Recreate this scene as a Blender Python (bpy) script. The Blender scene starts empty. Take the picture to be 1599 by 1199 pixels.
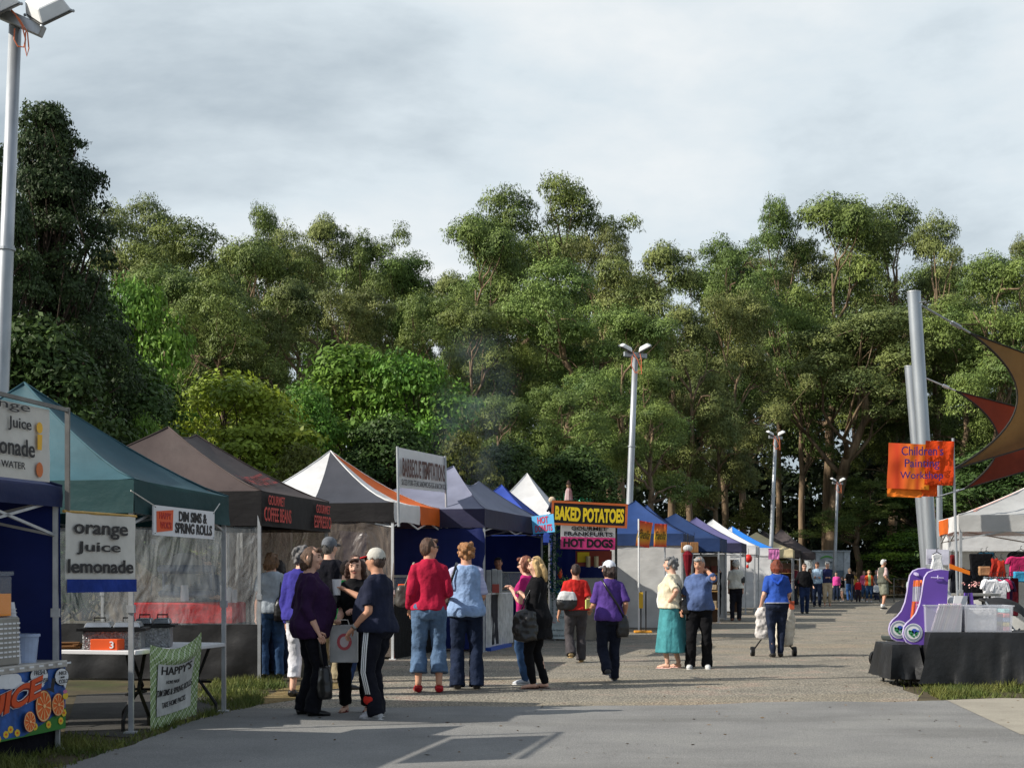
import bpy, bmesh, math, random
import numpy as np
from mathutils import Vector, Matrix, noise as mnoise
R = math.radians
V3 = Vector
random.seed(7)
RNG = np.random.default_rng(11)
SC = bpy.context.scene
COL = SC.collection

# ------------------------------------------------------------------ camera, sky, sun, exposure
F, HC, HY, CX = 2300.0, 1.45, 893.0, 799.5      # focal length in photo pixels, eye height, horizon row, centre column
cam_d = bpy.data.cameras.new("camera")
cam = bpy.data.objects.new("camera", cam_d)
COL.objects.link(cam)
cam.location = (0, 0, HC)
cam.rotation_euler = (R(90), 0, 0)
cam_d.sensor_width = 36.0
cam_d.lens = 36.0 * F / 1599.0
cam_d.shift_y = (HY - 599.5) / 1599.0
cam_d.clip_end = 3000
SC.camera = cam

SUN_EL, SUN_TRAVEL = R(33), Vector((0.955, 0.297, 0)).normalized()
wd = bpy.data.worlds.new("World")
SC.world = wd
wd.use_nodes = True
nt = wd.node_tree
nt.nodes.clear()
def wn(t, **k):
    n = nt.nodes.new(t)
    for a, b in k.items():
        setattr(n, a, b)
    return n
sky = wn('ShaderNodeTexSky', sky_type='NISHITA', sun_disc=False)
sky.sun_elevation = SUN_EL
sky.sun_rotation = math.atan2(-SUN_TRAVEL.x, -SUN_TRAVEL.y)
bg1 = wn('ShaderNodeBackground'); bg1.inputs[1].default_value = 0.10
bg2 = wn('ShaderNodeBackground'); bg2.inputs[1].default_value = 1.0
tc = wn('ShaderNodeTexCoord')
mp = wn('ShaderNodeMapping'); mp.inputs['Scale'].default_value = (1.0, 1.0, 2.6); mp.inputs['Location'].default_value = (5.4, 1.35, 0.9)
n1 = wn('ShaderNodeTexNoise'); n1.inputs['Scale'].default_value = 2.3; n1.inputs['Detail'].default_value = 8; n1.inputs['Roughness'].default_value = 0.56
n1.inputs['Distortion'].default_value = 0.15
rp = wn('ShaderNodeValToRGB')
rp.color_ramp.elements[0].position = 0.38; rp.color_ramp.elements[0].color = (0.42, 0.49, 0.545, 1)
rp.color_ramp.elements[1].position = 0.66; rp.color_ramp.elements[1].color = (0.84, 0.865, 0.87, 1)
e = rp.color_ramp.elements.new(0.52); e.color = (0.67, 0.745, 0.79, 1)
mx = wn('ShaderNodeMixShader')
sz_ = wn('ShaderNodeSeparateXYZ'); mz_ = wn('ShaderNodeMapRange')     # cloud thinned overhead, out of view, to lower the ambient light
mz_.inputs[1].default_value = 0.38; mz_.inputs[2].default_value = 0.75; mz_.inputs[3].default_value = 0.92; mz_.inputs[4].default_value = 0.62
wo = wn('ShaderNodeOutputWorld')
L = nt.links.new
my_ = wn('ShaderNodeMapRange')        # unseen cloud behind the camera also cut back for less ambient light
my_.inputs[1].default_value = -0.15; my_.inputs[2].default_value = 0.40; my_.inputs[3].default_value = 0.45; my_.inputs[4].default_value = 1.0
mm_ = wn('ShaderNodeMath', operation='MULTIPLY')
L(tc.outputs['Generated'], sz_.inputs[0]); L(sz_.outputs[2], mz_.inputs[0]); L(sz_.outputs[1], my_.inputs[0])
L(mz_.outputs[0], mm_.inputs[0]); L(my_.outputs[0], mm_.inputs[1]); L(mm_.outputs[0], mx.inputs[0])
L(tc.outputs['Generated'], mp.inputs[0]); L(mp.outputs[0], n1.inputs['Vector']); L(n1.outputs['Fac'], rp.inputs[0])
L(rp.outputs[0], bg2.inputs[0]); L(sky.outputs[0], bg1.inputs[0])
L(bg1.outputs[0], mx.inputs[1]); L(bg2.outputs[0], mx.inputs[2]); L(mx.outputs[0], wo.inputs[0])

sd = bpy.data.lights.new("sun", 'SUN')
sd.energy = 5.0; sd.angle = R(0.5); sd.color = (1.0, 0.94, 0.84)
sun = bpy.data.objects.new("sun", sd)
COL.objects.link(sun)
sdir = Vector((SUN_TRAVEL.x * math.cos(SUN_EL), SUN_TRAVEL.y * math.cos(SUN_EL), -math.sin(SUN_EL)))
sun.rotation_euler = sdir.to_track_quat('-Z', 'Y').to_euler()
sun.location = (-40, -20, 40)
SC.view_settings.view_transform = 'Standard'
SC.view_settings.look = 'None'
SC.view_settings.exposure = 0.18
SC.view_settings.gamma = 1.0
SC.render.engine = 'CYCLES'
SC.cycles.max_bounces = 6
SC.cycles.transparent_max_bounces = 12
SC.cycles.use_denoising = True

# ------------------------------------------------------------------ helpers
def P(x, y, Y):
    "the point at depth Y seen at photo pixel (x, y)"
    return Vector(((x - CX) * Y / F, Y, HC - (y - HY) * Y / F))
def G(x, y, z=0.0):
    "the ground point seen at photo pixel (x, y)"
    Y = (HC - z) * F / (y - HY)
    return Vector(((x - CX) * Y / F, Y, z))
def YF(y):
    return HC * F / (y - HY)
def lin(c):
    return tuple(((v / 255) / 12.92 if v <= 10 else (((v / 255) + 0.055) / 1.055) ** 2.4) for v in c)

MATS = {}
def M(name, rgb=(128, 128, 128), rough=0.7, var=0.18, vs=4.0, bump=0.0, bs=25.0, metal=0.0, spec=0.35, transl=0.0, alpha=1.0, rgb2=None, stretch=None, detail=5, coat=0.0, srgb=True, island=0.0, bd=0.02):
    if name in MATS:
        return MATS[name]
    m = bpy.data.materials.new(name); m.use_nodes = True
    t = m.node_tree; b = t.nodes['Principled BSDF']; out = t.nodes['Material Output']
    c = lin(rgb) if srgb else rgb
    c2 = (lin(rgb2) if srgb else rgb2) if rgb2 else tuple(v * (1 - var * 2) for v in c)
    c1 = c if rgb2 else tuple(min(1, v * (1 + var)) for v in c)
    tcx = t.nodes.new('ShaderNodeTexCoord'); mpx = t.nodes.new('ShaderNodeMapping')
    if stretch: mpx.inputs['Scale'].default_value = stretch
    nz = t.nodes.new('ShaderNodeTexNoise'); nz.inputs['Scale'].default_value = vs; nz.inputs['Detail'].default_value = detail; nz.inputs['Roughness'].default_value = 0.6
    rm = t.nodes.new('ShaderNodeValToRGB')
    rm.color_ramp.elements[0].position = 0.3; rm.color_ramp.elements[0].color = (*c2, 1)
    rm.color_ramp.elements[1].position = 0.7; rm.color_ramp.elements[1].color = (*c1, 1)
    t.links.new(tcx.outputs['Object'], mpx.inputs[0]); t.links.new(mpx.outputs[0], nz.inputs['Vector']); t.links.new(nz.outputs['Fac'], rm.inputs[0])
    colout = rm.outputs[0]
    if island:
        gi = t.nodes.new('ShaderNodeNewGeometry'); oi = t.nodes.new('ShaderNodeObjectInfo')
        hs = t.nodes.new('ShaderNodeHueSaturation')
        m1 = t.nodes.new('ShaderNodeMapRange'); m1.inputs[3].default_value = 1 - island; m1.inputs[4].default_value = 1 + island
        m2 = t.nodes.new('ShaderNodeMapRange'); m2.inputs[3].default_value = 0.485; m2.inputs[4].default_value = 0.515
        t.links.new(gi.outputs['Random Per Island'], m1.inputs[0]); t.links.new(oi.outputs['Random'], m2.inputs[0])
        m3 = t.nodes.new('ShaderNodeMapRange'); m3.inputs[3].default_value = 0.80; m3.inputs[4].default_value = 1.18; mm = t.nodes.new('ShaderNodeMath'); mm.operation = 'MULTIPLY'; fr_ = t.nodes.new('ShaderNodeMath'); fr_.operation = 'FRACT'; m7 = t.nodes.new('ShaderNodeMath'); m7.operation = 'MULTIPLY'; m7.inputs[1].default_value = 7.31
        t.links.new(oi.outputs['Random'], m7.inputs[0]); t.links.new(m7.outputs[0], fr_.inputs[0]); t.links.new(fr_.outputs[0], m3.inputs[0]); t.links.new(m1.outputs[0], mm.inputs[0]); t.links.new(m3.outputs[0], mm.inputs[1]); t.links.new(mm.outputs[0], hs.inputs['Value']); t.links.new(m2.outputs[0], hs.inputs['Hue']); t.links.new(colout, hs.inputs['Color'])
        colout = hs.outputs[0]
    t.links.new(colout, b.inputs['Base Color'])
    b.inputs['Roughness'].default_value = rough; b.inputs['Metallic'].default_value = metal
    b.inputs['Specular IOR Level'].default_value = spec
    if coat: b.inputs['Coat Weight'].default_value = coat
    if bump:
        nb = t.nodes.new('ShaderNodeTexNoise'); nb.inputs['Scale'].default_value = bs; nb.inputs['Detail'].default_value = 4
        bp = t.nodes.new('ShaderNodeBump'); bp.inputs['Strength'].default_value = bump; bp.inputs['Distance'].default_value = bd
        t.links.new(mpx.outputs[0], nb.inputs['Vector']); t.links.new(nb.outputs['Fac'], bp.inputs['Height']); t.links.new(bp.outputs[0], b.inputs['Normal'])
    last = b.outputs[0]
    if transl:
        tr = t.nodes.new('ShaderNodeBsdfTranslucent'); ms = t.nodes.new('ShaderNodeMixShader'); ms.inputs[0].default_value = transl
        t.links.new(colout, tr.inputs[0]); t.links.new(last, ms.inputs[1]); t.links.new(tr.outputs[0], ms.inputs[2]); last = ms.outputs[0]
    if alpha < 1:
        tp = t.nodes.new('ShaderNodeBsdfTransparent'); ms = t.nodes.new('ShaderNodeMixShader'); ms.inputs[0].default_value = alpha
        t.links.new(tp.outputs[0], ms.inputs[1]); t.links.new(last, ms.inputs[2]); last = ms.outputs[0]
    t.links.new(last, out.inputs[0])
    MATS[name] = m
    return m
def paint(rgb, **k):
    return M("paint_%02x%02x%02x" % tuple(int(v) for v in rgb), rgb, **{**dict(rough=0.5, var=0.06, vs=3), **k})
def cloth(rgb, **k):
    return M("cloth_%02x%02x%02x" % tuple(int(v) for v in rgb), rgb, **{**dict(rough=0.9, var=0.16, vs=6, bump=0.7, bs=9, bd=0.035, spec=0.15), **k})
def tentm(rgb, **k):
    return M("canvas_%02x%02x%02x" % tuple(int(v) for v in rgb), rgb, **{**dict(rough=0.65, var=0.12, vs=1.2, bump=0.55, bs=4, spec=0.25, transl=0.10, stretch=(1, 1, 1.6)), **k})

BASE = {}
def tag(o, label=None, cat=None, group=None, kind=None):
    if label: o['label'] = label
    if cat: o['category'] = cat
    if group: o['group'] = group
    if kind: o['kind'] = kind
    return o
def thing(name, label, cat, loc, group=None, rz=0.0):
    o = bpy.data.objects.new(name, None)
    o.empty_display_size = 0.2
    COL.objects.link(o)
    o.location = loc; o.rotation_euler = (0, 0, rz)
    BASE[o.name] = Vector(loc)
    return tag(o, label, cat, group)

class MB:
    "collects shapes into one mesh; world coordinates unless build(local=True)"
    def __init__(s):
        s.v = []; s.f = []; s.m = []; s.mi = 0
    def add(s, vs, fs):
        b = len(s.v)
        s.v += [Vector(v) for v in vs]
        s.f += [tuple(i + b for i in f) for f in fs]
        s.m += [s.mi] * len(fs)
        return s
    def hexa(s, a):     # 8 points: bottom 0-3, top 4-7
        return s.add(a, [(3, 2, 1, 0), (4, 5, 6, 7), (0, 1, 5, 4), (1, 2, 6, 5), (2, 3, 7, 6), (3, 0, 4, 7)])
    def box(s, c, size, U=None, W=None):
        c = Vector(c); x, y, z = [v / 2 for v in size]
        U = Vector(U).normalized() if U is not None else Vector((1, 0, 0))
        W = Vector(W).normalized() if W is not None else Vector((0, 0, 1))
        N = W.cross(U).normalized()
        pts = [c + U * a + N * b + W * d for d in (-z, z) for a, b in ((-x, -y), (x, -y), (x, y), (-x, y))]
        return s.hexa(pts)
    def beam(s, a, b, w, h=None):
        a, b = Vector(a), Vector(b); d = b - a
        h = h or w
        W = d.normalized()
        U = Vector((0, 0, 1)).cross(W)
        if U.length < 1e-3: U = Vector((1, 0, 0))
        return s.box((a + b) / 2, (w, h, d.length), U, W)
    def rings(s, rings, caps=True, closed=True):
        n = len(rings[0]); vs = [p for r in rings for p in r]; fs = []
        for i in range(len(rings) - 1):
            for j in range(n if closed else n - 1):
                k = (j + 1) % n
                fs.append((i * n + j, i * n + k, (i + 1) * n + k, (i + 1) * n + j))
        if caps and closed:
            fs.append(tuple(range(n - 1, -1, -1))); fs.append(tuple((len(rings) - 1) * n + j for j in range(n)))
        return s.add(vs, fs)
    def tube(s, pts, rad, n=8, caps=True, flat=1.0):
        pts = [Vector(p) for p in pts]
        if not hasattr(rad, '__len__'): rad = [rad] * len(pts)
        rings = []; prev = None
        for i, p in enumerate(pts):
            d = (pts[min(i + 1, len(pts) - 1)] - pts[max(i - 1, 0)])
            if d.length < 1e-9: d = Vector((0, 0, 1))
            d.normalize()
            if prev is None:
                ref = Vector((0, 0, 1)) if abs(d.z) < 0.9 else Vector((1, 0, 0))
                u = d.cross(ref).normalized()
            else:
                u = (prev - d * prev.dot(d))
                u = u.normalized() if u.length > 1e-6 else d.orthogonal().normalized()
            prev = u; w = d.cross(u)
            rings.append([p + (u * math.cos(a) + w * math.sin(a) * flat) * rad[i] for a in [2 * math.pi * k / n for k in range(n)]])
        return s.rings(rings, caps)
    def ell(s, c, r, n=12, m=8, rot=None):
        c = Vector(c); vs = []; fs = []
        for i in range(1, m):
            th = math.pi * i / m
            for j in range(n):
                ph = 2 * math.pi * j / n
                vs.append(Vector((r[0] * math.sin(th) * math.cos(ph), r[1] * math.sin(th) * math.sin(ph), r[2] * math.cos(th))))
        vs += [Vector((0, 0, r[2])), Vector((0, 0, -r[2]))]
        if rot is not None: vs = [rot @ v for v in vs]
        for i in range(m - 2):
            for j in range(n):
                k = (j + 1) % n
                fs.append((i * n + j, (i + 1) * n + j, (i + 1) * n + k, i * n + k))
        t = (m - 1) * n
        for j in range(n):
            k = (j + 1) % n
            fs.append((t, j, k)); fs.append((t + 1, (m - 2) * n + k, (m - 2) * n + j))
        return s.add([c + v for v in vs], fs)
    def prism(s, pts, N, th):
        "outline pts (in a plane) thickened by th along N"
        N = Vector(N).normalized(); n = len(pts)
        a = [Vector(p) + N * th / 2 for p in pts]; b = [Vector(p) - N * th / 2 for p in pts]
        fs = [tuple(range(n)), tuple(range(2 * n - 1, n - 1, -1))] + [(i, i + n, (i + 1) % n + n, (i + 1) % n) for i in range(n)]
        return s.add(a + b, fs)
    def grid(s, fn, nu, nv):
        vs = [fn(i / nu, j / nv) for j in range(nv + 1) for i in range(nu + 1)]
        fs = [(j * (nu + 1) + i, j * (nu + 1) + i + 1, (j + 1) * (nu + 1) + i + 1, (j + 1) * (nu + 1) + i) for j in range(nv) for i in range(nu)]
        return s.add(vs, fs)
    def mesh(s, name, off=None):
        me = bpy.data.meshes.new(name)
        vs = s.v if off is None else [v - off for v in s.v]
        me.from_pydata([tuple(v) for v in vs], [], s.f)
        return me
    def build(s, name, mats, parent=None, smooth=False, local=False, bevel=0.0, fixn=True):
        if not isinstance(mats, (list, tuple)): mats = [mats]
        off = Vector((0, 0, 0))
        if parent is not None:
            if not local: off = BASE[parent.name]
        elif not local:
            zs = min(v.z for v in s.v)
            off = sum(s.v, Vector()) / len(s.v); off.z = zs
        me = s.mesh(name, None if local else off)
        for m in mats: me.materials.append(m)
        if len(mats) > 1: me.polygons.foreach_set('material_index', s.m)
        if fixn or bevel:
            bm = bmesh.new(); bm.from_mesh(me)
            if fixn: bmesh.ops.recalc_face_normals(bm, faces=bm.faces)
            if bevel:
                bmesh.ops.bevel(bm, geom=[e for e in bm.edges if len(e.link_faces) == 2 and e.calc_face_angle(0) > 0.6], offset=bevel, segments=1, affect='EDGES', clamp_overlap=True)
            bm.to_mesh(me); bm.free()
        if smooth: me.polygons.foreach_set('use_smooth', [True] * len(me.polygons))
        return link(name, me, parent, off)
def link(name, me, parent=None, off=None):
    o = bpy.data.objects.new(name, me)
    COL.objects.link(o)
    if parent is not None:
        o.parent = parent
        BASE[o.name] = BASE[parent.name]
    else:
        o.location = off if off is not None else (0, 0, 0)
        BASE[o.name] = Vector(o.location)
    return o
def smooth_by_angle(o, ang=40):
    me = o.data
    me.polygons.foreach_set('use_smooth', [True] * len(me.polygons))
    bm = bmesh.new(); bm.from_mesh(me)
    for e in bm.edges:
        e.smooth = not (len(e.link_faces) == 2 and e.calc_face_angle(0) > R(ang))
    bm.to_mesh(me); bm.free()

class Plane:
    "a sign face: origin at its lower left corner, U right, V up, N towards the reader"
    def __init__(s, O, U, Vv, w, h):
        s.O, s.U, s.V, s.w, s.h = Vector(O), Vector(U).normalized(), Vector(Vv).normalized(), w, h
        s.N = s.U.cross(s.V).normalized()
    def p(s, x, y, d=0.0):
        return s.O + s.U * x + s.V * y + s.N * d
def signplane(pl, pr, ytl, ytr, hpx, Yl, Yr):
    tl = P(pl, ytl, Yl); tr = P(pr, ytr, Yr)
    h = hpx * Yl / F
    U = (tr - tl); w = U.length; U.normalize()
    N = U.cross(Vector((0, 0, 1))).normalized()
    Vv = N.cross(U)
    return Plane(tl - Vv * h, U, Vv, w, h)
def board(mb, pl, x0, y0, x1, y1, d0, d1):
    return mb.hexa([pl.p(x0, y0, d0), pl.p(x1, y0, d0), pl.p(x1, y0, d1), pl.p(x0, y0, d1), pl.p(x0, y1, d0), pl.p(x1, y1, d0), pl.p(x1, y1, d1), pl.p(x0, y1, d1)])
def textmesh(s, bold=0.0, res=3):
    cu = bpy.data.curves.new('lettering', 'FONT')
    cu.body = s; cu.size = 1; cu.offset = bold; cu.resolution_u = res; cu.extrude = 0.02
    ob = bpy.data.objects.new('lettering_source', cu); COL.objects.link(ob)
    dg = bpy.context.evaluated_depsgraph_get()
    me = bpy.data.meshes.new_from_object(ob.evaluated_get(dg))
    vs = [v.co.copy() for v in me.vertices]; fs = [tuple(p.vertices) for p in me.polygons]
    bpy.data.objects.remove(ob); bpy.data.curves.remove(cu); bpy.data.meshes.remove(me)
    return vs, fs
def letters(parent, pl, s, cx, cy, w, h, mat, bold=0.0, d=0.004, shear=0.0, arc=None, name='lettering'):
    vs, fs = textmesh(s, bold)
    x0, x1 = min(v.x for v in vs), max(v.x for v in vs); y0, y1 = min(v.y for v in vs), max(v.y for v in vs)
    out = []
    for v in vs:
        a = (v.x - x0) / (x1 - x0) - 0.5; b = (v.y - y0) / (y1 - y0) - 0.5
        x = cx + a * w + shear * b * h; y = cy + b * h
        if arc: y += arc(a)
        out.append(pl.p(x, y, d + (0.002 if v.z > 0 else -0.001)))
    mb = MB(); mb.add(out, fs)
    return mb.build(name, mat, parent, fixn=False)

def voxel(mb, vs, smooth=3, name='body'):
    me = mb.mesh(name); ob = bpy.data.objects.new(name, me); COL.objects.link(ob)
    bm = bmesh.new(); bm.from_mesh(me); bmesh.ops.recalc_face_normals(bm, faces=bm.faces); bm.to_mesh(me); bm.free()
    md = ob.modifiers.new('r', 'REMESH'); md.mode = 'VOXEL'; md.voxel_size = vs
    if smooth:
        sm = ob.modifiers.new('s', 'SMOOTH'); sm.iterations = smooth; sm.factor = 0.5
    dg = bpy.context.evaluated_depsgraph_get()
    me2 = bpy.data.meshes.new_from_object(ob.evaluated_get(dg))
    bpy.data.objects.remove(ob); bpy.data.meshes.remove(me)
    me2.name = name
    me2.polygons.foreach_set('use_smooth', [True] * len(me2.polygons))
    return me2
def crumple(me, amp, fx, fz, seed=0.0):
    n = [v.normal.copy() for v in me.vertices]
    for v, nn in zip(me.vertices, n):
        c = v.co
        v.co = c + nn * amp * (mnoise.noise((c.x * fx + seed, c.y * fx, c.z * fz)) + 0.5 * mnoise.noise((c.x * fx * 2.3, c.y * fx * 2.3 + seed, c.z * fz * 2.1)))

# ------------------------------------------------------------------ ground
def groundmat(name, cols, scale, rough, bump, bs, patch=None, speck=None, grit=0.5):
    m = bpy.data.materials.new(name); m.use_nodes = True
    t = m.node_tree; b = t.nodes['Principled BSDF']
    geo = t.nodes.new('ShaderNodeNewGeometry')
    def noise(sc, det=5, ro=0.6, st=None):
        n = t.nodes.new('ShaderNodeTexNoise'); n.inputs['Scale'].default_value = sc; n.inputs['Detail'].default_value = det; n.inputs['Roughness'].default_value = ro
        if st:
            mpx = t.nodes.new('ShaderNodeMapping'); mpx.inputs['Scale'].default_value = st
            t.links.new(geo.outputs['Position'], mpx.inputs[0]); t.links.new(mpx.outputs[0], n.inputs['Vector'])
        else:
            t.links.new(geo.outputs['Position'], n.inputs['Vector'])
        return n
    def ramp(n, stops):
        r = t.nodes.new('ShaderNodeValToRGB')
        while len(r.color_ramp.elements) < len(stops): r.color_ramp.elements.new(0.5)
        for e, (p, c) in zip(r.color_ramp.elements, stops):
            e.position = p; e.color = (*lin(c), 1)
        t.links.new(n.outputs['Fac'], r.inputs[0]); return r
    def mix(fac, a, bb, mode='MIX', f=1.0):
        x = t.nodes.new('ShaderNodeMix'); x.data_type = 'RGBA'; x.blend_type = mode
        if fac is None: x.inputs[0].default_value = f
        else: t.links.new(fac, x.inputs[0])
        t.links.new(a, x.inputs[6])
        if isinstance(bb, tuple): x.inputs[7].default_value = (*lin(bb), 1)
        else: t.links.new(bb, x.inputs[7])
        return x.outputs[2]
    base = ramp(noise(scale, 6), [(0.3, cols[0]), (0.5, cols[1]), (0.7, cols[2])]).outputs[0]
    if patch:
        pr = t.nodes.new('ShaderNodeMapRange'); pr.inputs[1].default_value = 0.52; pr.inputs[2].default_value = 0.68
        pn = noise(patch[1], 4, 0.6, patch[2] if len(patch) > 2 else None)
        t.links.new(pn.outputs['Fac'], pr.inputs[0])
        base = mix(pr.outputs[0], base, patch[0])
    if speck:
        sp = ramp(noise(speck, 2, 0.7), [(0.33, (70, 68, 64)), (0.5, (128, 128, 128)), (0.68, (205, 203, 198))])
        base = mix(None, base, sp.outputs[0], 'OVERLAY', grit)
    t.links.new(base, b.inputs['Base Color'])
    b.inputs['Roughness'].default_value = rough; b.inputs['Specular IOR Level'].default_value = 0.25
    nb = noise(bs, 3, 0.7); bp = t.nodes.new('ShaderNodeBump'); bp.inputs['Strength'].default_value = bump; bp.inputs['Distance'].default_value = 0.02
    t.links.new(nb.outputs['Fac'], bp.inputs['Height']); t.links.new(bp.outputs[0], b.inputs['Normal'])
    return m
m_dirt = groundmat('dirt', [(58, 52, 40), (78, 70, 52), (96, 86, 62)], 1.3, 0.95, 0.5, 18, ((66, 74, 40), 0.35))
m_asph = groundmat('asphalt', [(132, 131, 129), (145, 144, 142), (155, 154, 150)], 0.9, 0.88, 0.55, 60, ((122, 121, 118), 0.22, (0.5, 2.0, 1)), 90, 0.42)
m_grav = groundmat('gravel', [(160, 154, 143), (183, 176, 162), (198, 190, 174)], 1.1, 0.95, 0.9, 30, ((190, 178, 156), 0.3, (0.35, 1.6, 1)), 42, 1.0)
m_conc = groundmat('concrete', [(150, 143, 130), (164, 157, 143), (172, 165, 150)], 1.5, 0.9, 0.3, 50, None, 70, 0.25)
m_straw = groundmat('straw', [(120, 100, 62), (142, 122, 82), (160, 142, 100)], 5, 0.95, 0.8, 40, ((90, 84, 46), 0.9), 30, 0.5)

m_shadefloor = groundmat('shaded_floor', [(60, 58, 56), (72, 70, 67), (84, 82, 78)], 2, 0.9, 0.4, 40, None, 60, 0.4)  # floor under the green tent, its shade put into a dark colour
def sheet(name, pts, z, mat):
    mb = MB(); vs = [Vector((p[0], p[1], z)) for p in pts]
    mb.add(vs, [tuple(range(len(vs)))])
    me = mb.mesh(name); me.materials.append(mat)
    bm = bmesh.new(); bm.from_mesh(me)
    for f in bm.faces:
        if f.normal.z < 0: f.normal_flip()
    bmesh.ops.triangulate(bm, faces=bm.faces); bm.to_mesh(me); bm.free()
    o = link(name, me); o['kind'] = 'structure'
    return o
sheet('ground', [(-500, -60), (500, -60), (500, 700), (-500, 700)], 0.0, m_dirt)
def jag(pts, amp=0.05, step=0.35):
    out = []
    for a, b in zip(pts[:-1], pts[1:]):
        a, b = Vector((a[0], a[1], 0)), Vector((b[0], b[1], 0)); n = max(1, int((b - a).length / step))
        d = (b - a).normalized(); q = Vector((-d.y, d.x, 0))
        for i in range(n):
            p = a + (b - a) * i / n
            out.append(p + q * amp * (mnoise.noise((p.x * 2, p.y * 2, 0.3)) * 2))
    out.append(Vector((pts[-1][0], pts[-1][1], 0)))
    return out
gl = [G(*q) for q in [(372, 1103), (470, 1082), (540, 1056), (640, 1012), (770, 988), (1000, 966), (1140, 947), (1245, 934)]]
gr = [G(*q) for q in [(1460, 934), (1420, 943), (1398, 960), (1388, 1000), (1396, 1060), (1432, 1094)]]
sheet('gravel_path', jag(gl, 0.08) + jag(gr, 0.08) + [G(1436, 1108), G(1400, 1125), G(420, 1128), G(360, 1112)], 0.004, m_grav)
al = [G(*q) for q in [(90, 1199), (215, 1158), (255, 1144), (300, 1126), (372, 1108)]]
at_ = [G(*q) for q in [(372, 1107), (700, 1104), (1000, 1103), (1190, 1098), (1480, 1094)]]
sheet('asphalt_road', [(-9.5, -6), (al[0].x - 1.3, al[0].y - 3.2)] + jag(al, 0.06, 0.2) + jag(at_, 0.07, 0.12) + [G(1599, 1146), (5.6, 9.4), (14, -6)], 0.008, m_asph)
sheet('concrete_pad', [G(1478, 1094), G(1560, 1091), G(1700, 1092), (16, 12.0), (15.5, 6), G(1594, 1148)], 0.012, m_conc)
sheet('straw_verge', jag([G(405, 1090), G(455, 1072), G(525, 1060), G(545, 1070), G(480, 1090), G(410, 1100)], 0.06, 0.2), 0.006, m_straw)
sheet('stall_floor', [G(100, 1145), G(205, 1152), G(330, 1112), G(330, 1075), G(120, 1085)], 0.006, m_shadefloor)

m_grass = M('grass_blades', (120, 118, 58), rough=0.7, var=0.3, vs=1.6, transl=0.2, island=0.4, rgb2=(54, 78, 30))
def inside(pts, poly):
    x, y = pts[:, 0], pts[:, 1]; c = np.zeros(len(pts), bool); n = len(poly)
    for i in range(n):
        x0, y0 = poly[i][0], poly[i][1]; x1, y1 = poly[(i + 1) % n][0], poly[(i + 1) % n][1]
        if y0 == y1: continue
        c ^= ((y0 > y) != (y1 > y)) & (x < (x1 - x0) * (y - y0) / (y1 - y0) + x0)
    return c
def npmesh(name, co, nper):
    "co: (n*nper, 3) array, faces of nper corners each"
    n = len(co) // nper
    me = bpy.data.meshes.new(name)
    me.vertices.add(len(co)); me.vertices.foreach_set('co', co.astype(np.float32).ravel())
    me.loops.add(len(co)); me.loops.foreach_set('vertex_index', np.arange(len(co), dtype=np.int32))
    me.polygons.add(n); me.polygons.foreach_set('loop_start', np.arange(0, len(co), nper, dtype=np.int32))
    me.update(calc_edges=True)
    return me
def grass(name, polys, hmin=0.03, hmax=0.09):
    allv = []
    for poly, dens in polys:
        a = np.array([(p[0], p[1]) for p in poly]); lo, hi = a.min(0), a.max(0)
        n = int((hi - lo).prod() * dens)
        pt = RNG.uniform(lo, hi, (n, 2)); pt = pt[inside(pt, poly)]
        n = len(pt)
        cl = np.array([mnoise.noise((x * 1.6, y * 1.6, 5.0)) for x, y in pt])
        keep = RNG.random(n) < 0.55 + cl; pt = pt[keep]; cl = cl[keep]; n = len(pt)
        h = RNG.uniform(hmin, hmax, n) * (1 + 0.9 * cl); w = RNG.uniform(0.004, 0.009, n); an = RNG.uniform(0, 6.283, n); ln = RNG.normal(0, 0.5, (n, 2)) * h[:, None]
        d = np.stack([np.cos(an), np.sin(an)], 1) * w[:, None]
        v = np.zeros((n, 3, 3))
        v[:, 0, :2] = pt - d; v[:, 1, :2] = pt + d; v[:, 2, :2] = pt + ln; v[:, 2, 2] = h
        allv.append(v.reshape(-1, 3))
    me = npmesh(name, np.concatenate(allv), 3); me.materials.append(m_grass)
    o = link(name, me); tag(o, 'short green grass along the stall fronts and the table edge', 'grass', kind='stuff')
gp = lambda *q: [G(*a) for a in q]
grass('grass', [
    (gp((-160, 1199), (-100, 1260), (60, 1215), (215, 1160), (255, 1146), (215, 1146), (100, 1150), (-40, 1172)), 2600),
    (gp((215, 1146), (255, 1146), (300, 1127), (375, 1109), (415, 1098), (400, 1086), (360, 1100), (330, 1114), (290, 1128)), 2600),
    (gp((300, 1094), (330, 1102), (412, 1090), (450, 1073), (440, 1060), (330, 1064)), 1600),
    (gp((1448, 1070), (1440, 1078), (1470, 1094), (1560, 1090), (1660, 1090), (1660, 1064)), 2600),
    (gp((1400, 1048), (1396, 1066), (1440, 1092), (1452, 1078)), 300),
    (gp((1040, 958), (1140, 948), (1230, 936), (1215, 932), (1120, 940), (1020, 955)), 260),
], 0.035, 0.10)

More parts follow.
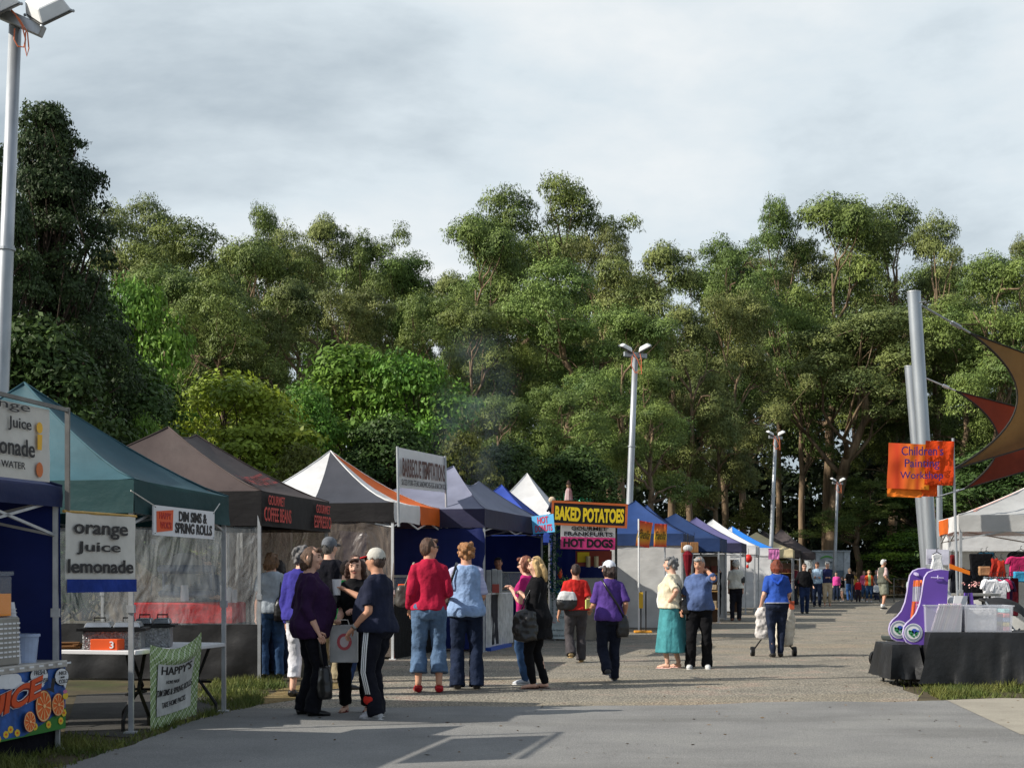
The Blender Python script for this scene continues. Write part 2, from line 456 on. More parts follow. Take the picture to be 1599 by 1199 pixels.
# ------------------------------------------------------------------ trees
def leafmat(name, c1, c2, isl=0.35, transl=0.30, rough=0.5):
    return M(name, c1, rough=rough, vs=0.35, rgb2=c2, transl=transl, island=isl, spec=0.18, detail=3)
m_euc = leafmat('eucalyptus_leaf', (132, 148, 76), (52, 76, 40), transl=0.09)  # second, darker tone paints the shade of crown hollows into the leaves
m_euc2 = leafmat('olive_leaf', (142, 148, 84), (62, 80, 46), transl=0.09)
m_broad = leafmat('broad_leaf', (116, 148, 56), (70, 110, 44), transl=0.16)
m_yel = leafmat('yellow_leaf', (158, 164, 58), (112, 130, 46), transl=0.16)
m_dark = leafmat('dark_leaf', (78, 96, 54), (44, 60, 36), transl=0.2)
m_bark = M('gum_bark', (150, 128, 102), rough=0.9, vs=1.5, rgb2=(74, 60, 48), stretch=(2.5, 2.5, 0.35), bump=0.5, bs=6)
m_bark2 = M('dark_bark', (84, 70, 58), rough=0.95, vs=2, rgb2=(46, 38, 32), stretch=(3, 3, 0.4), bump=0.6, bs=8)

def leaves(cl, per, size, rng, aspect=0.36, outw=1.25, droop=0.45, shell=0.62):
    "cl: list of (centre, radii); returns quads (leaf rhombs) spread through each clump, denser near its skin"
    out = []
    for c, r in cl:
        n = int(per * (r[0] * r[1] + r[0] * r[2] + r[1] * r[2]) / 3)
        d = rng.normal(size=(n, 3)); d /= np.linalg.norm(d, axis=1)[:, None]
        d[:, 2] = np.where(d[:, 2] < -0.35, -d[:, 2] * 0.6, d[:, 2])
        rad = shell + (1.08 - shell) * rng.random(n) ** 0.6
        rad *= 1 + 0.16 * np.sin(d[:, 0] * 5 + c[0] * 3) * np.sin(d[:, 1] * 5 + c[1]) + 0.10 * np.sin(d[:, 2] * 9 + c[2] * 2)
        p = np.array(c) + d * rad[:, None] * np.array(r)
        nn = d * outw + rng.normal(size=(n, 3)) * 0.50; nn[:, 2] += 0.20
        nn /= np.linalg.norm(nn, axis=1)[:, None]
        t = rng.normal(size=(n, 3)); t[:, 2] -= droop * 1.5
        t -= nn * (t * nn).sum(1)[:, None]; t /= np.linalg.norm(t, axis=1)[:, None]
        s = np.cross(nn, t); ln = size * rng.uniform(0.65, 1.35, n); w = ln * aspect
        q = np.stack([p - t * ln[:, None] / 2, p + s * w[:, None] / 2, p + t * ln[:, None] / 2, p - s * w[:, None] / 2], 1)
        out.append(q.reshape(-1, 3))
    return np.concatenate(out)
def limb(mb, a, b, r0, r1, rng, n=5, wob=0.06, k=7):
    a, b = np.array(a, float), np.array(b, float); L_ = np.linalg.norm(b - a); pts = []
    sag = rng.normal(size=3) * wob * L_
    for i in range(n + 1):
        t = i / n
        p = a + (b - a) * t + sag * math.sin(math.pi * t) + rng.normal(size=3) * wob * 0.25 * L_ * (0 < i < n)
        pts.append(Vector(p))
    mb.tube(pts, [r0 + (r1 - r0) * i / n for i in range(n + 1)], k)
    return pts
def euca(seed, H=20.0, Rr=3.6, bare=0.32, ncl=34, fork=False, lean=0.0, open_=1.0, leafsize=0.19, per=820, clr=(0.65, 1.6)):
    "returns (trunk mesh, crown mesh): tapered trunk with rising limbs, domed leaf clumps at their ends"
    rng = np.random.default_rng(seed); tb = MB(); cl = []
    r0 = 0.020 * H
    top = np.array([lean * H + rng.normal() * 0.3, rng.normal() * 0.3, H * 0.80])
    forkp = np.array([lean * H * 0.35, 0, H * 0.42])
    tp = limb(tb, (0, 0, -0.2), forkp, r0, r0 * 0.72, rng, 6, 0.03, 9)
    tp += limb(tb, forkp, top, r0 * 0.72, r0 * 0.14, rng, 7, 0.05)
    nl = 9
    ends = []
    for i in range(nl):
        u = 0.12 + 0.8 * (i + rng.random() * 0.8) / nl
        k = tp[min(len(tp) - 1, int(len(tp) * (0.34 + 0.62 * u)))]
        an = rng.uniform(0, 6.283) if not fork else (0.3 + i * 2.4)
        hz = H * (bare + (1 - bare) * (0.18 + 0.78 * u))
        prof = max(0.5, math.sin(math.pi * min(1, 0.16 + 0.72 * u)) ** 0.7)
        rr = Rr * prof * rng.uniform(0.55, 1.0)
        e = np.array([k.x + math.cos(an) * rr, k.y + math.sin(an) * rr, max(hz, k.z + 0.6)])
        lp = limb(tb, k, e, r0 * 0.46 * (1 - 0.5 * u), r0 * 0.11, rng, 5, 0.09, 6)
        ends.append((lp, e))
    for i in range(ncl):
        lp, e = ends[i % nl]
        c = np.array(e) + rng.normal(size=3) * np.array([0.30, 0.30, 0.20]) * Rr * open_
        if i >= nl:
            q = lp[rng.integers(2, len(lp))]
            limb(tb, q, c, r0 * 0.14, r0 * 0.05, rng, 3, 0.12, 5)
        c[2] = min(c[2], H - 0.7)
        s = rng.uniform(*clr)
        cl.append((c, (s * rng.uniform(0.9, 1.2), s * rng.uniform(0.9, 1.2), s * rng.uniform(0.75, 1.0))))
    for k in range(5):
        an = k * 1.256 + rng.random(); s = rng.uniform(0.9, 1.2)
        cl.append((np.array([top[0] + Rr * 0.34 * math.cos(an), top[1] + Rr * 0.34 * math.sin(an), H - rng.uniform(0.9, 2.4)]), (s * 1.2, s * 1.2, s * 0.8)))
    cl.append((np.array([top[0], top[1], H - 0.9]), (1.2, 1.2, 0.9)))
    tm = tb.mesh('trunk'); tm.polygons.foreach_set('use_smooth', [True] * len(tm.polygons))
    return tm, npmesh('crown', leaves(cl, per, leafsize, rng), 4)
def broad(seed, H=8.0, Rr=3.2, ncl=46, leafsize=0.20, per=420, bare=0.06, clr=(0.6, 1.15), taper=0.5, edge=0.95):
    rng = np.random.default_rng(seed); tb = MB(); cl = []
    r0 = 0.022 * H
    tp = limb(tb, (0, 0, -0.2), (0, 0, H * 0.85), r0, r0 * 0.15, rng, 8, 0.03, 8)
    for i in range(ncl):
        u = rng.random() ** 0.85; z = H * (bare + (0.97 - bare) * u)
        prof = math.sqrt(max(0, 1 - (max(0, (u - 0.35)) / 0.66) ** 2)) * (1 - taper * max(0, u - 0.3)) * (0.75 + 0.25 * min(1, u / 0.2))
        an = rng.uniform(0, 6.283); rr = Rr * prof * rng.uniform(0.30 if edge < 1 else 0.08, edge)
        c = np.array([math.cos(an) * rr, math.sin(an) * rr, z])
        k = tp[min(len(tp) - 1, max(0, int(len(tp) * u * 0.8)))]
        limb(tb, k, c, r0 * 0.25, r0 * 0.05, rng, 3, 0.08, 5)
        s = rng.uniform(*clr) * (1 if rr < Rr * prof * 0.85 else 0.6)
        cl.append((c, (s * rng.uniform(0.9, 1.3), s * rng.uniform(0.9, 1.3), s * rng.uniform(0.7, 0.95))))
    tm = tb.mesh('trunk'); tm.polygons.foreach_set('use_smooth', [True] * len(tm.polygons))
    return tm, npmesh('crown', leaves(cl, per, leafsize, rng, aspect=0.5, outw=1.1, droop=0.25), 4)

KINDS = {}
def kind(name, meshes, bark, leaf, H, Rr):
    tm, cm = meshes
    for mm in (tm, cm): mm.materials.clear()
    tm.materials.append(bark); cm.materials.append(leaf)
    co = np.empty(len(cm.vertices) * 3, np.float32); cm.vertices.foreach_get('co', co); co = co.reshape(-1, 3)
    KINDS[name] = (tm, cm, float(co[:, 2].max()), float(np.percentile(co[:, 0], 98.5) - np.percentile(co[:, 0], 1.5)), float((np.percentile(co[:, 0], 98.5) + np.percentile(co[:, 0], 1.5)) / 2))
for i, (b_, op, nc) in enumerate([(0.20, 1.15, 40), (0.16, 1.25, 44), (0.24, 1.05, 36), (0.18, 1.2, 42), (0.12, 1.15, 48), (0.26, 1.25, 38)]):
    kind('e%d' % i, euca(100 + i, bare=b_, open_=op, ncl=nc), m_bark, m_euc if i % 3 else m_euc2, 20, 3.6)
kind('airy', euca(131, bare=0.45, open_=1.0, ncl=24, per=700, clr=(0.45, 1.1)), m_bark, m_euc2, 20, 3.6)
kind('airy2', euca(137, bare=0.40, open_=1.2, ncl=40, per=700, clr=(0.45, 1.15)), m_bark, m_euc, 20, 3.6)
kind('leaning', euca(152, bare=0.50, open_=1.2, ncl=44, lean=0.10, fork=True), m_bark, m_euc2, 20, 4)
for i in range(3):
    kind('b%d' % i, broad(200 + i), m_bark2, m_broad, 8, 3.2)
kind('y0', broad(210, ncl=56, taper=0.3), m_bark2, m_yel, 8, 3.2)
kind('y1', broad(211, ncl=48, taper=0.3), m_bark2, leafmat('olive_bush_leaf', (118, 122, 58), (78, 88, 40)), 8, 3.2)
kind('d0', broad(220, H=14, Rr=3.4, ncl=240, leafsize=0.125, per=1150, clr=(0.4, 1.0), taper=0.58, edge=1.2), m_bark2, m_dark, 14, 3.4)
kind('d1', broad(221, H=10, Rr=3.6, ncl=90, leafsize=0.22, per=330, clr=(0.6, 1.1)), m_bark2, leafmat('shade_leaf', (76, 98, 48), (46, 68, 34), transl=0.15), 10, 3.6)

def tree(k, px, top, Y, wpx, label, name='eucalyptus_tree', group=None, rz=None, cat='tree', zscale=1.0):
    tm, cm, Hm, Wm, xm = KINDS[k]
    H = HC + (HY - top) * Y / F
    sx = wpx * 1.12 * Y / F / Wm; sz = H / Hm * zscale
    base = Vector(((px - CX) * Y / F, Y, 0))
    rz = random.uniform(-0.5, 0.5) if rz is None else rz
    if rz == 'flip': rz = math.pi
    base.x -= xm * sx * math.cos(rz)
    t = thing(name, label, cat, base, group, rz)
    for nm, me in (('trunk', tm), ('crown', cm)):
        o = link(nm, me, t); o.scale = (sx, sx, sz)
    return t
EG = 'tall eucalyptus trees of the forest behind the stalls'
for a in [
    ('e3', 222, 300, 93, 150, 'pale-topped eucalyptus just right of the dark tree, brownish at its tip'),
    ('e1', 300, 338, 88, 190, 'rounded grey-green eucalyptus on the skyline above the yellow-green tree'),
    ('airy2', 418, 316, 97, 110, 'thin airy eucalyptus poking above the skyline between two fuller crowns on the left side'),
    ('e4', 385, 362, 86, 160, 'broad eucalyptus crown below the thin airy one left of the juice banner trees'),
    ('e0', 505, 330, 89, 150, 'tall full eucalyptus on the skyline straight above the black and white tent peak'),
    ('e5', 565, 345, 90, 130, 'eucalyptus with stepped crown where the left skyline begins to fall'),
    ('e2', 625, 385, 91, 130, 'lower eucalyptus at the dip of the skyline left of the tallest crowns'),
    ('e4', 735, 326, 86, 140, 'dense eucalyptus forming the left shoulder of the tallest clump'),
    ('e1', 800, 286, 91, 150, 'second tallest eucalyptus, domed top above the smoke'),
    ('airy2', 890, 272, 92, 190, 'tallest eucalyptus of the middle with dark gaps and sky between its limbs'),
    ('e3', 945, 350, 83, 110, 'eucalyptus on the right shoulder of the tallest middle clump'),
    ('e0', 1035, 372, 82, 180, 'broad flat-domed eucalyptus above the nearest whole lamp post'),
    ('e5', 1125, 352, 86, 150, 'eucalyptus with brown dead foliage beside it, right of the flat-domed crown'),
    ('airy2', 1210, 306, 94, 130, 'light-topped eucalyptus rising above the second lamp post'),
    ('e4', 1290, 295, 93, 170, 'tall bushy eucalyptus, highest of the right-hand skyline'),
    ('airy', 1418, 298, 94, 120, 'sparse eucalyptus with two separate tufts of leaves above the tall sail pole'),
    ('airy', 1482, 322, 90, 100, 'sparse eucalyptus with a round tuft right of the tall sail pole'),
    ('e2', 1545, 384, 82, 160, 'spreading olive eucalyptus above the tan shade sail'),
    ('e3', 1606, 358, 96, 110, 'eucalyptus cut by the right edge above the shade sails'),
]:
    tree(*a, group=EG)
for a in [
    ('e4', 245, 405, 76, 170, 'mid-height grey-green eucalyptus beside the dark tree, with dome-shaped clumps'),
    ('e1', 340, 430, 72, 180, 'eucalyptus with orange-brown limbs showing above the yellow-green tree'),
    ('e0', 455, 430, 74, 170, 'mid-row eucalyptus with dark hollow crown above the coffee tent'),
    ('e3', 555, 445, 73, 170, 'mid-row eucalyptus above the bright green broadleaf tree'),
    ('e5', 650, 440, 76, 150, 'mid-row eucalyptus left of the smoke, domed and mid green'),
    ('e4', 725, 465, 72, 150, 'mid-row eucalyptus behind the rising smoke'),
    ('e2', 800, 455, 76, 130, 'mid-row eucalyptus with a pale bare stem right of the smoke'),
    ('e1', 880, 402, 72, 190, 'large bright eucalyptus of rounded sunlit clumps left of the nearest whole lamp'),
    ('e4', 965, 470, 67, 150, 'drooping eucalyptus whose clumps hang behind the nearest whole lamp'),
    ('e0', 1065, 470, 73, 160, 'mid-row eucalyptus right of the nearest whole lamp head'),
    ('e3', 1150, 450, 80, 150, 'mid-row olive eucalyptus left of the second lamp'),
    ('airy2', 1245, 480, 90, 150, 'mid-row eucalyptus with pale upright stem above the second lamp'),
    ('leaning', 1330, 465, 87, 230, 'eucalyptus with a thick pale trunk that leans and forks behind the third lamp'),
    ('e5', 1405, 520, 92, 150, 'eucalyptus behind the tall sail poles, low dark crown'),
    ('e1', 1500, 460, 86, 170, 'eucalyptus crossed by the upper sail cable'),
    ('airy2', 1585, 480, 84, 150, 'loose eucalyptus seen through the gap between the sails'),
    ('e2', 1010, 560, 62, 130, 'smaller grey-green eucalyptus in front of the trunks by the nearest whole lamp'),
    ('e5', 860, 590, 60, 150, 'smaller bright eucalyptus behind the baked potatoes sign'),
    ('e4', 770, 610, 60, 120, 'smaller eucalyptus behind the white peaked tent'),
    ('e0', 1110, 600, 74, 120, 'smaller eucalyptus with forked stems between first and second lamps'),
]:
    tree(*a, group=EG)
GG = 'back-row eucalyptus trees in the forest'
for i, (px, top, w) in enumerate([(170, 380, 180), (260, 370, 160), (350, 395, 170), (470, 385, 170), (545, 400, 160), (640, 430, 170), (700, 420, 150), (780, 390, 160), (850, 350, 170), (985, 420, 170), (1085, 410, 160), (1170, 390, 170), (1250, 370, 160), (1350, 360, 170), (1450, 400, 170), (1520, 430, 170), (1590, 430, 160)]):
    tree('e%d' % (i % 6), px, top, 106 + (i * 7) % 12, w, 'dim eucalyptus of the back row seen in gaps between nearer crowns', group=GG)
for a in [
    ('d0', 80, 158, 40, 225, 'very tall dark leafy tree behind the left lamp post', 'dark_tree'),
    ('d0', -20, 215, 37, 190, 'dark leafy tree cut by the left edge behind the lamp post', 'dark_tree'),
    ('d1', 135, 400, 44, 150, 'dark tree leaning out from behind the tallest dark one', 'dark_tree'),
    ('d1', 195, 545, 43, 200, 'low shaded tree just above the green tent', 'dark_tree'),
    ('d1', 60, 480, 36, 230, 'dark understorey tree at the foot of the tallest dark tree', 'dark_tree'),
    ('b0', 225, 425, 50, 140, 'vivid green broadleaf tree catching sun beside the dark tree', 'broadleaf_tree'),
    ('b2', 235, 640, 38, 90, 'small bright leafy tree between green and brown tents', 'broadleaf_tree'),
    ('y0', 378, 572, 47, 215, 'yellow-green bushy tree above the brown coffee tent', 'broadleaf_tree'),
    ('b1', 555, 528, 54, 200, 'bright green broadleaf tree above the black and white tent', 'broadleaf_tree'),
    ('b0', 650, 545, 53, 170, 'bright green broadleaf tree behind the barbecue banner', 'broadleaf_tree'),
    ('y1', 470, 685, 42, 130, 'olive bush directly behind the coffee tent', 'bush'),
    ('b2', 485, 590, 50, 130, 'mid green broadleaf tree right of the yellow-green one', 'broadleaf_tree'),
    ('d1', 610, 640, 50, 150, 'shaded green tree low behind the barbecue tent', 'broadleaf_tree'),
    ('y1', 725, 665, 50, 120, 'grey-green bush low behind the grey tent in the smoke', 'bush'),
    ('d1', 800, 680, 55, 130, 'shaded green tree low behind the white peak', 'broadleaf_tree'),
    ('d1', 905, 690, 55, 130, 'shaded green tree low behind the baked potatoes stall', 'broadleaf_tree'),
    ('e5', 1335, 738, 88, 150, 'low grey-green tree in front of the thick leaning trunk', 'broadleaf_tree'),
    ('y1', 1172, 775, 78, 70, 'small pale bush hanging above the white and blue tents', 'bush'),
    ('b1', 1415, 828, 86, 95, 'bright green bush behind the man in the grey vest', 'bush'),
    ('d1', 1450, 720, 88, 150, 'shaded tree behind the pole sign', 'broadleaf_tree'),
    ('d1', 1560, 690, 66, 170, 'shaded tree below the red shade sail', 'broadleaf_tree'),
]:
    k, px, top, Y, w, lb, nm = a
    tree(k, px, top, Y, w, lb, name=nm, cat='bush' if nm == 'bush' else 'tree')
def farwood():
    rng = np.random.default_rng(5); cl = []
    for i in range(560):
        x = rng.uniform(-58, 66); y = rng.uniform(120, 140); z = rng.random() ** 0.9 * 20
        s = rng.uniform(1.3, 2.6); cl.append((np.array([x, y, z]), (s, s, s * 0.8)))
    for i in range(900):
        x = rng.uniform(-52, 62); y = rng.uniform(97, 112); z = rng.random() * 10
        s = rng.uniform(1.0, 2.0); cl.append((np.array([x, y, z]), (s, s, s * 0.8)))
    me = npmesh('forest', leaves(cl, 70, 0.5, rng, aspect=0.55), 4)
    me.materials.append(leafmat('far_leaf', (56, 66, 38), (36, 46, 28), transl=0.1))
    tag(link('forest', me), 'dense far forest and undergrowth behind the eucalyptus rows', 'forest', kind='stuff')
farwood()

def litter():
    rng = np.random.default_rng(12); n = 900
    y = rng.uniform(11, 40, n); x = rng.uniform(-5, 9, n) * (0.6 + y / 60); a = rng.uniform(0, 6.28, n)
    s_ = rng.uniform(0.010, 0.030, n); d = np.stack([np.cos(a), np.sin(a), np.zeros(n)], 1) * s_[:, None]; e = np.stack([-np.sin(a), np.cos(a), np.zeros(n)], 1) * s_[:, None] * 0.4
    p = np.stack([x, y, np.full(n, 0.016)], 1); e[:, 2] = rng.uniform(0, .006, n)
    me = npmesh('leaf_litter', np.stack([p - d, p - e, p + d, p + e], 1).reshape(-1, 3), 4); me.materials.append(M('dry_leaf', (96, 78, 52), rough=.9, island=.5, vs=2))
    tag(link('leaf_litter', me), 'dry leaves and grit scattered over the road and gravel', 'leaf litter', kind='stuff')
litter()

# ------------------------------------------------------------------ lamp posts
m_galv = M('galvanised_steel', (176, 180, 184), rough=0.45, var=0.12, vs=6, metal=0.55, spec=0.5, stretch=(1, 1, 0.3))
m_steel = M('stall_pole', (178, 180, 182), rough=0.45, var=0.1, vs=8, metal=0.35, spec=0.5)
m_white = paint((225, 226, 226))
m_black = paint((22, 22, 23))
m_glass = M('lamp_glass', (60, 60, 58), rough=0.15, var=0.05, spec=0.8)
m_orwire = paint((205, 110, 70))
def near_head(t, c):
    mb = MB(); mb.beam(P(-60, -6, 17.0), P(67, 50, 16.9), .11, .13); mb.build('crossarm', m_galv, t, bevel=.008)
    for sh in (Vector((0, 0, 0)), Vector((-.62, .1, .12))):
        q = [P(*a) + sh for a in ((40, 22, 16.95), (65, 38.5, 16.55), (112, 16, 16.70), (87, 1, 17.10))]
        ctr = sum(q, Vector()) / 4; N = (q[1] - q[0]).cross(q[3] - q[0]).normalized(); N = N if N.z > 0 else -N
        mb = MB(); mb.hexa(q + [ctr + (v - ctr) * .8 + N * .15 for v in q]); o = mb.build('floodlight', m_white, t, bevel=.012)
        mb = MB(); mb.hexa([ctr + (v - ctr) * 1.06 - N * .02 for v in q] + [ctr + (v - ctr) * 1.06 - N * .002 for v in q]); mb.build('glass', m_glass, o)
        for v in q: mb = MB(); mb.ell(ctr + (v - ctr) * 1.05 - N * .012, (.018, .018, .018), 8, 6); mb.build('latch', m_galv, o)
        mb = MB(); mb.tube([ctr + N * .05, P(40, 38, 16.95) + sh], .02, 6); mb.build('bracket', m_galv, t)
    mb = MB()
    mb.tube([P(*a, 16.8) for a in ((8, 6), (22, 20), (34, 40), (40, 62), (37, 74), (28, 73), (22, 62), (23, 45))], .008, 6)
    mb.tube([P(*a, 16.8) for a in ((10, 8), (30, 30), (43, 52), (45, 76), (42, 88), (39, 74), (40, 50))], .008, 6); mb.build('cable', m_orwire, t)
def lamp_post(pt, pb, Y, label, dia, head=1.0, foot_y=None):
    top = P(*pt, Y); low = P(*pb, Y)
    d = (low - top).normalized(); k = top.z / -d.z
    base = top + d * k; base.z = 0
    t = thing('lamp_post', label, 'lamp post', base, 'floodlight posts along the stalls')
    mb = MB(); up = (top - base)
    mb.tube([base, base + up * 0.33, base + up * 0.34, base + up * 0.66, base + up * 0.67, top], [dia * .62, dia * .57, dia * .54, dia * .49, dia * .46, dia * .42], 14)
    mb.build('pole', m_galv, t, smooth=True)
    mb = MB(); mb.tube([base, base + up * 0.006], dia * 1.1, 14); mb.build('base_plate', m_galv, t)
    for u in (0.335, 0.665):
        mb = MB(); mb.tube([base + up * (u - .002), base + up * (u + .002)], dia * .6, 14); mb.build('band', m_galv, t)
    c = top + Vector((0, 0, 0.03))
    if head == 0.0:
        near_head(t, c); return t
    mb = MB(); mb.box(c + Vector((0, 0.02, 0.0)), (1.05 * head, 0.10, 0.13), (1, 0.25, -0.06)); mb.build('crossarm', m_galv, t, bevel=0.01)
    for s in (-1, 1):
        hc = c + Vector((s * 0.42 * head, -0.05, 0.26 * head))
        U = Vector((s * 0.85, -0.25, 0.42)).normalized(); W = Vector((-s * 0.42, -0.2, 0.9)).normalized()
        W = (W - U * W.dot(U)).normalized(); Nn = W.cross(U)
        mb = MB()
        a, b2, hh = 0.30 * head, 0.24 * head, 0.10 * head
        pts = [hc + U * x + Nn * y for x, y in ((-a, -b2), (a, -b2), (a, b2), (-a, b2))]
        pts2 = [hc + U * x * 0.62 + Nn * y * 0.7 + W * hh * 1.6 for x, y in ((-a, -b2), (a, -b2), (a, b2), (-a, b2))]
        mb.hexa(pts + pts2)
        o = mb.build('floodlight', m_white, t, bevel=0.02)
        mb = MB(); mb.hexa([p - W * 0.03 for p in [hc + (q - hc) * 1.04 for q in pts]] + [hc + (q - hc) * 1.04 - W * 0.004 for q in pts]); mb.build('glass', m_glass, o)
        mb = MB(); mb.tube([c + Vector((s * 0.3 * head, 0, 0.06)), hc + W * 0.02], 0.03 * head, 6); mb.build('bracket', m_galv, t)
    mb = MB()
    for k2 in range(2):
        mb.tube([c + Vector((-0.1 + .2 * k2, -.12, 0.1)), c + Vector((0.05 + .1 * k2, -.16, -0.15)), c + Vector((0.16, -.15, -0.42 - .12 * k2)), c + Vector((-0.02, -.15, -0.50)), c + Vector((-0.12, -.14, -0.3)), c + Vector((-0.08, -.12, -0.02))], 0.012, 5)
    mb.build('cable', m_orwire, t)
    return t
near_lamp = lamp_post((24, 36), (2, 600), 17.0, 'nearest lamp post, cut by the left edge, with grey floodlight overhead', 0.17, 0.0)
lamp_post((992, 556), (983, 785), 40.0, 'tall lamp post with twin white floodlights behind the baked potatoes sign', 0.18, 0.62)
lamp_post((1211, 684), (1205, 830), 62.0, 'lamp post behind the white and brown tents, second in size of the free-standing three', 0.17, 0.58)
lamp_post((1308, 755), (1303, 890), 78.0, 'smallest lamp post, in front of the grey cabin wall', 0.17, 0.58)

def up(v): return Vector((0, 0, v))
# ------------------------------------------------------------------ gazebos
ROW = Vector((0.21, 0.978, 0)).normalized()
def sagroof(mb, a, b, pa, pb, sag=0.10, n=10, mslot=0, ridge=0.0, pw=1.22, bow=0.0):
    mb.mi = mslot[0] if isinstance(mslot, tuple) else mslot
    def fn(u, v):
        e = a.lerp(b, u); p = pa.lerp(pb, u)
        if ridge: p = p - Vector((0, 0, ridge * math.sin(math.pi * u)))
        q = e.lerp(p, v)
        q.z = e.z + (p.z - e.z) * (v ** pw)
        q.z -= sag * math.sin(math.pi * u) * math.sin(math.pi * min(1, v * 0.9 + 0.1)) + bow * math.sin(math.pi * u) * (1 - v) ** 3
        q.z += 0.020 * mnoise.noise((q.x * 2.2, q.y * 2.2, v * 3)) + 0.010 * mnoise.noise((q.x * 6.0, q.y * 6.0, v * 2))
        return q
    k0 = len(mb.m)
    mb.grid(fn, n, n)
    if isinstance(mslot, tuple):
        for j in range(n * n):
            mb.m[k0 + j] = mslot[0 if (j % n) < n // 2 else 1]
def valance(mb, a, b, h, n=16, slot=0, wob=0.018, sc=0.0, seed=0.0, bow=0.0, out=None):
    mb.mi = slot
    d = (b - a).normalized(); nn = d.cross(Vector((0, 0, 1)))
    def fn(u, v):
        p = a.lerp(b, u) - Vector((0, 0, h * v))
        k = mnoise.noise((u * 6 + seed, v * 1.4, seed))
        return p + nn * wob * (k * v * 1.6 + 0.3 * v) - Vector((0, 0, bow * math.sin(math.pi * u) * (1 - 0.6 * v))) + Vector((0, 0, sc * math.sin(math.pi * u) * v))
    mb.grid(fn, n, 4)
def drape(a, b, z0, z1, mat, parent, name='side_wall', wob=0.05, nu=30, nv=10, seed=0.0, freq=9):
    "a hanging cloth between ground points a and b"
    mb = MB(); a, b = Vector(a), Vector(b); nn = (b - a).cross(Vector((0, 0, 1))).normalized()
    def fn(u, v):
        p = a.lerp(b, u); p.z = z0 + (z1 - z0) * v
        k = mnoise.noise((u * freq + seed, v * 1.3, seed)) + 0.4 * mnoise.noise((u * freq * 2.5, v * 4, seed + 3))
        return p + nn * wob * k * (1.1 - 0.8 * v)
    mb.grid(fn, nu, nv)
    return mb.build(name, mat, parent, smooth=True, fixn=False)
GZ = 'pop-up gazebos of the market row'
def gazebo(label, A, B, depth, he, vh, peaks, roof, val=None, legm=None, walls=(), side=-1, rslots=None, vslots=None, group=GZ, truss=True, ridge=0.0, sag=0.10, pw=1.22, leg=0.042, skip=(), bow=0.0, heB=None, name='market_gazebo', legtop=None):
    """A, B: front corners on the ground (near, far); depth back from the path; peaks: one or two points.
    side=-1: the stall lies left of its front, +1: right"""
    A, B = Vector(A), Vector(B); d = (B - A).normalized()
    n = Vector((-d.y, d.x, 0)) * (1 if side < 0 else -1)
    heB = heB or he
    up = Vector((0, 0, he)); upB = Vector((0, 0, heB))
    C_, D_ = B + n * depth, A + n * depth
    ctr = (A + B + C_ + D_) / 4
    t = thing(name, label, 'gazebo', ctr, group)
    e = [A + up, B + upB, C_ + upB, D_ + up]           # front near, front far, back far, back near
    p1, p2 = (peaks[0], peaks[-1])
    roof = roof if isinstance(roof, (list, tuple)) else [roof]
    rs = rslots or [0, 0, 0, 0]
    mb = MB()
    pw1 = [(p1, p2), (p2, p2), (p2, p1), (p1, p1)]
    for i in range(4):
        sagroof(mb, e[i], e[(i + 1) % 4], pw1[i][0], pw1[i][1], sag, 10, rs[i], ridge if i in (0, 2) else 0, pw, bow)
    mb.build('canopy', roof, t, smooth=True, fixn=False)
    mb = MB()
    for i, pp in ((0, p1), (1, p2), (2, p2), (3, p1)):
        mb.tube([Vector((e[i].x + (pp.x - e[i].x) * u, e[i].y + (pp.y - e[i].y) * u, e[i].z + (pp.z - e[i].z) * u ** pw + .004)) for u in np.linspace(0, 1, 9)], .011, 5)
    if len(peaks) > 1: mb.tube([p1.lerp(p2, u) - Vector((0, 0, ridge * math.sin(math.pi * u) - .004)) for u in np.linspace(0, 1, 7)], .011, 5)
    mb.build('hip_seam', roof[0], t, smooth=True)
    val = val or roof; val = val if isinstance(val, (list, tuple)) else [val]
    vsl = vslots or [0, 0, 0, 0]
    if vh:
        mb = MB(); out = (ctr - A).normalized() * -0.015
        for i in range(4):
            a, b = e[i], e[(i + 1) % 4]
            s_ = vsl[i]
            if isinstance(s_, (list, tuple)):
                k = len(s_)
                for j, q in enumerate(s_): valance(mb, a.lerp(b, j / k), a.lerp(b, (j + 1) / k), vh, 8, q, seed=i * 3.1 + j, bow=0, sc=0.02)
            else: valance(mb, a, b, vh, 20, s_, seed=i * 2.7 + A.y, bow=bow)
        mb.build('valance', val, t, smooth=True, fixn=False)
    legm = legm or m_steel
    for i, q in enumerate((A, B, C_, D_)):
        if i in skip: continue
        qq = q + (ctr - q).normalized() * 0.05; qq.z = 0
        mb = MB(); mb.beam(qq, qq + Vector((0, 0, (he if i in (0, 3) else heB) - 0.06)), leg)
        mb.box(qq + Vector((0, 0, 0.01)), (0.11, 0.11, 0.02))
        mb.box(qq + Vector((0, 0, 1.12)), (leg + 0.025, leg + 0.025, 0.07))
        mb.build('leg', legm, t)
    if truss:
        mb = MB(); zz = he - 0.12
        cs = [q + (ctr - q).normalized() * 0.06 for q in (A, B, C_, D_)]
        for i in range(4):
            a, b = cs[i].copy(), cs[(i + 1) % 4].copy()
            a.z = b.z = 0
            for k in range(2):
                u0, u1 = k / 2, (k + 1) / 2
                mb.beam(a.lerp(b, u0) + Vector((0, 0, zz)), a.lerp(b, u1) + Vector((0, 0, zz - 0.28)), 0.022)
                mb.beam(a.lerp(b, u0) + Vector((0, 0, zz - 0.28)), a.lerp(b, u1) + Vector((0, 0, zz)), 0.022)
        mb.build('truss', legm, t)
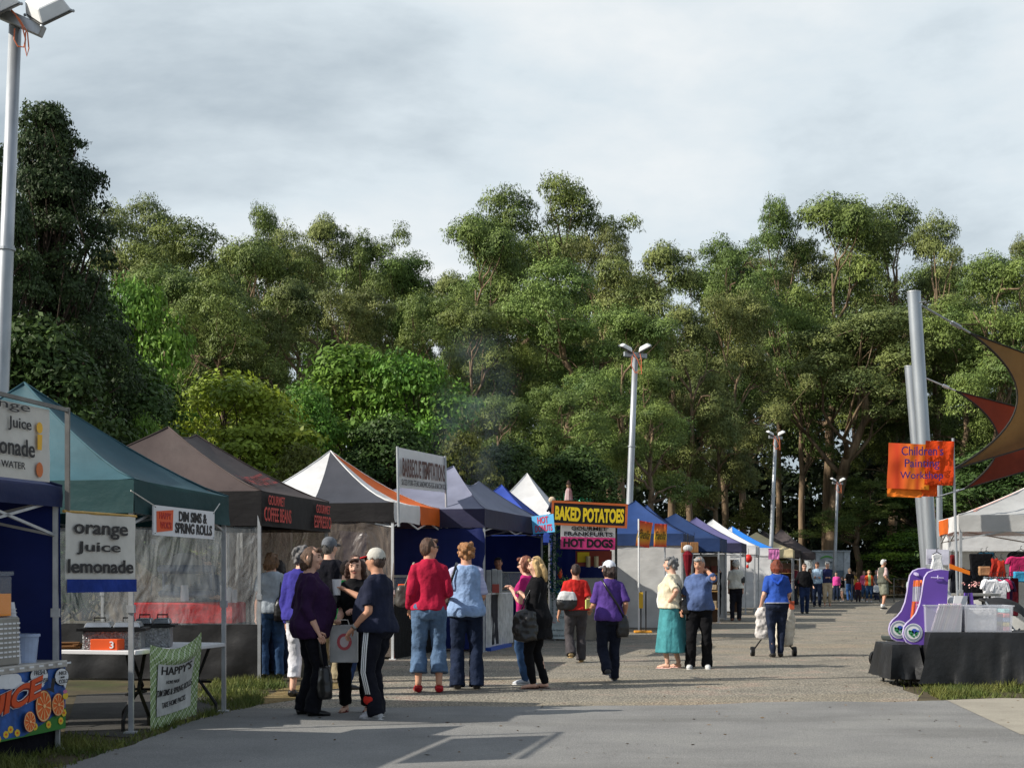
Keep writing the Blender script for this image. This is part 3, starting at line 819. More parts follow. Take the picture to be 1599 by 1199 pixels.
    for w in walls:
        i, mt, u0, u1, z0, z1 = w[:6]
        cs = (A, B, C_, D_); a, b = cs[i], cs[(i + 1) % 4]
        ins = (ctr - (a + b) / 2).normalized() * 0.03; ins.z = 0
        drape(a.lerp(b, u0) + ins, a.lerp(b, u1) + ins, z0, z1, mt, t, *w[6:7], **(w[7] if len(w) > 7 else {}))
    t['_n'] = 0; del t['_n']
    return t, (A, B, C_, D_), n, d
def col(px, Y): return Vector(((px - CX) * Y / F, Y, 0))

# clear plastic walls
def plastic(name, rgb, alpha, rough=0.18):
    m = M(name, rgb, rough=rough, var=0.25, vs=2.2, spec=0.9, alpha=alpha, bump=0.75, bs=1.5, detail=5, bd=0.10, stretch=(1.6, 1.6, .8))
    for n in m.node_tree.nodes:
        if n.type == 'TEX_NOISE' and abs(n.inputs['Scale'].default_value - 1.5) < .01: n.inputs['Distortion'].default_value = 1.6; n.inputs['Detail'].default_value = 2
    return m
m_plas = plastic('clear_plastic', (168, 176, 182), 0.27, 0.14)
m_plas2 = plastic('brown_clear_plastic', (118, 108, 100), 0.66, 0.24)
m_navy = tentm((30, 42, 82)); m_navyw = tentm((24, 38, 98), transl=0.2)
m_green = tentm((58, 92, 102)); m_greenv = tentm((32, 68, 70))
m_brown = tentm((80, 69, 67)); m_blackt = tentm((26, 24, 26))
m_whitet = tentm((228, 228, 228), transl=0.2); m_char = tentm((66, 68, 76)); m_orange = tentm((226, 108, 34), transl=0.2)
m_greyblue = tentm((128, 132, 152)); m_navyv = tentm((50, 50, 76)); m_blue2 = tentm((52, 78, 168)); m_cream = tentm((224, 208, 168), transl=0.2)
m_navy2 = tentm((44, 70, 122)); m_navy3 = tentm((36, 58, 100)); m_purp = tentm((94, 92, 134)); m_skyb = tentm((46, 124, 210)); m_charb = tentm((82, 74, 74))
m_ltgreen = tentm((150, 200, 160)); m_red = tentm((170, 60, 34))
m_wallw = tentm((214, 214, 212), transl=0.15)

# juice tent (near left) and its neighbours out of frame to the left, whose shade falls on the asphalt
JB = col(97, 12.04); JA = JB - ROW * 2.95
gazebo('navy juice tent at the left edge with dark blue walls', JA, JB, 2.95, 2.15, 0.17, [(JA + JB) / 2 + Vector((-1.44, 0.31, 3.0))], m_navy,
       walls=[(1, m_navyw, 0.0, 1.0, 0.05, 2.1, 'side_wall', dict(seed=2.0)), (2, m_navyw, 0, 1, 0.05, 2.1, 'side_wall', dict(seed=5.0))])
# green tent
GA, GB = col(209, 13.2), col(357, 15.3)
gazebo('green canvas tent selling dim sims, second stall along', GA, GB, 3.0, 2.28, 0.30, [P(38, 598, 14.4)], m_green, m_greenv, heB=2.23,
       walls=[(3, M('shade_curtain', (20, 20, 21), rough=0.8), 0.18, 0.42, 0.05, 2.0, 'side_curtain'), (2, M('shade_curtain', (20, 20, 21), rough=0.8), 0.0, 1.0, 0.03, 2.2, 'back_wall')])  # black back wall is added to block the sun from the left
# coffee tent
KA, KB = col(408, 19.4), col(514, 22.6)
gazebo('black and brown twin-peaked coffee tent with red lettering', KA, KB, 3.7, 2.52, 0.46, [P(263, 667, 20.6), P(306, 679, 22.3)], m_brown, m_blackt, ridge=0.10, legm=m_steel,
       walls=[(3, m_plas, 0.0, 1.0, 0.75, 2.05, 'side_wall', dict(seed=8.0, wob=0.08)), (3, M('black_skirt', (30, 30, 32), rough=0.5, bump=0.6, bs=4), 0.0, 1.0, 0.03, 0.76, 'side_wall', dict(seed=3.0, wob=0.07)),
              (1, m_plas2, 0.0, 1.0, 0.05, 2.1, 'side_wall', dict(seed=4.0))])
# barbecue tent
BA, BB = col(615, 24.3), col(692, 27.1)
gazebo('black, white and orange peaked barbecue tent', BA, BB, 3.0, 2.60, 0.33, [P(516, 704, 26.0)], [m_whitet, m_char, m_orange, m_blackt], [m_whitet, m_char, m_orange, m_blackt],
       rslots=[(0, 2), 2, 0, (0, 1)], vslots=[[0, 2], 2, 0, [0, 3]], pw=1.45, sag=0.05, legm=m_white,
       walls=[(3, m_plas2, 0.0, 1.0, 0.05, 2.3, 'side_wall', dict(seed=6.0, wob=0.1)), (2, m_plas2, 0, 1, 0.05, 2.3), (3, m_wallw, 0.0, 0.10, 0.05, 2.3, 'side_curtain')])
# grey-blue tent
TA = col(757, 26.7); TB = TA + ROW * 5.6
gazebo('long grey-blue tent with navy valance and blue walls, beside the barbecue tent', TA, TB, 3.0, 2.60, 0.34, [P(708, 728, 28.4), P(748, 752, 31.0)], m_greyblue, m_navyv, ridge=0.22,
       walls=[(1, m_navyw, 0.0, 1.0, 0.05, 2.25, 'side_wall', dict(seed=1.0, wob=0.12)), (2, m_navyw, 0, 1, 0.05, 2.25, 'side_wall', dict(seed=7.0, wob=0.12)), (3, m_navyw, 0.25, 1.0, 0.05, 2.25, 'side_wall', dict(seed=9.0, wob=0.12))])
def square(c, s, a=0.0):
    c = Vector((c.x, c.y, 0)); n = Vector((-ROW.y, ROW.x, 0))
    return c - ROW * s / 2 - n * s / 2, c + ROW * s / 2 - n * s / 2
for lb, pk, Y, rf, vl, he, rsl in [
    ('bright blue tent peak showing behind the long grey-blue tent', (783, 757), 36, [m_blue2], [m_blue2], 2.4, None),
    ('tall white cone-topped tent behind the baked potatoes sign', (823, 739), 39.5, [m_whitet], [m_whitet], 2.5, None),
    ('second navy tent peak just behind the paella tent', (1010, 789), 43.5, [m_navy2], [m_navy3], 2.3, None),
]:
    p = P(*pk, Y); a, b = square(p, 3.0)
    gazebo(lb, a, b, 3.0, he, 0.26, [p], rf, vl, truss=False, pw=1.3)
m_wallw2 = tentm((196, 196, 194), transl=0.1)
def rowtent(lb, px, Y, he, vh, pk, roof, val, Yp=None, walls=(), **k):
    A_ = col(px, Y); B_ = A_ + ROW * 3.0
    return gazebo(lb, A_, B_, 3.0, he, vh, [P(*pk, Yp or Y + 1.7)], roof, val, walls=walls, **k)
rowtent('navy paella tent with a white side wall', 1067, 37.0, 2.42, 0.30, (992, 782), m_navy2, m_navy3, walls=[(3, m_wallw2, 0.0, 1.0, 0.05, 2.15, 'side_wall', dict(wob=0.03)), (2, m_wallw2, 0, 1, 0.05, 2.15)])
rowtent('dark navy tent with folded valance after the paella tent', 1124, 42.0, 2.42, 0.38, (1055, 802), m_navy3, m_navy3, walls=[(2, m_navyw, 0, 1, 0.05, 2.1), (1, m_wallw, 0, 1, .05, 2.0)])
rowtent('purple-navy tent with pale piping, behind the walker in white', 1158, 48.0, 2.4, 0.30, (1087, 808), m_purp, m_navyv, walls=[(2, m_navyw, 0, 1, 0.05, 2.1)])
rowtent('white tent with red lantern on its white wall', 1180, 52.5, 2.4, 0.32, (1113, 811), m_whitet, m_whitet, walls=[(3, m_whitet, 0.0, 0.7, 0.05, 2.2)])
rowtent('blue, white and pale green striped tent', 1206, 57.5, 2.4, 0.32, (1143, 822), [m_skyb, m_whitet, m_ltgreen], [m_whitet, m_ltgreen], rslots=[0, 1, 0, (1, 0)], vslots=[1, 0, 0, 0], walls=[(3, m_whitet, 0.0, 1.0, 0.05, 2.1)])
rowtent('cream tent with pink flag in the far row', 1238, 62.0, 2.4, 0.34, (1181, 831), m_cream, m_cream)
rowtent('black tent with white piping between cream and charcoal tents', 1250, 66.0, 2.4, 0.3, (1191, 828), [m_blackt, m_whitet], [m_blackt], rslots=[1, 0, 0, 0])
rowtent('charcoal-brown tent at the far end of the row', 1273, 68.0, 2.34, 0.30, (1220, 826), m_charb, m_charb)

# right-hand gazebos
RA, RB = col(1497, 24.5), col(1466, 27.6)
d_ = (RB - RA).normalized()
gazebo('white and orange tent at the right edge', RA, RB, 3.1, 2.40, 0.28, [P(1622, 752, 26.2)], [m_whitet, m_orange, m_wallw2], [m_whitet, m_orange, m_red, m_wallw2], side=1, rslots=[1, 0, 0, 2], vslots=[[0, 1], 0, 0, 3], group='right-hand gazebos', truss=True)
WA, WB = col(1478, 33.0), col(1450, 36.0)
WA = col(1480, 33.0); WB = WA + Vector((0.25, 3.0, 0))
gazebo('plain white clothing tent at the right edge behind the orange one', WA, WB, 6.0, 2.32, 0.40, [P(1560, 795, 34.5), P(1660, 795, 34.5)], m_whitet, m_whitet, side=1, group='right-hand gazebos', sag=0.03,
       walls=[(1, m_wallw, 0, 1, 0.05, 2.0)])

# ------------------------------------------------------------------ signs
m_ink = paint((24, 24, 28)); m_signw = M('sign_white', (222, 222, 224), rough=0.5, var=0.05, vs=3)
m_canvasw = M('banner_canvas', (206, 202, 194), rough=0.85, var=0.08, vs=3, bump=0.4, bs=6)
m_bluestripe = cloth((40, 62, 140)); m_orangep = paint((226, 88, 36)); m_redp = paint((190, 50, 40)); m_yellowp = paint((246, 214, 40))
def up(v): return Vector((0, 0, v))
def L2(t, pl, s, x0, x1, y0, y1, mat, **k):
    "letters in a box given as fractions of the board (x from left, y from top)"
    return letters(t, pl, s, (x0 + x1) / 2 * pl.w, (1 - (y0 + y1) / 2) * pl.h, (x1 - x0) * pl.w, (y1 - y0) * pl.h, mat, **k)
def simple_sign(name, label, pl, mat, th=0.015, cat='sign', group=None, part='board', bevel=0.0):
    t = thing(name, label, cat, pl.p(pl.w / 2, 0), group)
    mb = MB(); board(mb, pl, 0, 0, pl.w, pl.h, -th, 0); mb.build(part, mat, t, bevel=bevel)
    return t
def clothboard(t, pl, mat, wob=0.02, name='cloth', nu=18, nv=12, seed=1.0, bulge=0.0):
    mb = MB()
    def fn(u, v):
        k = mnoise.noise((u * 5 + seed, v * 2.5, seed)) * wob
        return pl.p(u * pl.w, v * pl.h, k + bulge * math.sin(math.pi * u) - 0.004)
    mb.grid(fn, nu, nv)
    return mb.build(name, mat, t, smooth=True, fixn=False)

# banner above the juice tent, seen from its right end
r_ = JB - ROW * 0.267 + Vector((0.04, 0, 0)); zt = HC + 253 * 11.78 / F; zb = HC + 140 * 11.78 / F
pl = Plane(r_ - ROW * 1.7 + up(zb), ROW, (0, 0, 1), 1.7, zt - zb)
t = thing('hanging_banner', 'white juice banner on a grey frame above the navy tent, cut by the left edge', 'banner', pl.p(0.8, 0))
clothboard(t, pl, m_canvasw, 0.012)
def jl(s, d0, d1, y0, y1, **k): letters(t, pl, s, pl.w - (d0 + d1) / 2, pl.h * (1 - (y0 + y1) / 2), d1 - d0, (y1 - y0) * pl.h, m_ink, d=0.016, **k)
jl('orange', 0.33, 1.25, -0.02 + 0.04, 0.13); jl('Juice', 0.31, 0.64, 0.19, 0.38, bold=0.01); jl('lemonade', 0.26, 1.06, 0.47, 0.70, bold=0.015); jl('CHILLED WATER', 0.40, 1.15, 0.78, 0.87)
mb = MB(); x = pl.w - 0.19
mb.mi = 0; mb.prism([pl.p(x + .045 * math.cos(a), pl.h * .72 + .045 * math.sin(a), .017) for a in np.linspace(0, 6.0, 12)], pl.N, .003)
mb.prism([pl.p(x - .03, pl.h * .42, .017), pl.p(x + .03, pl.h * .42, .017), pl.p(x + .04, pl.h * .63, .017), pl.p(x - .03, pl.h * .63, .017)], pl.N, .003)
mb.build('glass_emblem', paint((232, 176, 40)), t); mb = MB(); mb.prism([pl.p(x + .05 * math.cos(a), pl.h * .15 + .06 * math.sin(a), .017) for a in np.linspace(0, 6.0, 12)], pl.N, .003)
mb.build('bottle_emblem', paint((206, 110, 50)), t)
fr = JB + Vector((0.05, -0.02, 0)); ztop = HC + (893 - 640) * 12.0 / F
mb = MB(); a = fr - ROW * 0.0; mb.beam(a + up(1.95), a + up(ztop + .02), 0.035); mb.beam(a + up(ztop), a - ROW * 1.95 + up(ztop + .03), 0.03); mb.build('frame', M('grey_pole', (120, 118, 114), metal=0.4, rough=0.5), t)

pl = signplane(103, 212, 798, 806, 127, 11.98, 12.95)
t = thing('hanging_banner', 'white banner reading orange Juice lemonade with a blue bottom stripe', 'banner', pl.p(pl.w / 2, 0))
clothboard(t, pl, m_canvasw, 0.012, seed=4.0)
mb = MB(); mb.grid(lambda u, v: pl.p(u * pl.w, v * 0.165 * pl.h, 0.012 + mnoise.noise((u * 5 + 4, v * .4, 4.0)) * 0.012), 14, 3); mb.build('stripe', m_bluestripe, t, fixn=False)
L2(t, pl, 'orange', 0.09, 0.86, 0.145, 0.325, m_ink, bold=0.016, d=0.014); L2(t, pl, 'Juice', 0.13, 0.75, 0.36, 0.525, m_ink, bold=0.012, d=0.014); L2(t, pl, 'lemonade', 0.01, 0.945, 0.585, 0.76, m_ink, bold=0.022, d=0.014)
mb = MB(); mb.tube([pl.p(-.02, pl.h, -.01), pl.p(pl.w + .02, pl.h, -.01)], 0.012, 8); mb.build('rod', M('brass_rod', (190, 150, 70), rough=0.5), t)

pl = signplane(240, 335, 788, 799, 47, 13.46, 14.72)
t = simple_sign('hanging_sign', 'white sign reading DIM SIMS & SPRING ROLLS with an orange square, on the green tent', pl, m_signw)
mb = MB(); mb.hexa([pl.p(x * pl.w, y * pl.h, d) for d in (0.0015, 0.004) for x, y in ((.045, .10), (.29, .20), (.30, .90), (.04, .80))]); mb.build('orange_square', m_orangep, t)
L2(t, pl, 'HAPPY', 0.08, 0.265, 0.22, 0.44, m_redp, d=0.006, bold=.02); L2(t, pl, "WOK'S", 0.09, 0.265, 0.52, 0.76, m_redp, d=0.006, bold=.02)
L2(t, pl, 'DIM SIMS &', 0.39, 0.86, 0.11, 0.47, m_ink, bold=0.03); L2(t, pl, 'SPRING ROLLS', 0.33, 0.95, 0.51, 0.88, m_ink, bold=0.03)
mb = MB()
for x in (.02, .98):
    for y in (.06, .94): mb.box(pl.p(x * pl.w, y * pl.h, .003), (.012, .012, .006))
mb.build('screw', m_ink, t)
mb = MB(); mb.tube([pl.p(0.02, pl.h * .97, 0), pl.p(-.32, pl.h * 1.4, -.06)], .006, 5); mb.build('tie_rope', m_canvasw, t); mb = MB(); mb.tube([pl.p(pl.w - .02, pl.h * .97, 0), pl.p(pl.w + .25, pl.h * 1.35, -.06)], .006, 5); mb.build('tie_rope', m_canvasw, t)

# red lettering on the coffee tent valance and roof
ct = [o for o in COL.objects if o.get('label', '').startswith('black and brown twin')][0]
m_coffred = paint((196, 66, 58))
kd = (KB - KA); pl = Plane(KA + up(2.06) + kd.normalized() * 0 , kd, (0, 0, 1), kd.length, 0.46)
L2(ct, pl, 'GOURMET', 0.05, 0.27, 0.10, 0.38, m_coffred, d=0.045, bold=0.012); L2(ct, pl, 'COFFEE BEANS', -0.02 + .02, 0.36, 0.45, 0.86, m_coffred, d=0.045, bold=0.012)
L2(ct, pl, 'GOURMET', 0.74, 0.97, 0.14, 0.42, m_coffred, d=0.045, bold=0.012); L2(ct, pl, 'ESPRESSO', 0.71, 0.985, 0.50, 0.90, m_coffred, d=0.045, bold=0.012)
def roofpt(u, v):
    a, b, pa, pb = KA + up(2.52), KB + up(2.52), P(263, 667, 20.6), P(306, 679, 22.3)
    e_ = a.lerp(b, u); p = pa.lerp(pb, u) - up(0.10 * math.sin(math.pi * u)); q = e_.lerp(p, v); q.z = e_.z + (p.z - e_.z) * v ** 1.22
    q.z -= 0.10 * math.sin(math.pi * u) * math.sin(math.pi * min(1, v * .9 + .1)); return q
vs, fs = textmesh('GOURMET COFFEE', 0.01); x0 = min(v.x for v in vs); x1 = max(v.x for v in vs)
mb = MB(); mb.add([roofpt(.30 + .60 * (v.x - x0) / (x1 - x0), .36 + .20 * v.y) + Vector((.02, -.02, .03)) for v in vs], fs); mb.build('lettering', m_coffred, ct, fixn=False)

pl = signplane(620.5, 695, 698, 713, 63, 24.05, 27.2)
t = thing('hanging_banner', 'white BARBECUE TEMPTATIONS banner stretched between two poles above the barbecue tent', 'banner', pl.p(pl.w / 2, 0))
clothboard(t, pl, m_signw, 0.02, seed=7.0)
L2(t, pl, 'BARBECUE TEMPTATIONS', 0.04, 0.93, 0.25, 0.72, paint((84, 40, 30)), bold=0.02, d=0.05)
L2(t, pl, 'SLICED PORK-STEAK SANDWICHES-EGG & BACON ROLLS', 0.02, 0.98, 0.78, 0.93, m_ink, d=0.05)
for (a, b, Y) in (((620.5, 697), (622.5, 822), 24.0), ((695, 712), (697.5, 830), 27.1)):
    mb = MB(); mb.tube([P(*a, Y), P(*b, Y)], .022, 8); mb.build('pole', m_galv, t)

pl = signplane(830, 864, 806, 802, 28, 30.4, 30.2)
t = simple_sign('hanging_sign', 'small sky-blue HOT DONUTS sign at the corner of the grey-blue tent', pl, paint((96, 178, 226)))
m_pinkred = paint((206, 60, 90))
L2(t, pl, 'HOT', 0.25, 0.75, 0.08, 0.46, m_pinkred, bold=0.03); L2(t, pl, 'DONUTS', 0.12, 0.9, 0.54, 0.92, m_pinkred, bold=0.03)

pl = signplane(862, 980.5, 781, 787, 38, 30.5, 30.7)
t = simple_sign('stall_sign', 'black BAKED POTATOES sign with yellow letters and an orange border', pl, m_ink, th=0.03)
b_ = 0.045
mb = MB()
for q in ((0, 0, pl.w, b_), (0, pl.h - b_, pl.w, pl.h), (0, b_, b_, pl.h - b_), (pl.w - b_, b_, pl.w, pl.h - b_)): board(mb, pl, *q, -0.03, 0.012)
mb.build('border', paint((206, 104, 50)), t)
L2(t, pl, 'BAKED POTATOES', 0.045, 0.955, 0.20, 0.79, m_yellowp, bold=0.045, arc=lambda a: -0.02 * (1 - 4 * a * a))
pl = signplane(876, 961, 818, 820, 38.5, 30.75, 30.95)
t = simple_sign('stall_sign', 'white and pink sign reading GOURMET FRANKFURTS HOT DOGS hung under the black one', pl, m_signw)
mb = MB(); board(mb, pl, 0, 0, pl.w, pl.h * 0.49, 0.0005, 0.004); mb.build('pink_panel', paint((236, 70, 140)), t)
L2(t, pl, 'GOURMET', 0.19, 0.84, 0.07, 0.24, m_ink, bold=0.015); L2(t, pl, 'FRANKFURTS', 0.06, 0.95, 0.29, 0.47, m_ink, bold=0.02); L2(t, pl, 'HOT DOGS', 0.05, 0.96, 0.57, 0.93, m_ink, bold=0.05, d=0.006)

def gradmat(name, stops, axis='Z', lo=0, hi=1):
    m = bpy.data.materials.new(name); m.use_nodes = True; tt = m.node_tree; b = tt.nodes['Principled BSDF']
    tc_ = tt.nodes.new('ShaderNodeTexCoord'); sp = tt.nodes.new('ShaderNodeSeparateXYZ'); mr = tt.nodes.new('ShaderNodeMapRange'); rr = tt.nodes.new('ShaderNodeValToRGB')
    mr.inputs[1].default_value = lo; mr.inputs[2].default_value = hi
    while len(rr.color_ramp.elements) < len(stops): rr.color_ramp.elements.new(.5)
    for e_, (p, c) in zip(rr.color_ramp.elements, stops): e_.position = p; e_.color = (*lin(c), 1)
    tt.links.new(tc_.outputs['Object'], sp.inputs[0]); tt.links.new(sp.outputs[axis], mr.inputs[0]); tt.links.new(mr.outputs[0], rr.inputs[0]); tt.links.new(rr.outputs[0], b.inputs['Base Color'])
    b.inputs['Roughness'].default_value = 0.7
    return m
for i, (pa, pb, ya, yb, hp, lb) in enumerate([(998.5, 1019.6, 812, 816, 40, 'left of two red and yellow Paella flags, beside its pole'), (1022, 1042, 817, 818, 36, 'right of two red and yellow Paella flags')]):
    pl = signplane(pa, pb, ya, yb, hp, 36.0, 36.1)
    t = thing('paella_flag', lb, 'flag', pl.p(pl.w / 2, 0), 'paella flags')
    clothboard(t, pl, gradmat('paella_print', [(0, (214, 52, 40)), (.45, (240, 200, 60)), (.65, (236, 140, 50)), (1, (206, 50, 40))], 'Z', 0, pl.h), 0.03, seed=i * 3.0 + 1)
    L2(t, pl, 'Paella', 0.12, 0.9, 0.33, 0.68, m_ink, d=0.025, shear=0.2)
    if i == 0:
        mb = MB(); q = pl.p(-.02, pl.h, 0); mb.tube([Vector((q.x, q.y, 0)), q + up(.03)], .02, 8); mb.build('pole', m_white, t)
    else:
        mb = MB(); q = pl.p(pl.w * .85, pl.h, -.03); mb.tube([Vector((q.x, q.y, 0)), q + up(.0)], .02, 8); mb.build('pole', m_galv, t)

# children's painting workshop flags
Yc = 22.4
t = thing('painted_sign', "orange Children's Painting Workshop cloth sign on a thin pole", 'sign', P(1490, 990, Yc))
pl = signplane(1388, 1454, 691, 694, 71, Yc, Yc); plA = pl
clothboard(t, pl, gradmat('workshop_print', [(0, (222, 90, 26)), (.25, (216, 66, 22)), (.62, (224, 118, 24)), (.72, (214, 76, 22)), (1, (232, 160, 24))], 'X', pl.p(0, 0).x - P(1490, 990, Yc).x, pl.p(pl.w, 0).x - P(1490, 990, Yc).x), 0.03, name='flag_cloth')
pl = signplane(1445, 1490, 688, 689, 69, Yc - .05, Yc - .05); clothboard(t, pl, cloth((222, 74, 28)), 0.03, name='flag_cloth', seed=9.0)
pl = signplane(1386, 1440, 750, 752, 25, Yc + .05, Yc + .05); clothboard(t, pl, cloth((240, 128, 44)), 0.03, name='flag_cloth', seed=5.0)
pl = signplane(1438, 1464, 752, 752, 23, Yc + .05, Yc + .05); clothboard(t, pl, cloth((232, 96, 36)), 0.03, name='flag_cloth', seed=6.0)
pl = signplane(1388, 1490, 690, 690, 70, Yc - .10, Yc - .10); m_vio = paint((70, 40, 110))
L2(t, pl, "Children's", 0.19, 0.83, 0.09, 0.30, m_vio, d=0.01, bold=.01); L2(t, pl, 'Painting', 0.24, 0.77, 0.38, 0.62, m_vio, d=0.01, bold=.01); L2(t, pl, 'Workshop', 0.17, 0.83, 0.66, 0.87, m_vio, d=0.01, bold=.01)
mb = MB(); mb.tube([P(1488, 684, Yc), P(1497, 1000, Yc), G(1499, 893 + HC * F / Yc)], .02, 8); mb.build('pole', m_galv, t)

# ------------------------------------------------------------------ sail poles and shade sails
def spole(a, b, Y, d, label):
    A_, B_ = P(*a, Y), P(*b, Y); dd = (B_ - A_).normalized(); base = A_ + dd * (A_.z / -dd.z)
    t = thing('sail_pole', label, 'pole', base, 'shade sail poles')
    mb = MB(); mb.tube([base, A_], [d / 2, d / 2], 20); mb.build('shaft', M('sail_pole_steel', (166, 172, 178), rough=0.35, var=.12, vs=3, metal=0.6, stretch=(1, 1, .25)), t); smooth_by_angle(t.children[0])
    mb = MB(); mb.tube([A_, A_ + up(.02)], [d / 2 * 1.03] * 2, 20); mb.build('cap', m_galv, t)
    mb = MB(); k = A_ + (base - A_) * .03; mb.tube([k + Vector((.05, -.1, 0)), k + Vector((d * .75, -.1, .02))], .012, 6); mb.build('eye_bolt', m_galv, t)
spole((1427, 457), (1455, 890), 24.0, 0.215, 'tallest leaning steel pole holding the tan shade sail')
spole((1421, 573), (1447, 890), 29.0, 0.215, 'shorter leaning steel pole just left of the tallest one')
spole((1466, 690), (1467, 880), 31.0, 0.13, 'thin upright steel pole behind the orange cloth sign')
def sail(label, mat, c, Y, cables, sags, nm='shade_sail'):
    "c: four corners (px, py, Y) in order; edges bow inwards by sags"
    q = [P(*k) for k in c]; ctr = sum(q, Vector()) / 4
    t = thing(nm, label, 'shade sail', Vector((ctr.x, ctr.y, min(v.z for v in q))), 'shade sails')
    def edge(a, b, u, s):
        p = a.lerp(b, u); return p + (ctr - (a + b) / 2) * s * 4 * u * (1 - u)
    def fn(u, v):
        b0 = edge(q[0], q[3], u, sags[3]); b1 = edge(q[1], q[2], u, sags[1]); l = edge(q[0], q[1], v, sags[0]); r = edge(q[3], q[2], v, sags[2])
        bil = q[0] * (1 - u) * (1 - v) + q[3] * u * (1 - v) + q[1] * (1 - u) * v + q[2] * u * v
        p = b0 * (1 - v) + b1 * v + l * (1 - u) + r * u - bil
        return p + Vector((0, .25, 0)) * math.sin(math.pi * u) * math.sin(math.pi * v)
    mb = MB(); mb.grid(fn, 22, 22); mb.build('sail_cloth', mat, t, smooth=True, fixn=False)
    mb = MB(); mb.tube([fn(0, v / 20) for v in range(21)], .018, 6); mb.tube([fn(v / 20, 0) for v in range(21)], .014, 6); mb.tube([fn(v / 20, 1) for v in range(21)], .014, 6); mb.build('edge_cable', M('sail_edge', (52, 48, 42), rough=.8), t)
    for a, b in cables:
        mb = MB(); mb.tube([P(*a), P(*b)], .016, 6); k = P(*a).lerp(P(*b), .8); mb.tube([P(*a).lerp(P(*b), .62), k], .035, 6); mb.build('cable', m_galv, t)
m_tan = M('tan_mesh', (112, 84, 48), rough=.85, var=.08, vs=2, transl=.35, bump=.2, bs=60)
m_rust = M('rust_mesh', (124, 50, 30), rough=.85, var=.08, vs=2, transl=.35, bump=.2, bs=60)
sail('tan shade sail curving in from the right edge', m_tan, [(1515, 520, 24.5), (1488, 733, 24.5), (1760, 652, 27), (1760, 610, 28)], 24, [((1437, 476, 24.0), (1515, 520, 24.5)), ((1455, 742, 24.2), (1488, 733, 24.5))], [0.62, 0.0, 0, 0.0])
sail('dark red shade sail behind the tan one', m_rust, [(1492, 610, 29), (1506, 763, 29), (1760, 690, 31), (1760, 680, 32)], 29, [((1440, 588, 29.0), (1492, 610, 29.0)), ((1462, 776, 29.0), (1506, 763, 29.0))], [0.43, 0.0, 0, 0.0])

# ------------------------------------------------------------------ juice stall
cr = JB + Vector((0.045, -0.01, 0)) - ROW * 0.03; n_ = Vector((-ROW.y, ROW.x, 0))
CW = 2.3
pl = Plane(cr - ROW * CW + up(.18), ROW, (0, 0, 1), CW, .54)
t = thing('juice_counter', 'juice stall counter with a painted front of orange slices and clouds', 'counter', pl.p(CW / 2, -.18))
mb = MB(); board(mb, pl, 0, 0, CW, .54, -.03, 0); mb.build('front_panel', paint((44, 92, 168), var=.3, vs=8), t)
mb = MB(); board(mb, pl, 0, .50, CW, .555, -.68, .02); mb.build('top', M('counter_top', (190, 184, 176), rough=.5), t, bevel=.006)
mb = MB(); board(mb, pl, .02, -.17, CW - .02, .49, -.62, -.08); mb.build('skirt', cloth((18, 18, 26)), t)
for i in range(2):
    mb = MB(); q = pl.p(CW - .03 - i * (CW - .08), 0, -.05); mb.beam(Vector((q.x, q.y, 0)), q, .03); mb.build('leg', m_steel, t)
mb = MB()
def A2(x, y):   # crop pixels of the painted panel -> panel metres
    fx = x / 690; return CW - .93 * (1 - fx), .54 * (1 - (y - (60 - 40 * fx)) / (920 - 70 * fx))
dl = [0.001]
def shape(pts, slot):
    mb.mi = slot; dl[0] += .0006
    mb.prism([pl.p(*A2(*q), dl[0]) for q in pts], pl.N, .0008)
def ellp(x, y, rx, ry, slot, n=28, a0=0.0):
    shape([(x + rx * math.cos(2 * math.pi * k / n + a0), y + ry * math.sin(2 * math.pi * k / n + a0)) for k in range(n)], slot)
shape([(-900, 1060), (-300, 900), (0, 960), (220, 935), (420, 800), (690, 600), (690, 868), (0, 985), (-900, 1180)], 0)
for q in ((30, 900), (75, 840), (145, 890), (335, 825), (485, 810), (625, 770), (660, 670), (-60, 950)):
    ellp(*q, 30, 50, 4, 7); ellp(q[0], q[1], 12, 18, 3, 8)
for q in ((30, 210, 90, 110), (-30, 240, 80, 70), (110, 215, 70, 90), (160, 270, 55, 40), (100, 290, 120, 30)): ellp(*q, 1)
ellp(370, 178, 102, 122, 2); ellp(370, 178, 96, 115, 1); shape([(385, 290), (430, 280), (405, 325)], 1)
ellp(625, 205, 84, 112, 2); ellp(625, 205, 78, 105, 1); shape([(640, 300), (690, 270), (665, 355)], 1)
for (x, y, rx, ry) in ((415, 565, 92, 208), (570, 558, 74, 148), (240, 752, 64, 136)):
    ellp(x, y, rx, ry, 5); ellp(x, y, rx * .93, ry * .95, 6); ellp(x, y, rx * .82, ry * .86, 3)
    for k in range(10):
        a = 2 * math.pi * k / 10 + .2; mb_ = .07
        shape([(x + rx * .1 * math.cos(a), y + ry * .1 * math.sin(a)), (x + rx * .8 * math.cos(a - mb_), y + ry * .84 * math.sin(a - mb_)), (x + rx * .8 * math.cos(a + mb_), y + ry * .84 * math.sin(a + mb_))], 6)
    ellp(x, y, rx * .16, ry * .13, 6, 10)
shape([(405, 350), (435, 335), (460, 335), (475, 212), (520, 220), (498, 340), (505, 405), (455, 375)], 7)
ellp(632, 450, 32, 45, 4, 9); ellp(628, 395, 24, 26, 8, 9)
for k in range(9): shape([(-200 + k * 105, 90 - 6 * k), (-150 + k * 105, 87 - 6 * k), (-150 + k * 105, 52 - 6 * k + 10), (-200 + k * 105, 55 - 6 * k + 10)], 1)
mb.build('painted_art', [paint((50, 120, 44)), m_signw, m_ink, paint((226, 100, 30)), paint((228, 190, 50)), paint((150, 50, 20)), paint((240, 190, 130)), m_ink, paint((200, 110, 150))], t)
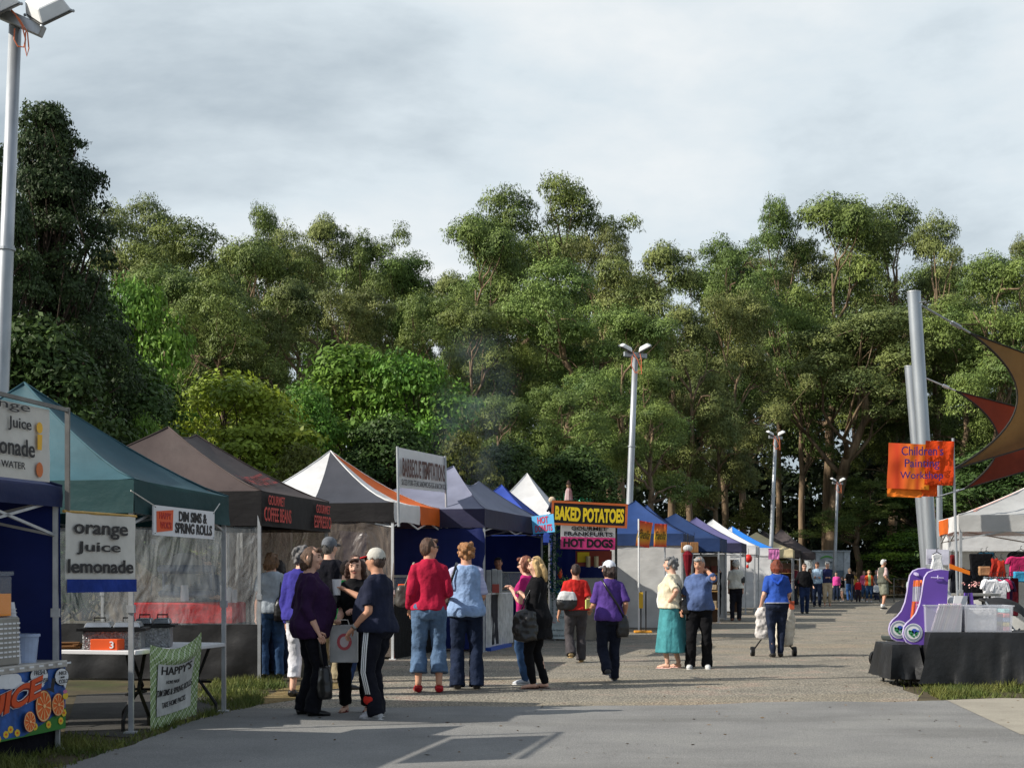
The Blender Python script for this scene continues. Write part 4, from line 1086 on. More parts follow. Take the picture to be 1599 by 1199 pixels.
for dd, bo, mt in ((.030, .10, m_signw), (.034, .075, paint((130, 36, 16))), (.038, .035, paint((214, 78, 26)))):
    x, y = A2(20, 515); letters(t, pl, 'JUICE', x, y, .92 + bo * .25, .21 + bo * .14, mt, bold=bo, d=dd, shear=.25, arc=lambda a: .17 * a)
for s_, x, y, w, h in (('FRESHLY', 370, 130, 150, 60), ('SQUEEZED', 370, 240, 150, 60), ('NICE', 620, 155, 90, 50), ('AND', 615, 210, 50, 25), ('COLD', 625, 262, 100, 55)):
    cx, cy = A2(x, y); letters(t, pl, s_, cx, cy, w / 690 * .93, h / 900 * .54, m_ink, d=.032)
top0 = .18 + .555
def onbar(tt, back): # point on the counter top, tt metres from its right end
    q = cr - ROW * tt + n_ * back; return Vector((q.x, q.y, top0))
m_cl = M('clear_acrylic', (210, 220, 225), rough=.08, var=.02, spec=.9, alpha=.14)
m_juice = M('orange_juice', (250, 150, 10), rough=.3, var=.05)
c0 = onbar(.98, .22)
t = thing('juice_dispenser', 'grey juice dispenser with two clear tanks of orange juice on the painted counter', 'drink dispenser', c0)
m_met = M('brushed_metal', (150, 148, 142), rough=.4, metal=.5, var=.1, vs=3)
mb = MB(); mb.box(c0 + up(.185), (.72, .36, .37), ROW); mb.build('cabinet', m_met, t, bevel=.012)
mb = MB()
for i in range(8):
    for j in range(12): mb.box(c0 + ROW * (-.33 + .06 * j) + n_ * -.182 + up(.07 + .036 * i), (.042, .006, .013), ROW)
for i in range(8):
    for j in range(5): mb.box(c0 + ROW * .362 + n_ * (-.13 + .065 * j) + up(.07 + .036 * i), (.045, .006, .013), n_)
mb.build('vent', m_signw, t)
for i in range(3):
    q = c0 + ROW * (-.24 + .24 * i) + up(.375)
    mb = MB(); mb.box(q + up(.16), (.2, .26, .32), ROW); o = mb.build('tank', m_cl, t, bevel=.02)
    mb = MB(); mb.box(q + up(.09), (.18, .24, .17), ROW); mb.build('juice', m_juice, o)
    mb = MB(); mb.box(q + up(.33), (.21, .27, .03), ROW); mb.build('lid', m_cl, o)
c0 = onbar(.50, .20); mb = MB(); mb.tube([c0, c0 + up(.02), c0 + up(.30), c0 + up(.48)], [.085, .085, .06, .035], 18)
for k in range(14): mb.tube([c0 + up(.06 + k * .028), c0 + up(.064 + k * .028)], [.085 - .0028 * k + .004] * 2, 18)
tag(mb.build('cup_stack', M('cup_white', (222, 222, 228), rough=.4), smooth=False), 'tall stack of upturned white cups on the painted counter', 'cup stack')
c0 = onbar(.34, .16); mb = MB(); mb.tube([c0, c0 + up(.21)], [.085, .105], 20); mb.tube([c0 + up(.205), c0 + up(.225)], [.115, .115], 20)
tag(mb.build('bucket', M('bucket_plastic', (176, 192, 222), rough=.3, alpha=.85)), 'pale blue translucent bucket at the right end of the painted counter', 'bucket')

# ------------------------------------------------------------------ dim sim stall
gn = Vector((-(GB - GA).normalized().y, (GB - GA).normalized().x, 0)); gd = (GB - GA).normalized()
def trestle(label, a, d, w, n, dep, h, mat, legs=True, name='trestle_table', cat='table'):
    "a: front left ground corner, d along the front, n to the back"
    t = thing(name, label, cat, a + d * w / 2 + n * dep / 2)
    c = a + d * w / 2 + n * dep / 2
    mb = MB(); mb.box(c + up(h - .02), (w, dep, .04), d); mb.build('tabletop', mat, t, bevel=.006)
    if legs:
        for s in (-1, 1):
            mb = MB(); f = c + d * s * (w / 2 - .15)
            mb.tube([f + n * (dep / 2 - .05), f + n * (dep / 2 - .05) + up(.1), f + n * .05 + up(h * .5), f + n * .18 + up(h - .04)], .018, 6); mb.tube([f - n * (dep / 2 - .05), f - n * (dep / 2 - .05) + up(.1), f - n * .05 + up(h * .5), f - n * .18 + up(h - .04)], .018, 6)
            mb.tube([f - n * .2 + up(h * .45), f + n * .2 + up(h * .45)], .014, 6); mb.build('leg', m_black, t)
    return t
trestle('white trestle table under the green tent, on black folding legs', GA + gd * .10 + gn * 1.25, -gn, 1.22, gd, .62, .74, m_signw)
trestle('second trestle table behind the green gingham cloth', GA + gd * .78 + gn * .02, gd, 1.35, gn, .6, .72, m_signw)
m_check = M('chequer_steel', (150, 152, 154), rough=.35, metal=.6, var=.3, vs=40, bump=.8, bs=60)
def bain(label, c, w, d_, h, U):
    t = thing('food_warmer', label, 'food warmer', c, 'steel food warmers')
    W_ = Vector((-U.y, U.x, 0))
    mb = MB(); mb.box(c + up(h / 2), (w, d_, h), U); mb.build('body', m_check, t, bevel=.008)
    mb = MB(); mb.box(c + up(h + .012), (w + .1, d_ + .08, .024), U); mb.build('rim', m_black, t)
    for s in (-.5, .5):
        cc = c + U * s * w * .5 + up(h + .03)
        mb = MB(); mb.hexa([cc + U * x + W_ * y + up(z) for z, k in ((0, 1), (.05, .82)) for x, y in ((-w * .24 * k, -d_ * .48 * k), (w * .24 * k, -d_ * .48 * k), (w * .24 * k, d_ * .48 * k), (-w * .24 * k, d_ * .48 * k))]); o = mb.build('lid', M('lid_steel', (190, 194, 198), rough=.25, metal=.7), t, bevel=.008)
        mb = MB(); mb.tube([cc + U * -.05 + up(.045), cc + U * -.05 + up(.085), cc + U * .05 + up(.085), cc + U * .05 + up(.045)], .008, 6); mb.build('handle', m_black, o)
bain('larger chequered steel food warmer on the white trestle table', GA + gd * .45 + gn * .42 + up(.74), .52, .40, .17, Vector((1, .15, 0)).normalized())
bain('smaller steel food warmer nearer the gingham cloth', GA + gd * 1.15 + gn * .36 + up(.72), .34, .36, .20, Vector((1, .15, 0)).normalized())
c0 = GA + gd * .20 + gn * .36 + up(.74)
t = thing('cash_box', 'small orange box marked 3 at the front of the white trestle table', 'box', c0)
mb = MB(); mb.box(c0 + up(.05), (.27, .14, .10), -gn); mb.build('body', m_orangep, t, bevel=.004)
pl = Plane(c0 + gn * .135 - gd * .071, -gn, (0, 0, 1), .27, .10); letters(t, pl, '3', .215, .05, .04, .065, m_signw, bold=.02)
c0 = GA + gd * .25 + gn * .80 + up(.74); mb = MB()
for i in range(5): mb.box(c0 + Vector((.02 * math.sin(i * 3), .02 * math.cos(i * 2), .01 + i * .012)), (.26, .18, .010), Vector((1, .2 * math.sin(i * 2), 0)))
tag(mb.build('paper_bag_pile', M('brown_paper', (120, 84, 50), rough=.9)), 'low pile of brown paper bags at the left end of the white trestle table', 'paper bags')
# gingham cloth
def checkmat(name, c1, c2, c3, sc):
    m = bpy.data.materials.new(name); m.use_nodes = True; tt = m.node_tree; b = tt.nodes['Principled BSDF']
    g = tt.nodes.new('ShaderNodeTexCoord'); mp_ = tt.nodes.new('ShaderNodeMapping'); mp_.inputs['Rotation'].default_value = (0, 0, R(8))
    c = tt.nodes.new('ShaderNodeTexChecker'); c.inputs['Scale'].default_value = sc; c.inputs[1].default_value = (*lin(c1), 1); c.inputs[2].default_value = (*lin(c2), 1)
    w = tt.nodes.new('ShaderNodeTexChecker'); w.inputs['Scale'].default_value = sc / 2; w.inputs[1].default_value = (1, 1, 1, 1); w.inputs[2].default_value = (*lin(c3), 1)
    mx_ = tt.nodes.new('ShaderNodeMix'); mx_.data_type = 'RGBA'; mx_.blend_type = 'MULTIPLY'; mx_.inputs[0].default_value = 1
    tt.links.new(g.outputs['UV'], mp_.inputs[0]); tt.links.new(mp_.outputs[0], c.inputs[0]); tt.links.new(mp_.outputs[0], w.inputs[0]); tt.links.new(c.outputs[0], mx_.inputs[6]); tt.links.new(w.outputs[0], mx_.inputs[7]); tt.links.new(mx_.outputs[2], b.inputs['Base Color'])
    b.inputs['Roughness'].default_value = .85
    return m
def cg(u, v):   # u left-right, v bottom-top
    sag = .05 * math.sin(math.pi * u)
    px = 230 + 80 * u + (4 if v > .5 else 0) * 0 - 8 * (1 - v) * u; Yq = 13.42 + 1.1 * u
    yb = 1142 - 27 * u; yt = 1006 - 6 * u + 10 * math.sin(math.pi * u) - 14 * u ** 4
    q = P(px, yb + (yt - yb) * v, Yq)
    k = .03 * mnoise.noise((u * 3, v * 2, 1)) + .05 * math.exp(-((v - .86) / .06) ** 2) * math.sin(math.pi * u)
    return q - gn * (k + .03)
mb = MB(); mb.grid(cg, 24, 28)
t = thing('gingham_banner', 'green gingham cloth with dim sims and spring rolls sheet, hung to the grass', 'banner', cg(.5, 0))
o = mb.build('cloth', checkmat('green_gingham', (136, 162, 100), (200, 208, 184), (196, 206, 176), 40), t, smooth=True, fixn=False)
uvl = o.data.uv_layers.new(name='UVMap'); co_uv = []
for p_ in o.data.polygons:
    for vi in p_.vertices: co_uv.append(((vi % 25) / 24, (vi // 25) / 28 * .95))
for d_, uv in zip(uvl.data, co_uv): d_.uv = uv
def cs(u, v, d=.012): return cg(.13 + .72 * u, .15 + .64 * v) - gn * d
mb = MB(); mb.grid(lambda u, v: cs(u, v), 16, 16); mb.build('paper_sheet', M('sheet_paper', (196, 196, 192), rough=.8), t, smooth=True, fixn=False)
def ctext(s, u0, u1, v0, v1, bold=.0, sk=0.0):
    vs, fs = textmesh(s, bold); x0 = min(v.x for v in vs); x1 = max(v.x for v in vs); y0 = min(v.y for v in vs); y1 = max(v.y for v in vs)
    mb = MB(); mb.add([cs(u0 + (u1 - u0) * (v.x - x0) / (x1 - x0), v0 + sk * (v.x - x0) / (x1 - x0) + (v1 - v0) * (v.y - y0) / (y1 - y0), .017 + .002 * (v.z > 0)) for v in vs], fs); mb.build('lettering', m_ink, t, fixn=False)
ctext("HAPPY'S", .08, .92, .80, .97, .01); ctext('HOME MADE', .22, .58, .62, .69); ctext('DIM SIMS & SPRING ROLLS', .0, .99, .37, .50, .005, .06); ctext('TAKE HOME PACKS', .15, .80, .14, .25, .005, .05)

# ------------------------------------------------------------------ coffee stall interior (seen through clear plastic)
c0 = P(290, 976, 20.6); c0.z = 0
t = thing('coffee_table', 'table with a bright red cloth over black inside the coffee tent', 'table', c0)
mb = MB(); mb.box(c0 + up(.37), (2.0, .8, .74), (1, -.05, 0)); mb.build('skirt', cloth((24, 24, 28)), t)
mb = MB(); mb.box(c0 + Vector((.05, .02, .88)), (1.42, .74, .30), (1, -.05, 0)); mb.build('red_cloth', cloth((206, 34, 32)), t, bevel=.02)
c0 = P(292, 940, 20.6); c0.z = 1.03
t = thing('coffee_machine', 'blue-grey espresso machine on the red cloth behind the plastic wall', 'coffee machine', c0)
m_mach = M('machine_blue', (84, 98, 126), rough=.35, metal=.3)
mb = MB(); mb.box(c0 + up(.12), (.72, .4, .10)); mb.box(c0 + Vector((0, .1, .30)), (.70, .22, .30)); mb.box(c0 + up(.46), (.74, .42, .12)); mb.build('body', m_mach, t, bevel=.03)
mb = MB(); mb.tube([c0 + Vector((-.02, -.15, .45)), c0 + Vector((-.02, .2, .45))], .24, 20); mb.build('boiler', m_met, t, smooth=False)
mb = MB(); mb.tube([c0 + Vector((.02, -.24, .02)), c0 + Vector((.02, -.24, .24))], [.06, .05], 14); mb.build('jug', m_signw, t)
for s in (-.2, .2):
    mb = MB(); mb.tube([c0 + Vector((s, -.2, .38)), c0 + Vector((s, -.2, .28)), c0 + Vector((s, -.36, .27))], .025, 8); mb.build('group_handle', m_black, t)
mb = MB(); mb.tube([c0 + Vector((-.35, -.12, .40)), c0 + Vector((-.45, -.15, .34)), c0 + Vector((-.47, -.16, .1))], .01, 6); mb.build('steam_wand', m_met, t)
for i, dx in enumerate((.52, .60, .68)):
    c1 = P(292, 940, 20.5) + Vector((dx, -.1, 0)); c1.z = 1.03
    mb = MB(); mb.tube([c1, c1 + up(.24 - .03 * i)], [.035, .042], 12)
    tag(mb.build('cup_tower', m_signw), 'tower of paper cups beside the espresso machine, %s' % ('nearest to it', 'middle of three', 'farthest from it')[i], 'cup stack', 'paper cup towers')

# ------------------------------------------------------------------ barbecue stall interior
bd = (BB - BA).normalized(); bn = Vector((-bd.y, bd.x, 0))
t = thing('serving_counter', 'black-skirted serving counter of the barbecue stall', 'counter', BA + bd * 1.5 + bn * .35)
mb = MB(); mb.box(BA + bd * 1.5 + bn * .35 + up(.46), (2.7, .55, .92), bd); mb.build('skirt', cloth((30, 30, 30)), t)
mb = MB(); mb.box(BA + bd * 1.5 + bn * .35 + up(.94), (2.8, .62, .04), bd); mb.build('top', m_met, t)
c0 = BA + bd * .95 + bn * .35 + up(.96)
t = thing('glass_warmer', 'glass-fronted food warmer on the barbecue counter', 'food warmer', c0)
mb = MB(); mb.box(c0 + up(.03), (.9, .45, .06), bd); mb.box(c0 + up(.42), (.9, .45, .04), bd); mb.build('frame', m_met, t)
mb = MB(); mb.box(c0 + up(.23), (.86, .42, .33), bd); mb.build('glass', m_cl, t)
mb = MB(); mb.box(c0 + up(.10), (.8, .36, .08), bd); mb.build('tray', M('cooked_food', (140, 84, 40), vs=20, var=.4), t)
pl = signplane(620, 686, 820, 822, 112, 27.4, 27.4)
t = simple_sign('menu_board', 'tall pale menu board with orange heading strips inside the barbecue stall', pl, M('menu_pale', (206, 180, 166), rough=.7), cat='menu board')
for k, s_ in ((0.12, 'SANDWICH'), (0.31, 'OMELETTE')):
    mb = MB(); board(mb, pl, 0.0, pl.h * (1 - k - .09), pl.w * .52, pl.h * (1 - k), .002, .006); mb.build('heading_strip', m_orangep, t); L2(t, pl, s_, .04, .48, k + .02, k + .07, m_ink, d=.008)
for k, s_ in ((.04, 'ROLLS'), (.23, 'EGG & BACON'), (.43, 'CHICKEN'), (.49, 'SAUSAGES')): L2(t, pl, s_, .03, .4, k, k + .035, m_ink, d=.006)
c0 = P(629, 940, 24.2); 
t = thing('orange_bag', 'orange carry bag with a yellow disc hanging off the barbecue counter', 'bag', c0)
mb = MB(); mb.hexa([c0 + Vector((x * .5, y, z)) for z, w in ((0, .17), (.30, .15)) for x, y in ((-w, -.05), (w, -.05), (w, .05), (-w, .05))]); mb.build('body', paint((232, 88, 30)), t, bevel=.01)
pl = Plane(c0 + Vector((-.08, -.052, 0)), (1, 0, 0), (0, 0, 1), .16, .3); mb = MB(); mb.prism([pl.p(.08 + .05 * math.cos(a), .15 + .07 * math.sin(a), .003) for a in np.linspace(0, 6, 14)], pl.N, .003); mb.build('disc', m_yellowp, t)
c0 = G(607, 1029)
t = thing('sandwich_board', 'low orange and white board standing by the barbecue tent pole', 'sign', c0)
mb = MB(); mb.hexa([c0 + Vector(v) for v in ((-.12, 0, .0), (.10, 0, .0), (.10, .03, .0), (-.12, .03, .0), (-.10, .10, .42), (.06, .10, .42), (.06, .13, .42), (-.10, .13, .42))]); mb.build('front_board', paint((226, 98, 40)), t)
mb = MB(); mb.hexa([c0 + Vector(v) for v in ((-.12, .26, .0), (.10, .26, .0), (.10, .29, .0), (-.12, .29, .0), (-.10, .14, .42), (.06, .14, .42), (.06, .17, .42), (-.10, .17, .42))]); mb.build('rear_board', m_signw, t)

# ------------------------------------------------------------------ donut counter
td = ROW; tn = Vector((-ROW.y, ROW.x, 0))
t = thing('serving_counter', 'counter under a pale cloth with a dark stripe, beneath the grey-blue tent', 'counter', TA + td * .9 + tn * .4)
a_ = TA + td * .25 + tn * 1.35; b_ = TA + td * .25 + tn * .04; c_ = b_ + td * 2.4
mb = MB(); mb.box((a_ + b_) / 2 + td * .3 + up(1.05), ((a_ - b_).length, .6, .04), tn); mb.box((b_ + c_) / 2 + tn * .3 + td * .3 + up(1.051), ((c_ - b_).length - .6, .6, .04), td); mb.build('top', m_signw, t)
m_pale = cloth((196, 196, 194)); m_strp = cloth((62, 62, 66))
drape(a_, b_, .06, 1.03, m_pale, t, 'cloth', .04, seed=2.0)
drape(b_, c_, .06, 1.03, m_pale, t, 'cloth', .04, seed=5.0)
drape(b_.lerp(c_, .18) - tn * .012, b_.lerp(c_, .40) - tn * .012, .10, 1.03, m_strp, t, 'stripe', .035, seed=5.4)
mb = MB(); mb.box(b_ + td * .9 - tn * .04 + up(.035), (1.8, .12, .06), td); mb.build('blue_hem', paint((40, 80, 170)), t)
for i, (px, w, h, lb) in enumerate([(763, .10, .42, 'leftmost clear cup tube on the donut counter'), (772, .10, .44, 'middle clear cup tube on the donut counter'), (780, .10, .42, 'right clear cup tube on the donut counter')]):
    c1 = P(px, 915, 27.4); c1.z = 1.07; mb = MB(); mb.box(c1 + up(h / 2), (w, .12, h)); tag(mb.build('cup_tube', M('frosted_tube', (190, 192, 190), rough=.3, alpha=.8), bevel=.012), lb, 'cup dispenser', 'cup tubes on the donut counter')
c1 = P(774, 912, 27.1); c1.z = 1.07; mb = MB(); mb.box(c1 + up(.08), (.13, .06, .16)); tag(mb.build('picture_card', paint((160, 70, 60)), bevel=.005), 'small red picture card in front of the cup tubes', 'card')
c1 = P(800, 912, 27.9); c1.z = 1.07
t = thing('display_case', 'clear display case on the donut counter behind the red-haired woman', 'display case', c1)
mb = MB(); mb.box(c1 + up(.18), (.6, .35, .36)); mb.build('glass', m_cl, t)
mb = MB(); mb.box(c1 + up(.015), (.62, .37, .03)); mb.box(c1 + up(.375), (.62, .37, .02)); mb.build('frame', m_met, t)
mb = MB()
for k in range(8): mb.ell(c1 + Vector((-.22 + .06 * k, .03 * (k % 2), .07)), (.05, .05, .025), 10, 6)
mb.build('donut_tray', M('donut_brown', (170, 116, 66), vs=12, var=.3), t)

# ------------------------------------------------------------------ baked potatoes stall
Yb = 31.3
bx0, bx1 = (866 - CX) * Yb / F, (962 - CX) * Yb / F
bc = Vector(((bx0 + bx1) / 2, Yb + 1.1, 0))
t = thing('potato_stall', 'dark baked potatoes stall hung with greenery, between the blue and navy tents', 'market stall', bc)
m_darkm = M('dark_frame', (40, 42, 40), rough=.5, metal=.3)
for x in (bx0, bx1):
    for y in (Yb, Yb + 2.2):
        mb = MB(); mb.beam((x, y, 0), (x, y, 2.72), .05); mb.build('post', m_darkm if x > bx0 else m_steel, t)
mb = MB(); mb.box((bc.x, bc.y, 2.74), (bx1 - bx0 + .1, 2.3, .05)); mb.build('roof', m_darkm, t)
drape((bx0, Yb + 2.15, 0), (bx1, Yb + 2.15, 0), .05, 2.7, m_navyw, t, 'back_wall', .05)
drape((bx0 - .02, Yb + 2.15, 0), (bx0 - .02, Yb + .3, 0), .05, 2.7, m_navyw, t, 'side_wall', .05)
mb = MB(); mb.box((bc.x, Yb + .45, .46), (bx1 - bx0 - .1, .6, .92)); mb.build('counter', M('counter_front', (150, 140, 124), rough=.6), t, bevel=.01)
mb = MB(); mb.box((bc.x + .25, Yb + 1.6, .95), (.9, .5, .75)); mb.build('oven', m_met, t, bevel=.01)
mb = MB(); mb.box((bc.x + .25, Yb + 1.3, 1.75), (.8, .06, .34)); mb.build('menu_strip', paint((150, 60, 40)), t)
mb = MB(); mb.box((bc.x + .02, Yb + 1.26, 1.78), (.26, .02, .22)); mb.build('yellow_card', m_yellowp, t)
for s in (.12, .30):
    mb = MB(); mb.tube([(bc.x + s, Yb + 1.2, 1.56), (bc.x + s, Yb + 1.2, 1.80)], .05, 12); mb.build('paper_roll', m_cream, t)
rng = np.random.default_rng(3)
cl = [(np.array([bx0 + rng.normal() * .04, Yb - .06 + rng.normal() * .04, z]), (.13, .13, .16)) for z in np.linspace(.9, 2.6, 16)]
cl += [(np.array([x, Yb - .05, 2.55 - .10 * math.sin((x - bx0) * 6)]), (.12, .10, .09)) for x in np.linspace(bx0, bx1, 14)]
me = npmesh('garland', leaves(cl, 2600, .07, rng, aspect=.4)[:] - np.array(bc), 4); me.materials.append(M('garland_leaf', (36, 84, 52), rough=.6, var=.3)); link('garland', me, t)
cl = [(np.array([x, Yb + .2, 2.80 + .18 * rng.random()]), (.06, .05, .10)) for x in np.linspace(bx0, bx0 + .8, 22)]
me = npmesh('tinsel_fence', leaves(cl, 5200, .06, rng, aspect=.3) - np.array(bc), 4); me.materials.append(M('tinsel', (20, 120, 80), rough=.35, metal=.3, var=.3)); link('tinsel_fence', me, t)
mb = MB()
for k in range(12): mb.beam((bx0 + .07 * k, Yb + .22, 2.76), (bx0 + .07 * k, Yb + .22, 3.02 + (.12 if k == 3 else 0)), .018)
mb.build('picket', M('picket_green', (24, 100, 66), rough=.5), t)
c1 = P(888, 781, 31.5)
t = thing('scarecrow', 'small scarecrow figure in striped red and white on top of the potato stall', 'ornament', c1)
mb = MB(); mb.tube([c1, c1 + up(.20), c1 + up(.26)], [.10, .07, .04], 10); mb.build('gown', M('red_stripe', (150, 60, 60), rgb2=(190, 180, 180), vs=18, stretch=(1, 1, .1)), t)
mb = MB(); mb.ell(c1 + up(.32), (.05, .05, .06)); mb.build('head', cloth((150, 120, 96)), t)
mb = MB(); mb.tube([c1 + up(.35), c1 + up(.36), c1 + up(.43)], [.08, .05, .02], 10); mb.build('hat', cloth((60, 48, 44)), t)
c1 = P(862, 800, 31.0)
t = thing('stuffed_doll', 'small doll with pale head perched at the left corner of the potato stall', 'ornament', c1)
mb = MB(); mb.tube([c1, c1 + up(.12), c1 + up(.2)], [.06, .08, .04], 10); mb.tube([c1 + Vector((-.02, -.02, .15)), c1 + Vector((-.1, -.08, .02))], .025, 6); mb.build('body', cloth((40, 44, 60)), t)
mb = MB(); mb.ell(c1 + up(.26), (.075, .07, .075)); mb.build('head', cloth((206, 186, 160)), t)
c1 = P(872, 925, 30.95); c1.z = .93
mb = MB(); mb.tube([(c1.x, Yb + .4, .92), (c1.x, Yb + .4, 1.10)], [.14, .17], 18); tag(mb.build('tub', paint((50, 120, 200))), 'bright blue tub on the potato stall counter', 'tub')
def bushlet(c, r, nm, label, cat, mat, n=900, sz=.05):
    me = npmesh(nm, leaves([(np.zeros(3), r)], n, sz, np.random.default_rng(8), aspect=.5), 4); me.materials.append(mat); o = link(nm, me); o.location = c; tag(o, label, cat); return o
bushlet((c1.x + .15, Yb + .5, 1.22), (.17, .15, .14), 'lettuce_pile', 'pile of green lettuce behind the blue tub', 'lettuce', M('lettuce', (150, 190, 110), var=.3, transl=.2), 4000)
mb = MB(); mb.ell((bx0 + .12, Yb + .1, 1.42), (.05, .05, .11)); tag(mb.build('balloon', paint((226, 80, 40)), smooth=True), 'small orange balloon tied beside the potato stall post', 'balloon')

# ------------------------------------------------------------------ menu boards and small stands
def aframe(label, pl0, pr0, yt, yb, mat, lines, tilt=.28, frame=None, title=None, inkm=None):
    Y = YF(yb); b0, b1 = G(pl0, yb), G(pr0, yb); h = (yb - yt) * Y / F
    U = (b1 - b0).normalized(); N = U.cross(Vector((0, 0, 1)))
    Vv = (up(1) - N * tilt).normalized(); pl = Plane(b0, U, Vv, (b1 - b0).length, h / Vv.z)
    t = thing('menu_board', label, 'menu board', (b0 + b1) / 2 - N * .1, 'free-standing menu boards')
    mb = MB(); board(mb, pl, 0, .04, pl.w, pl.h, -.02, 0); mb.build('front_board', mat, t)
    pr = Plane(b0 - N * (2 * tilt * h), U, (up(1) + N * tilt).normalized(), pl.w, pl.h); mb = MB(); board(mb, pr, 0, .04, pl.w, pl.h - .03, 0, .02); mb.build('rear_board', mat, t)
    if frame:
        mb = MB()
        for q in ((0, 0, .035, pl.h), (pl.w - .035, 0, pl.w, pl.h), (.035, pl.h - .035, pl.w - .035, pl.h), (.035, .04, pl.w - .035, .075)): board(mb, pl, *q, -.022, .012)
        mb.build('frame', frame, t)
    for (s_, x0, x1, y0, y1, mt) in lines: L2(t, pl, s_, x0, x1, y0, y1, mt, d=.004, shear=.15)
    return t
m_inkg = paint((50, 74, 70)); m_red2 = paint((180, 50, 50))
aframe('tall white menu board with handwritten lines beside the woman in red', 859, 889, 925, 1000, M('board_pale', (190, 198, 194), rough=.6),
       [('Baked Potatoes', .1, .85, .05, .11, m_ink), ('Cheese', .1, .6, .17, .22, m_inkg), ('Sour Cream', .1, .75, .25, .30, m_inkg), ('Coleslaw', .1, .7, .33, .38, m_inkg), ('Bacon', .1, .6, .41, .46, m_inkg), ('Sweet Chilli', .1, .8, .49, .54, m_inkg), ('Hot', .1, .3, .60, .64, m_red2), ('the Special', .1, .7, .76, .81, m_inkg), ('cheese & tuna', .1, .8, .87, .91, m_inkg)])
aframe('green-framed chalk menu board with red and white writing behind the paella poles', 990, 1024, 915, 974, paint((30, 60, 58)),
       [('BAKED', .12, .9, .06, .15, m_cream), ('potato', .15, .8, .20, .28, m_cream), ('Cheese', .15, .8, .38, .45, m_signw), ('Curry', .15, .7, .50, .57, m_signw), ('Bolognese', .15, .9, .62, .69, m_signw), ('Salad', .15, .7, .74, .81, m_signw), ('Mexican', .15, .8, .86, .93, m_signw)], frame=paint((120, 160, 150)))
c1 = G(1004, 988)
t = thing('barrier_stand', 'black twin-post stand with a yellow base in front of the chalk board', 'stand', c1)
for s in (-.05, .07):
    mb = MB(); mb.tube([c1 + Vector((s, 0, .04)), c1 + Vector((s, 0, 1.0))], .016, 8); mb.build('post', m_black, t)
mb = MB(); mb.box(c1 + up(.03), (.42, .3, .06)); mb.build('base', paint((216, 150, 50)), t, bevel=.015)
mb = MB(); mb.box(c1 + Vector((-.05, -.03, .78)), (.10, .02, .38)); mb.build('yellow_sleeve', paint((226, 180, 50)), t, bevel=.004)
c1 = P(1074, 905, 36.6)
t = thing('closed_parasol', 'closed maroon parasol hanging at the right corner of the paella tent', 'parasol', c1)
mb = MB(); mb.tube([c1, c1 + up(.35), c1 + up(.62), c1 + up(.72)], [.02, .09, .13, .06], 10); mb.build('canopy', cloth((112, 24, 36)), t)
mb = MB(); mb.ell(c1 + up(.78), (.12, .08, .09)); mb.build('white_ruffle', m_whitet, t)
mb = MB(); mb.tube([c1 + up(.7), c1 + up(1.15)], .012, 6); mb.build('handle', m_black, t)
for i, (px, py, Y, lb) in enumerate([(1084, 862, 36.8, 'hanging timber box sign right of the paella tent corner'), (1070, 862, 36.9, 'smaller hanging timber box above the maroon parasol')]):
    c1 = P(px, py, Y)
    t = thing('timber_box', lb, 'hanging sign', c1, 'hanging timber boxes')
    mb = MB(); mb.box(c1 + up(.12), (.2, .12, .26)); mb.build('box', M('timber', (156, 112, 70), rough=.7, vs=4, stretch=(8, 8, 1)), t, bevel=.01)
    mb = MB(); mb.tube([c1 + up(.24), c1 + up(.5)], .006, 5); mb.build('cord', m_black, t)
c1 = P(1169, 878, 52.0)
t = thing('paper_lantern', 'round red paper lantern hanging on the white tent wall', 'lantern', c1)
mb = MB(); mb.ell(c1 + up(.14), (.13, .13, .15), 14, 10); mb.build('shade', paint((206, 40, 30)), t, smooth=True)
mb = MB(); mb.ell(c1 + Vector((-.04, 0, -.14)), (.05, .05, .07)); mb.build('tassel', m_redp, t)
mb = MB(); mb.tube([c1 + up(-.1), c1 + up(.5)], .006, 5); mb.build('cord', m_black, t)
m_timb = M('timber_frame', (190, 150, 92), rough=.7, vs=3, stretch=(6, 6, 1))
c1 = G(1155, 947); 
t = thing('timber_display', 'open timber display frame beside the walker in white', 'display stand', c1)
for x in (-.28, .28):
    for y in (0, .5): mb = MB(); mb.beam(c1 + Vector((x, y, 0)), c1 + Vector((x, y, 2.0)), .06); mb.build('post', m_timb, t)
mb = MB(); mb.box(c1 + Vector((.08, .2, 2.04)), (1.1, .8, .05), (1, 0, -.12)); mb.build('roof', m_timb, t)
for z in (.5, 1.0, 1.5): mb = MB(); mb.box(c1 + Vector((0, .25, z)), (.6, .5, .03)); mb.build('shelf', m_timb, t)
c1 = G(1180, 941)
t = thing('wire_stand', 'white basket stand of dark plants before the white tent wall', 'stand', c1)
for x in (-.15, .15):
    for y in (-.1, .1): mb = MB(); mb.tube([c1 + Vector((x * .7, y, 0)), c1 + Vector((x, y, .75))], .012, 6); mb.build('leg', m_white, t)
mb = MB(); mb.hexa([c1 + Vector((x * k, y * k, z)) for z, k in ((.45, .85), (.8, 1.1)) for x, y in ((-.2, -.15), (.2, -.15), (.2, .15), (-.2, .15))]); mb.build('basket', m_signw, t)
mb = MB()
for k in range(9): mb.ell(c1 + Vector((-.18 + .045 * k, .03 * math.sin(k * 2), .84 + .03 * math.sin(k * 3))), (.05, .06, .06), 8, 6)
mb.build('plants', M('dark_plants', (70, 40, 50), vs=12), t)
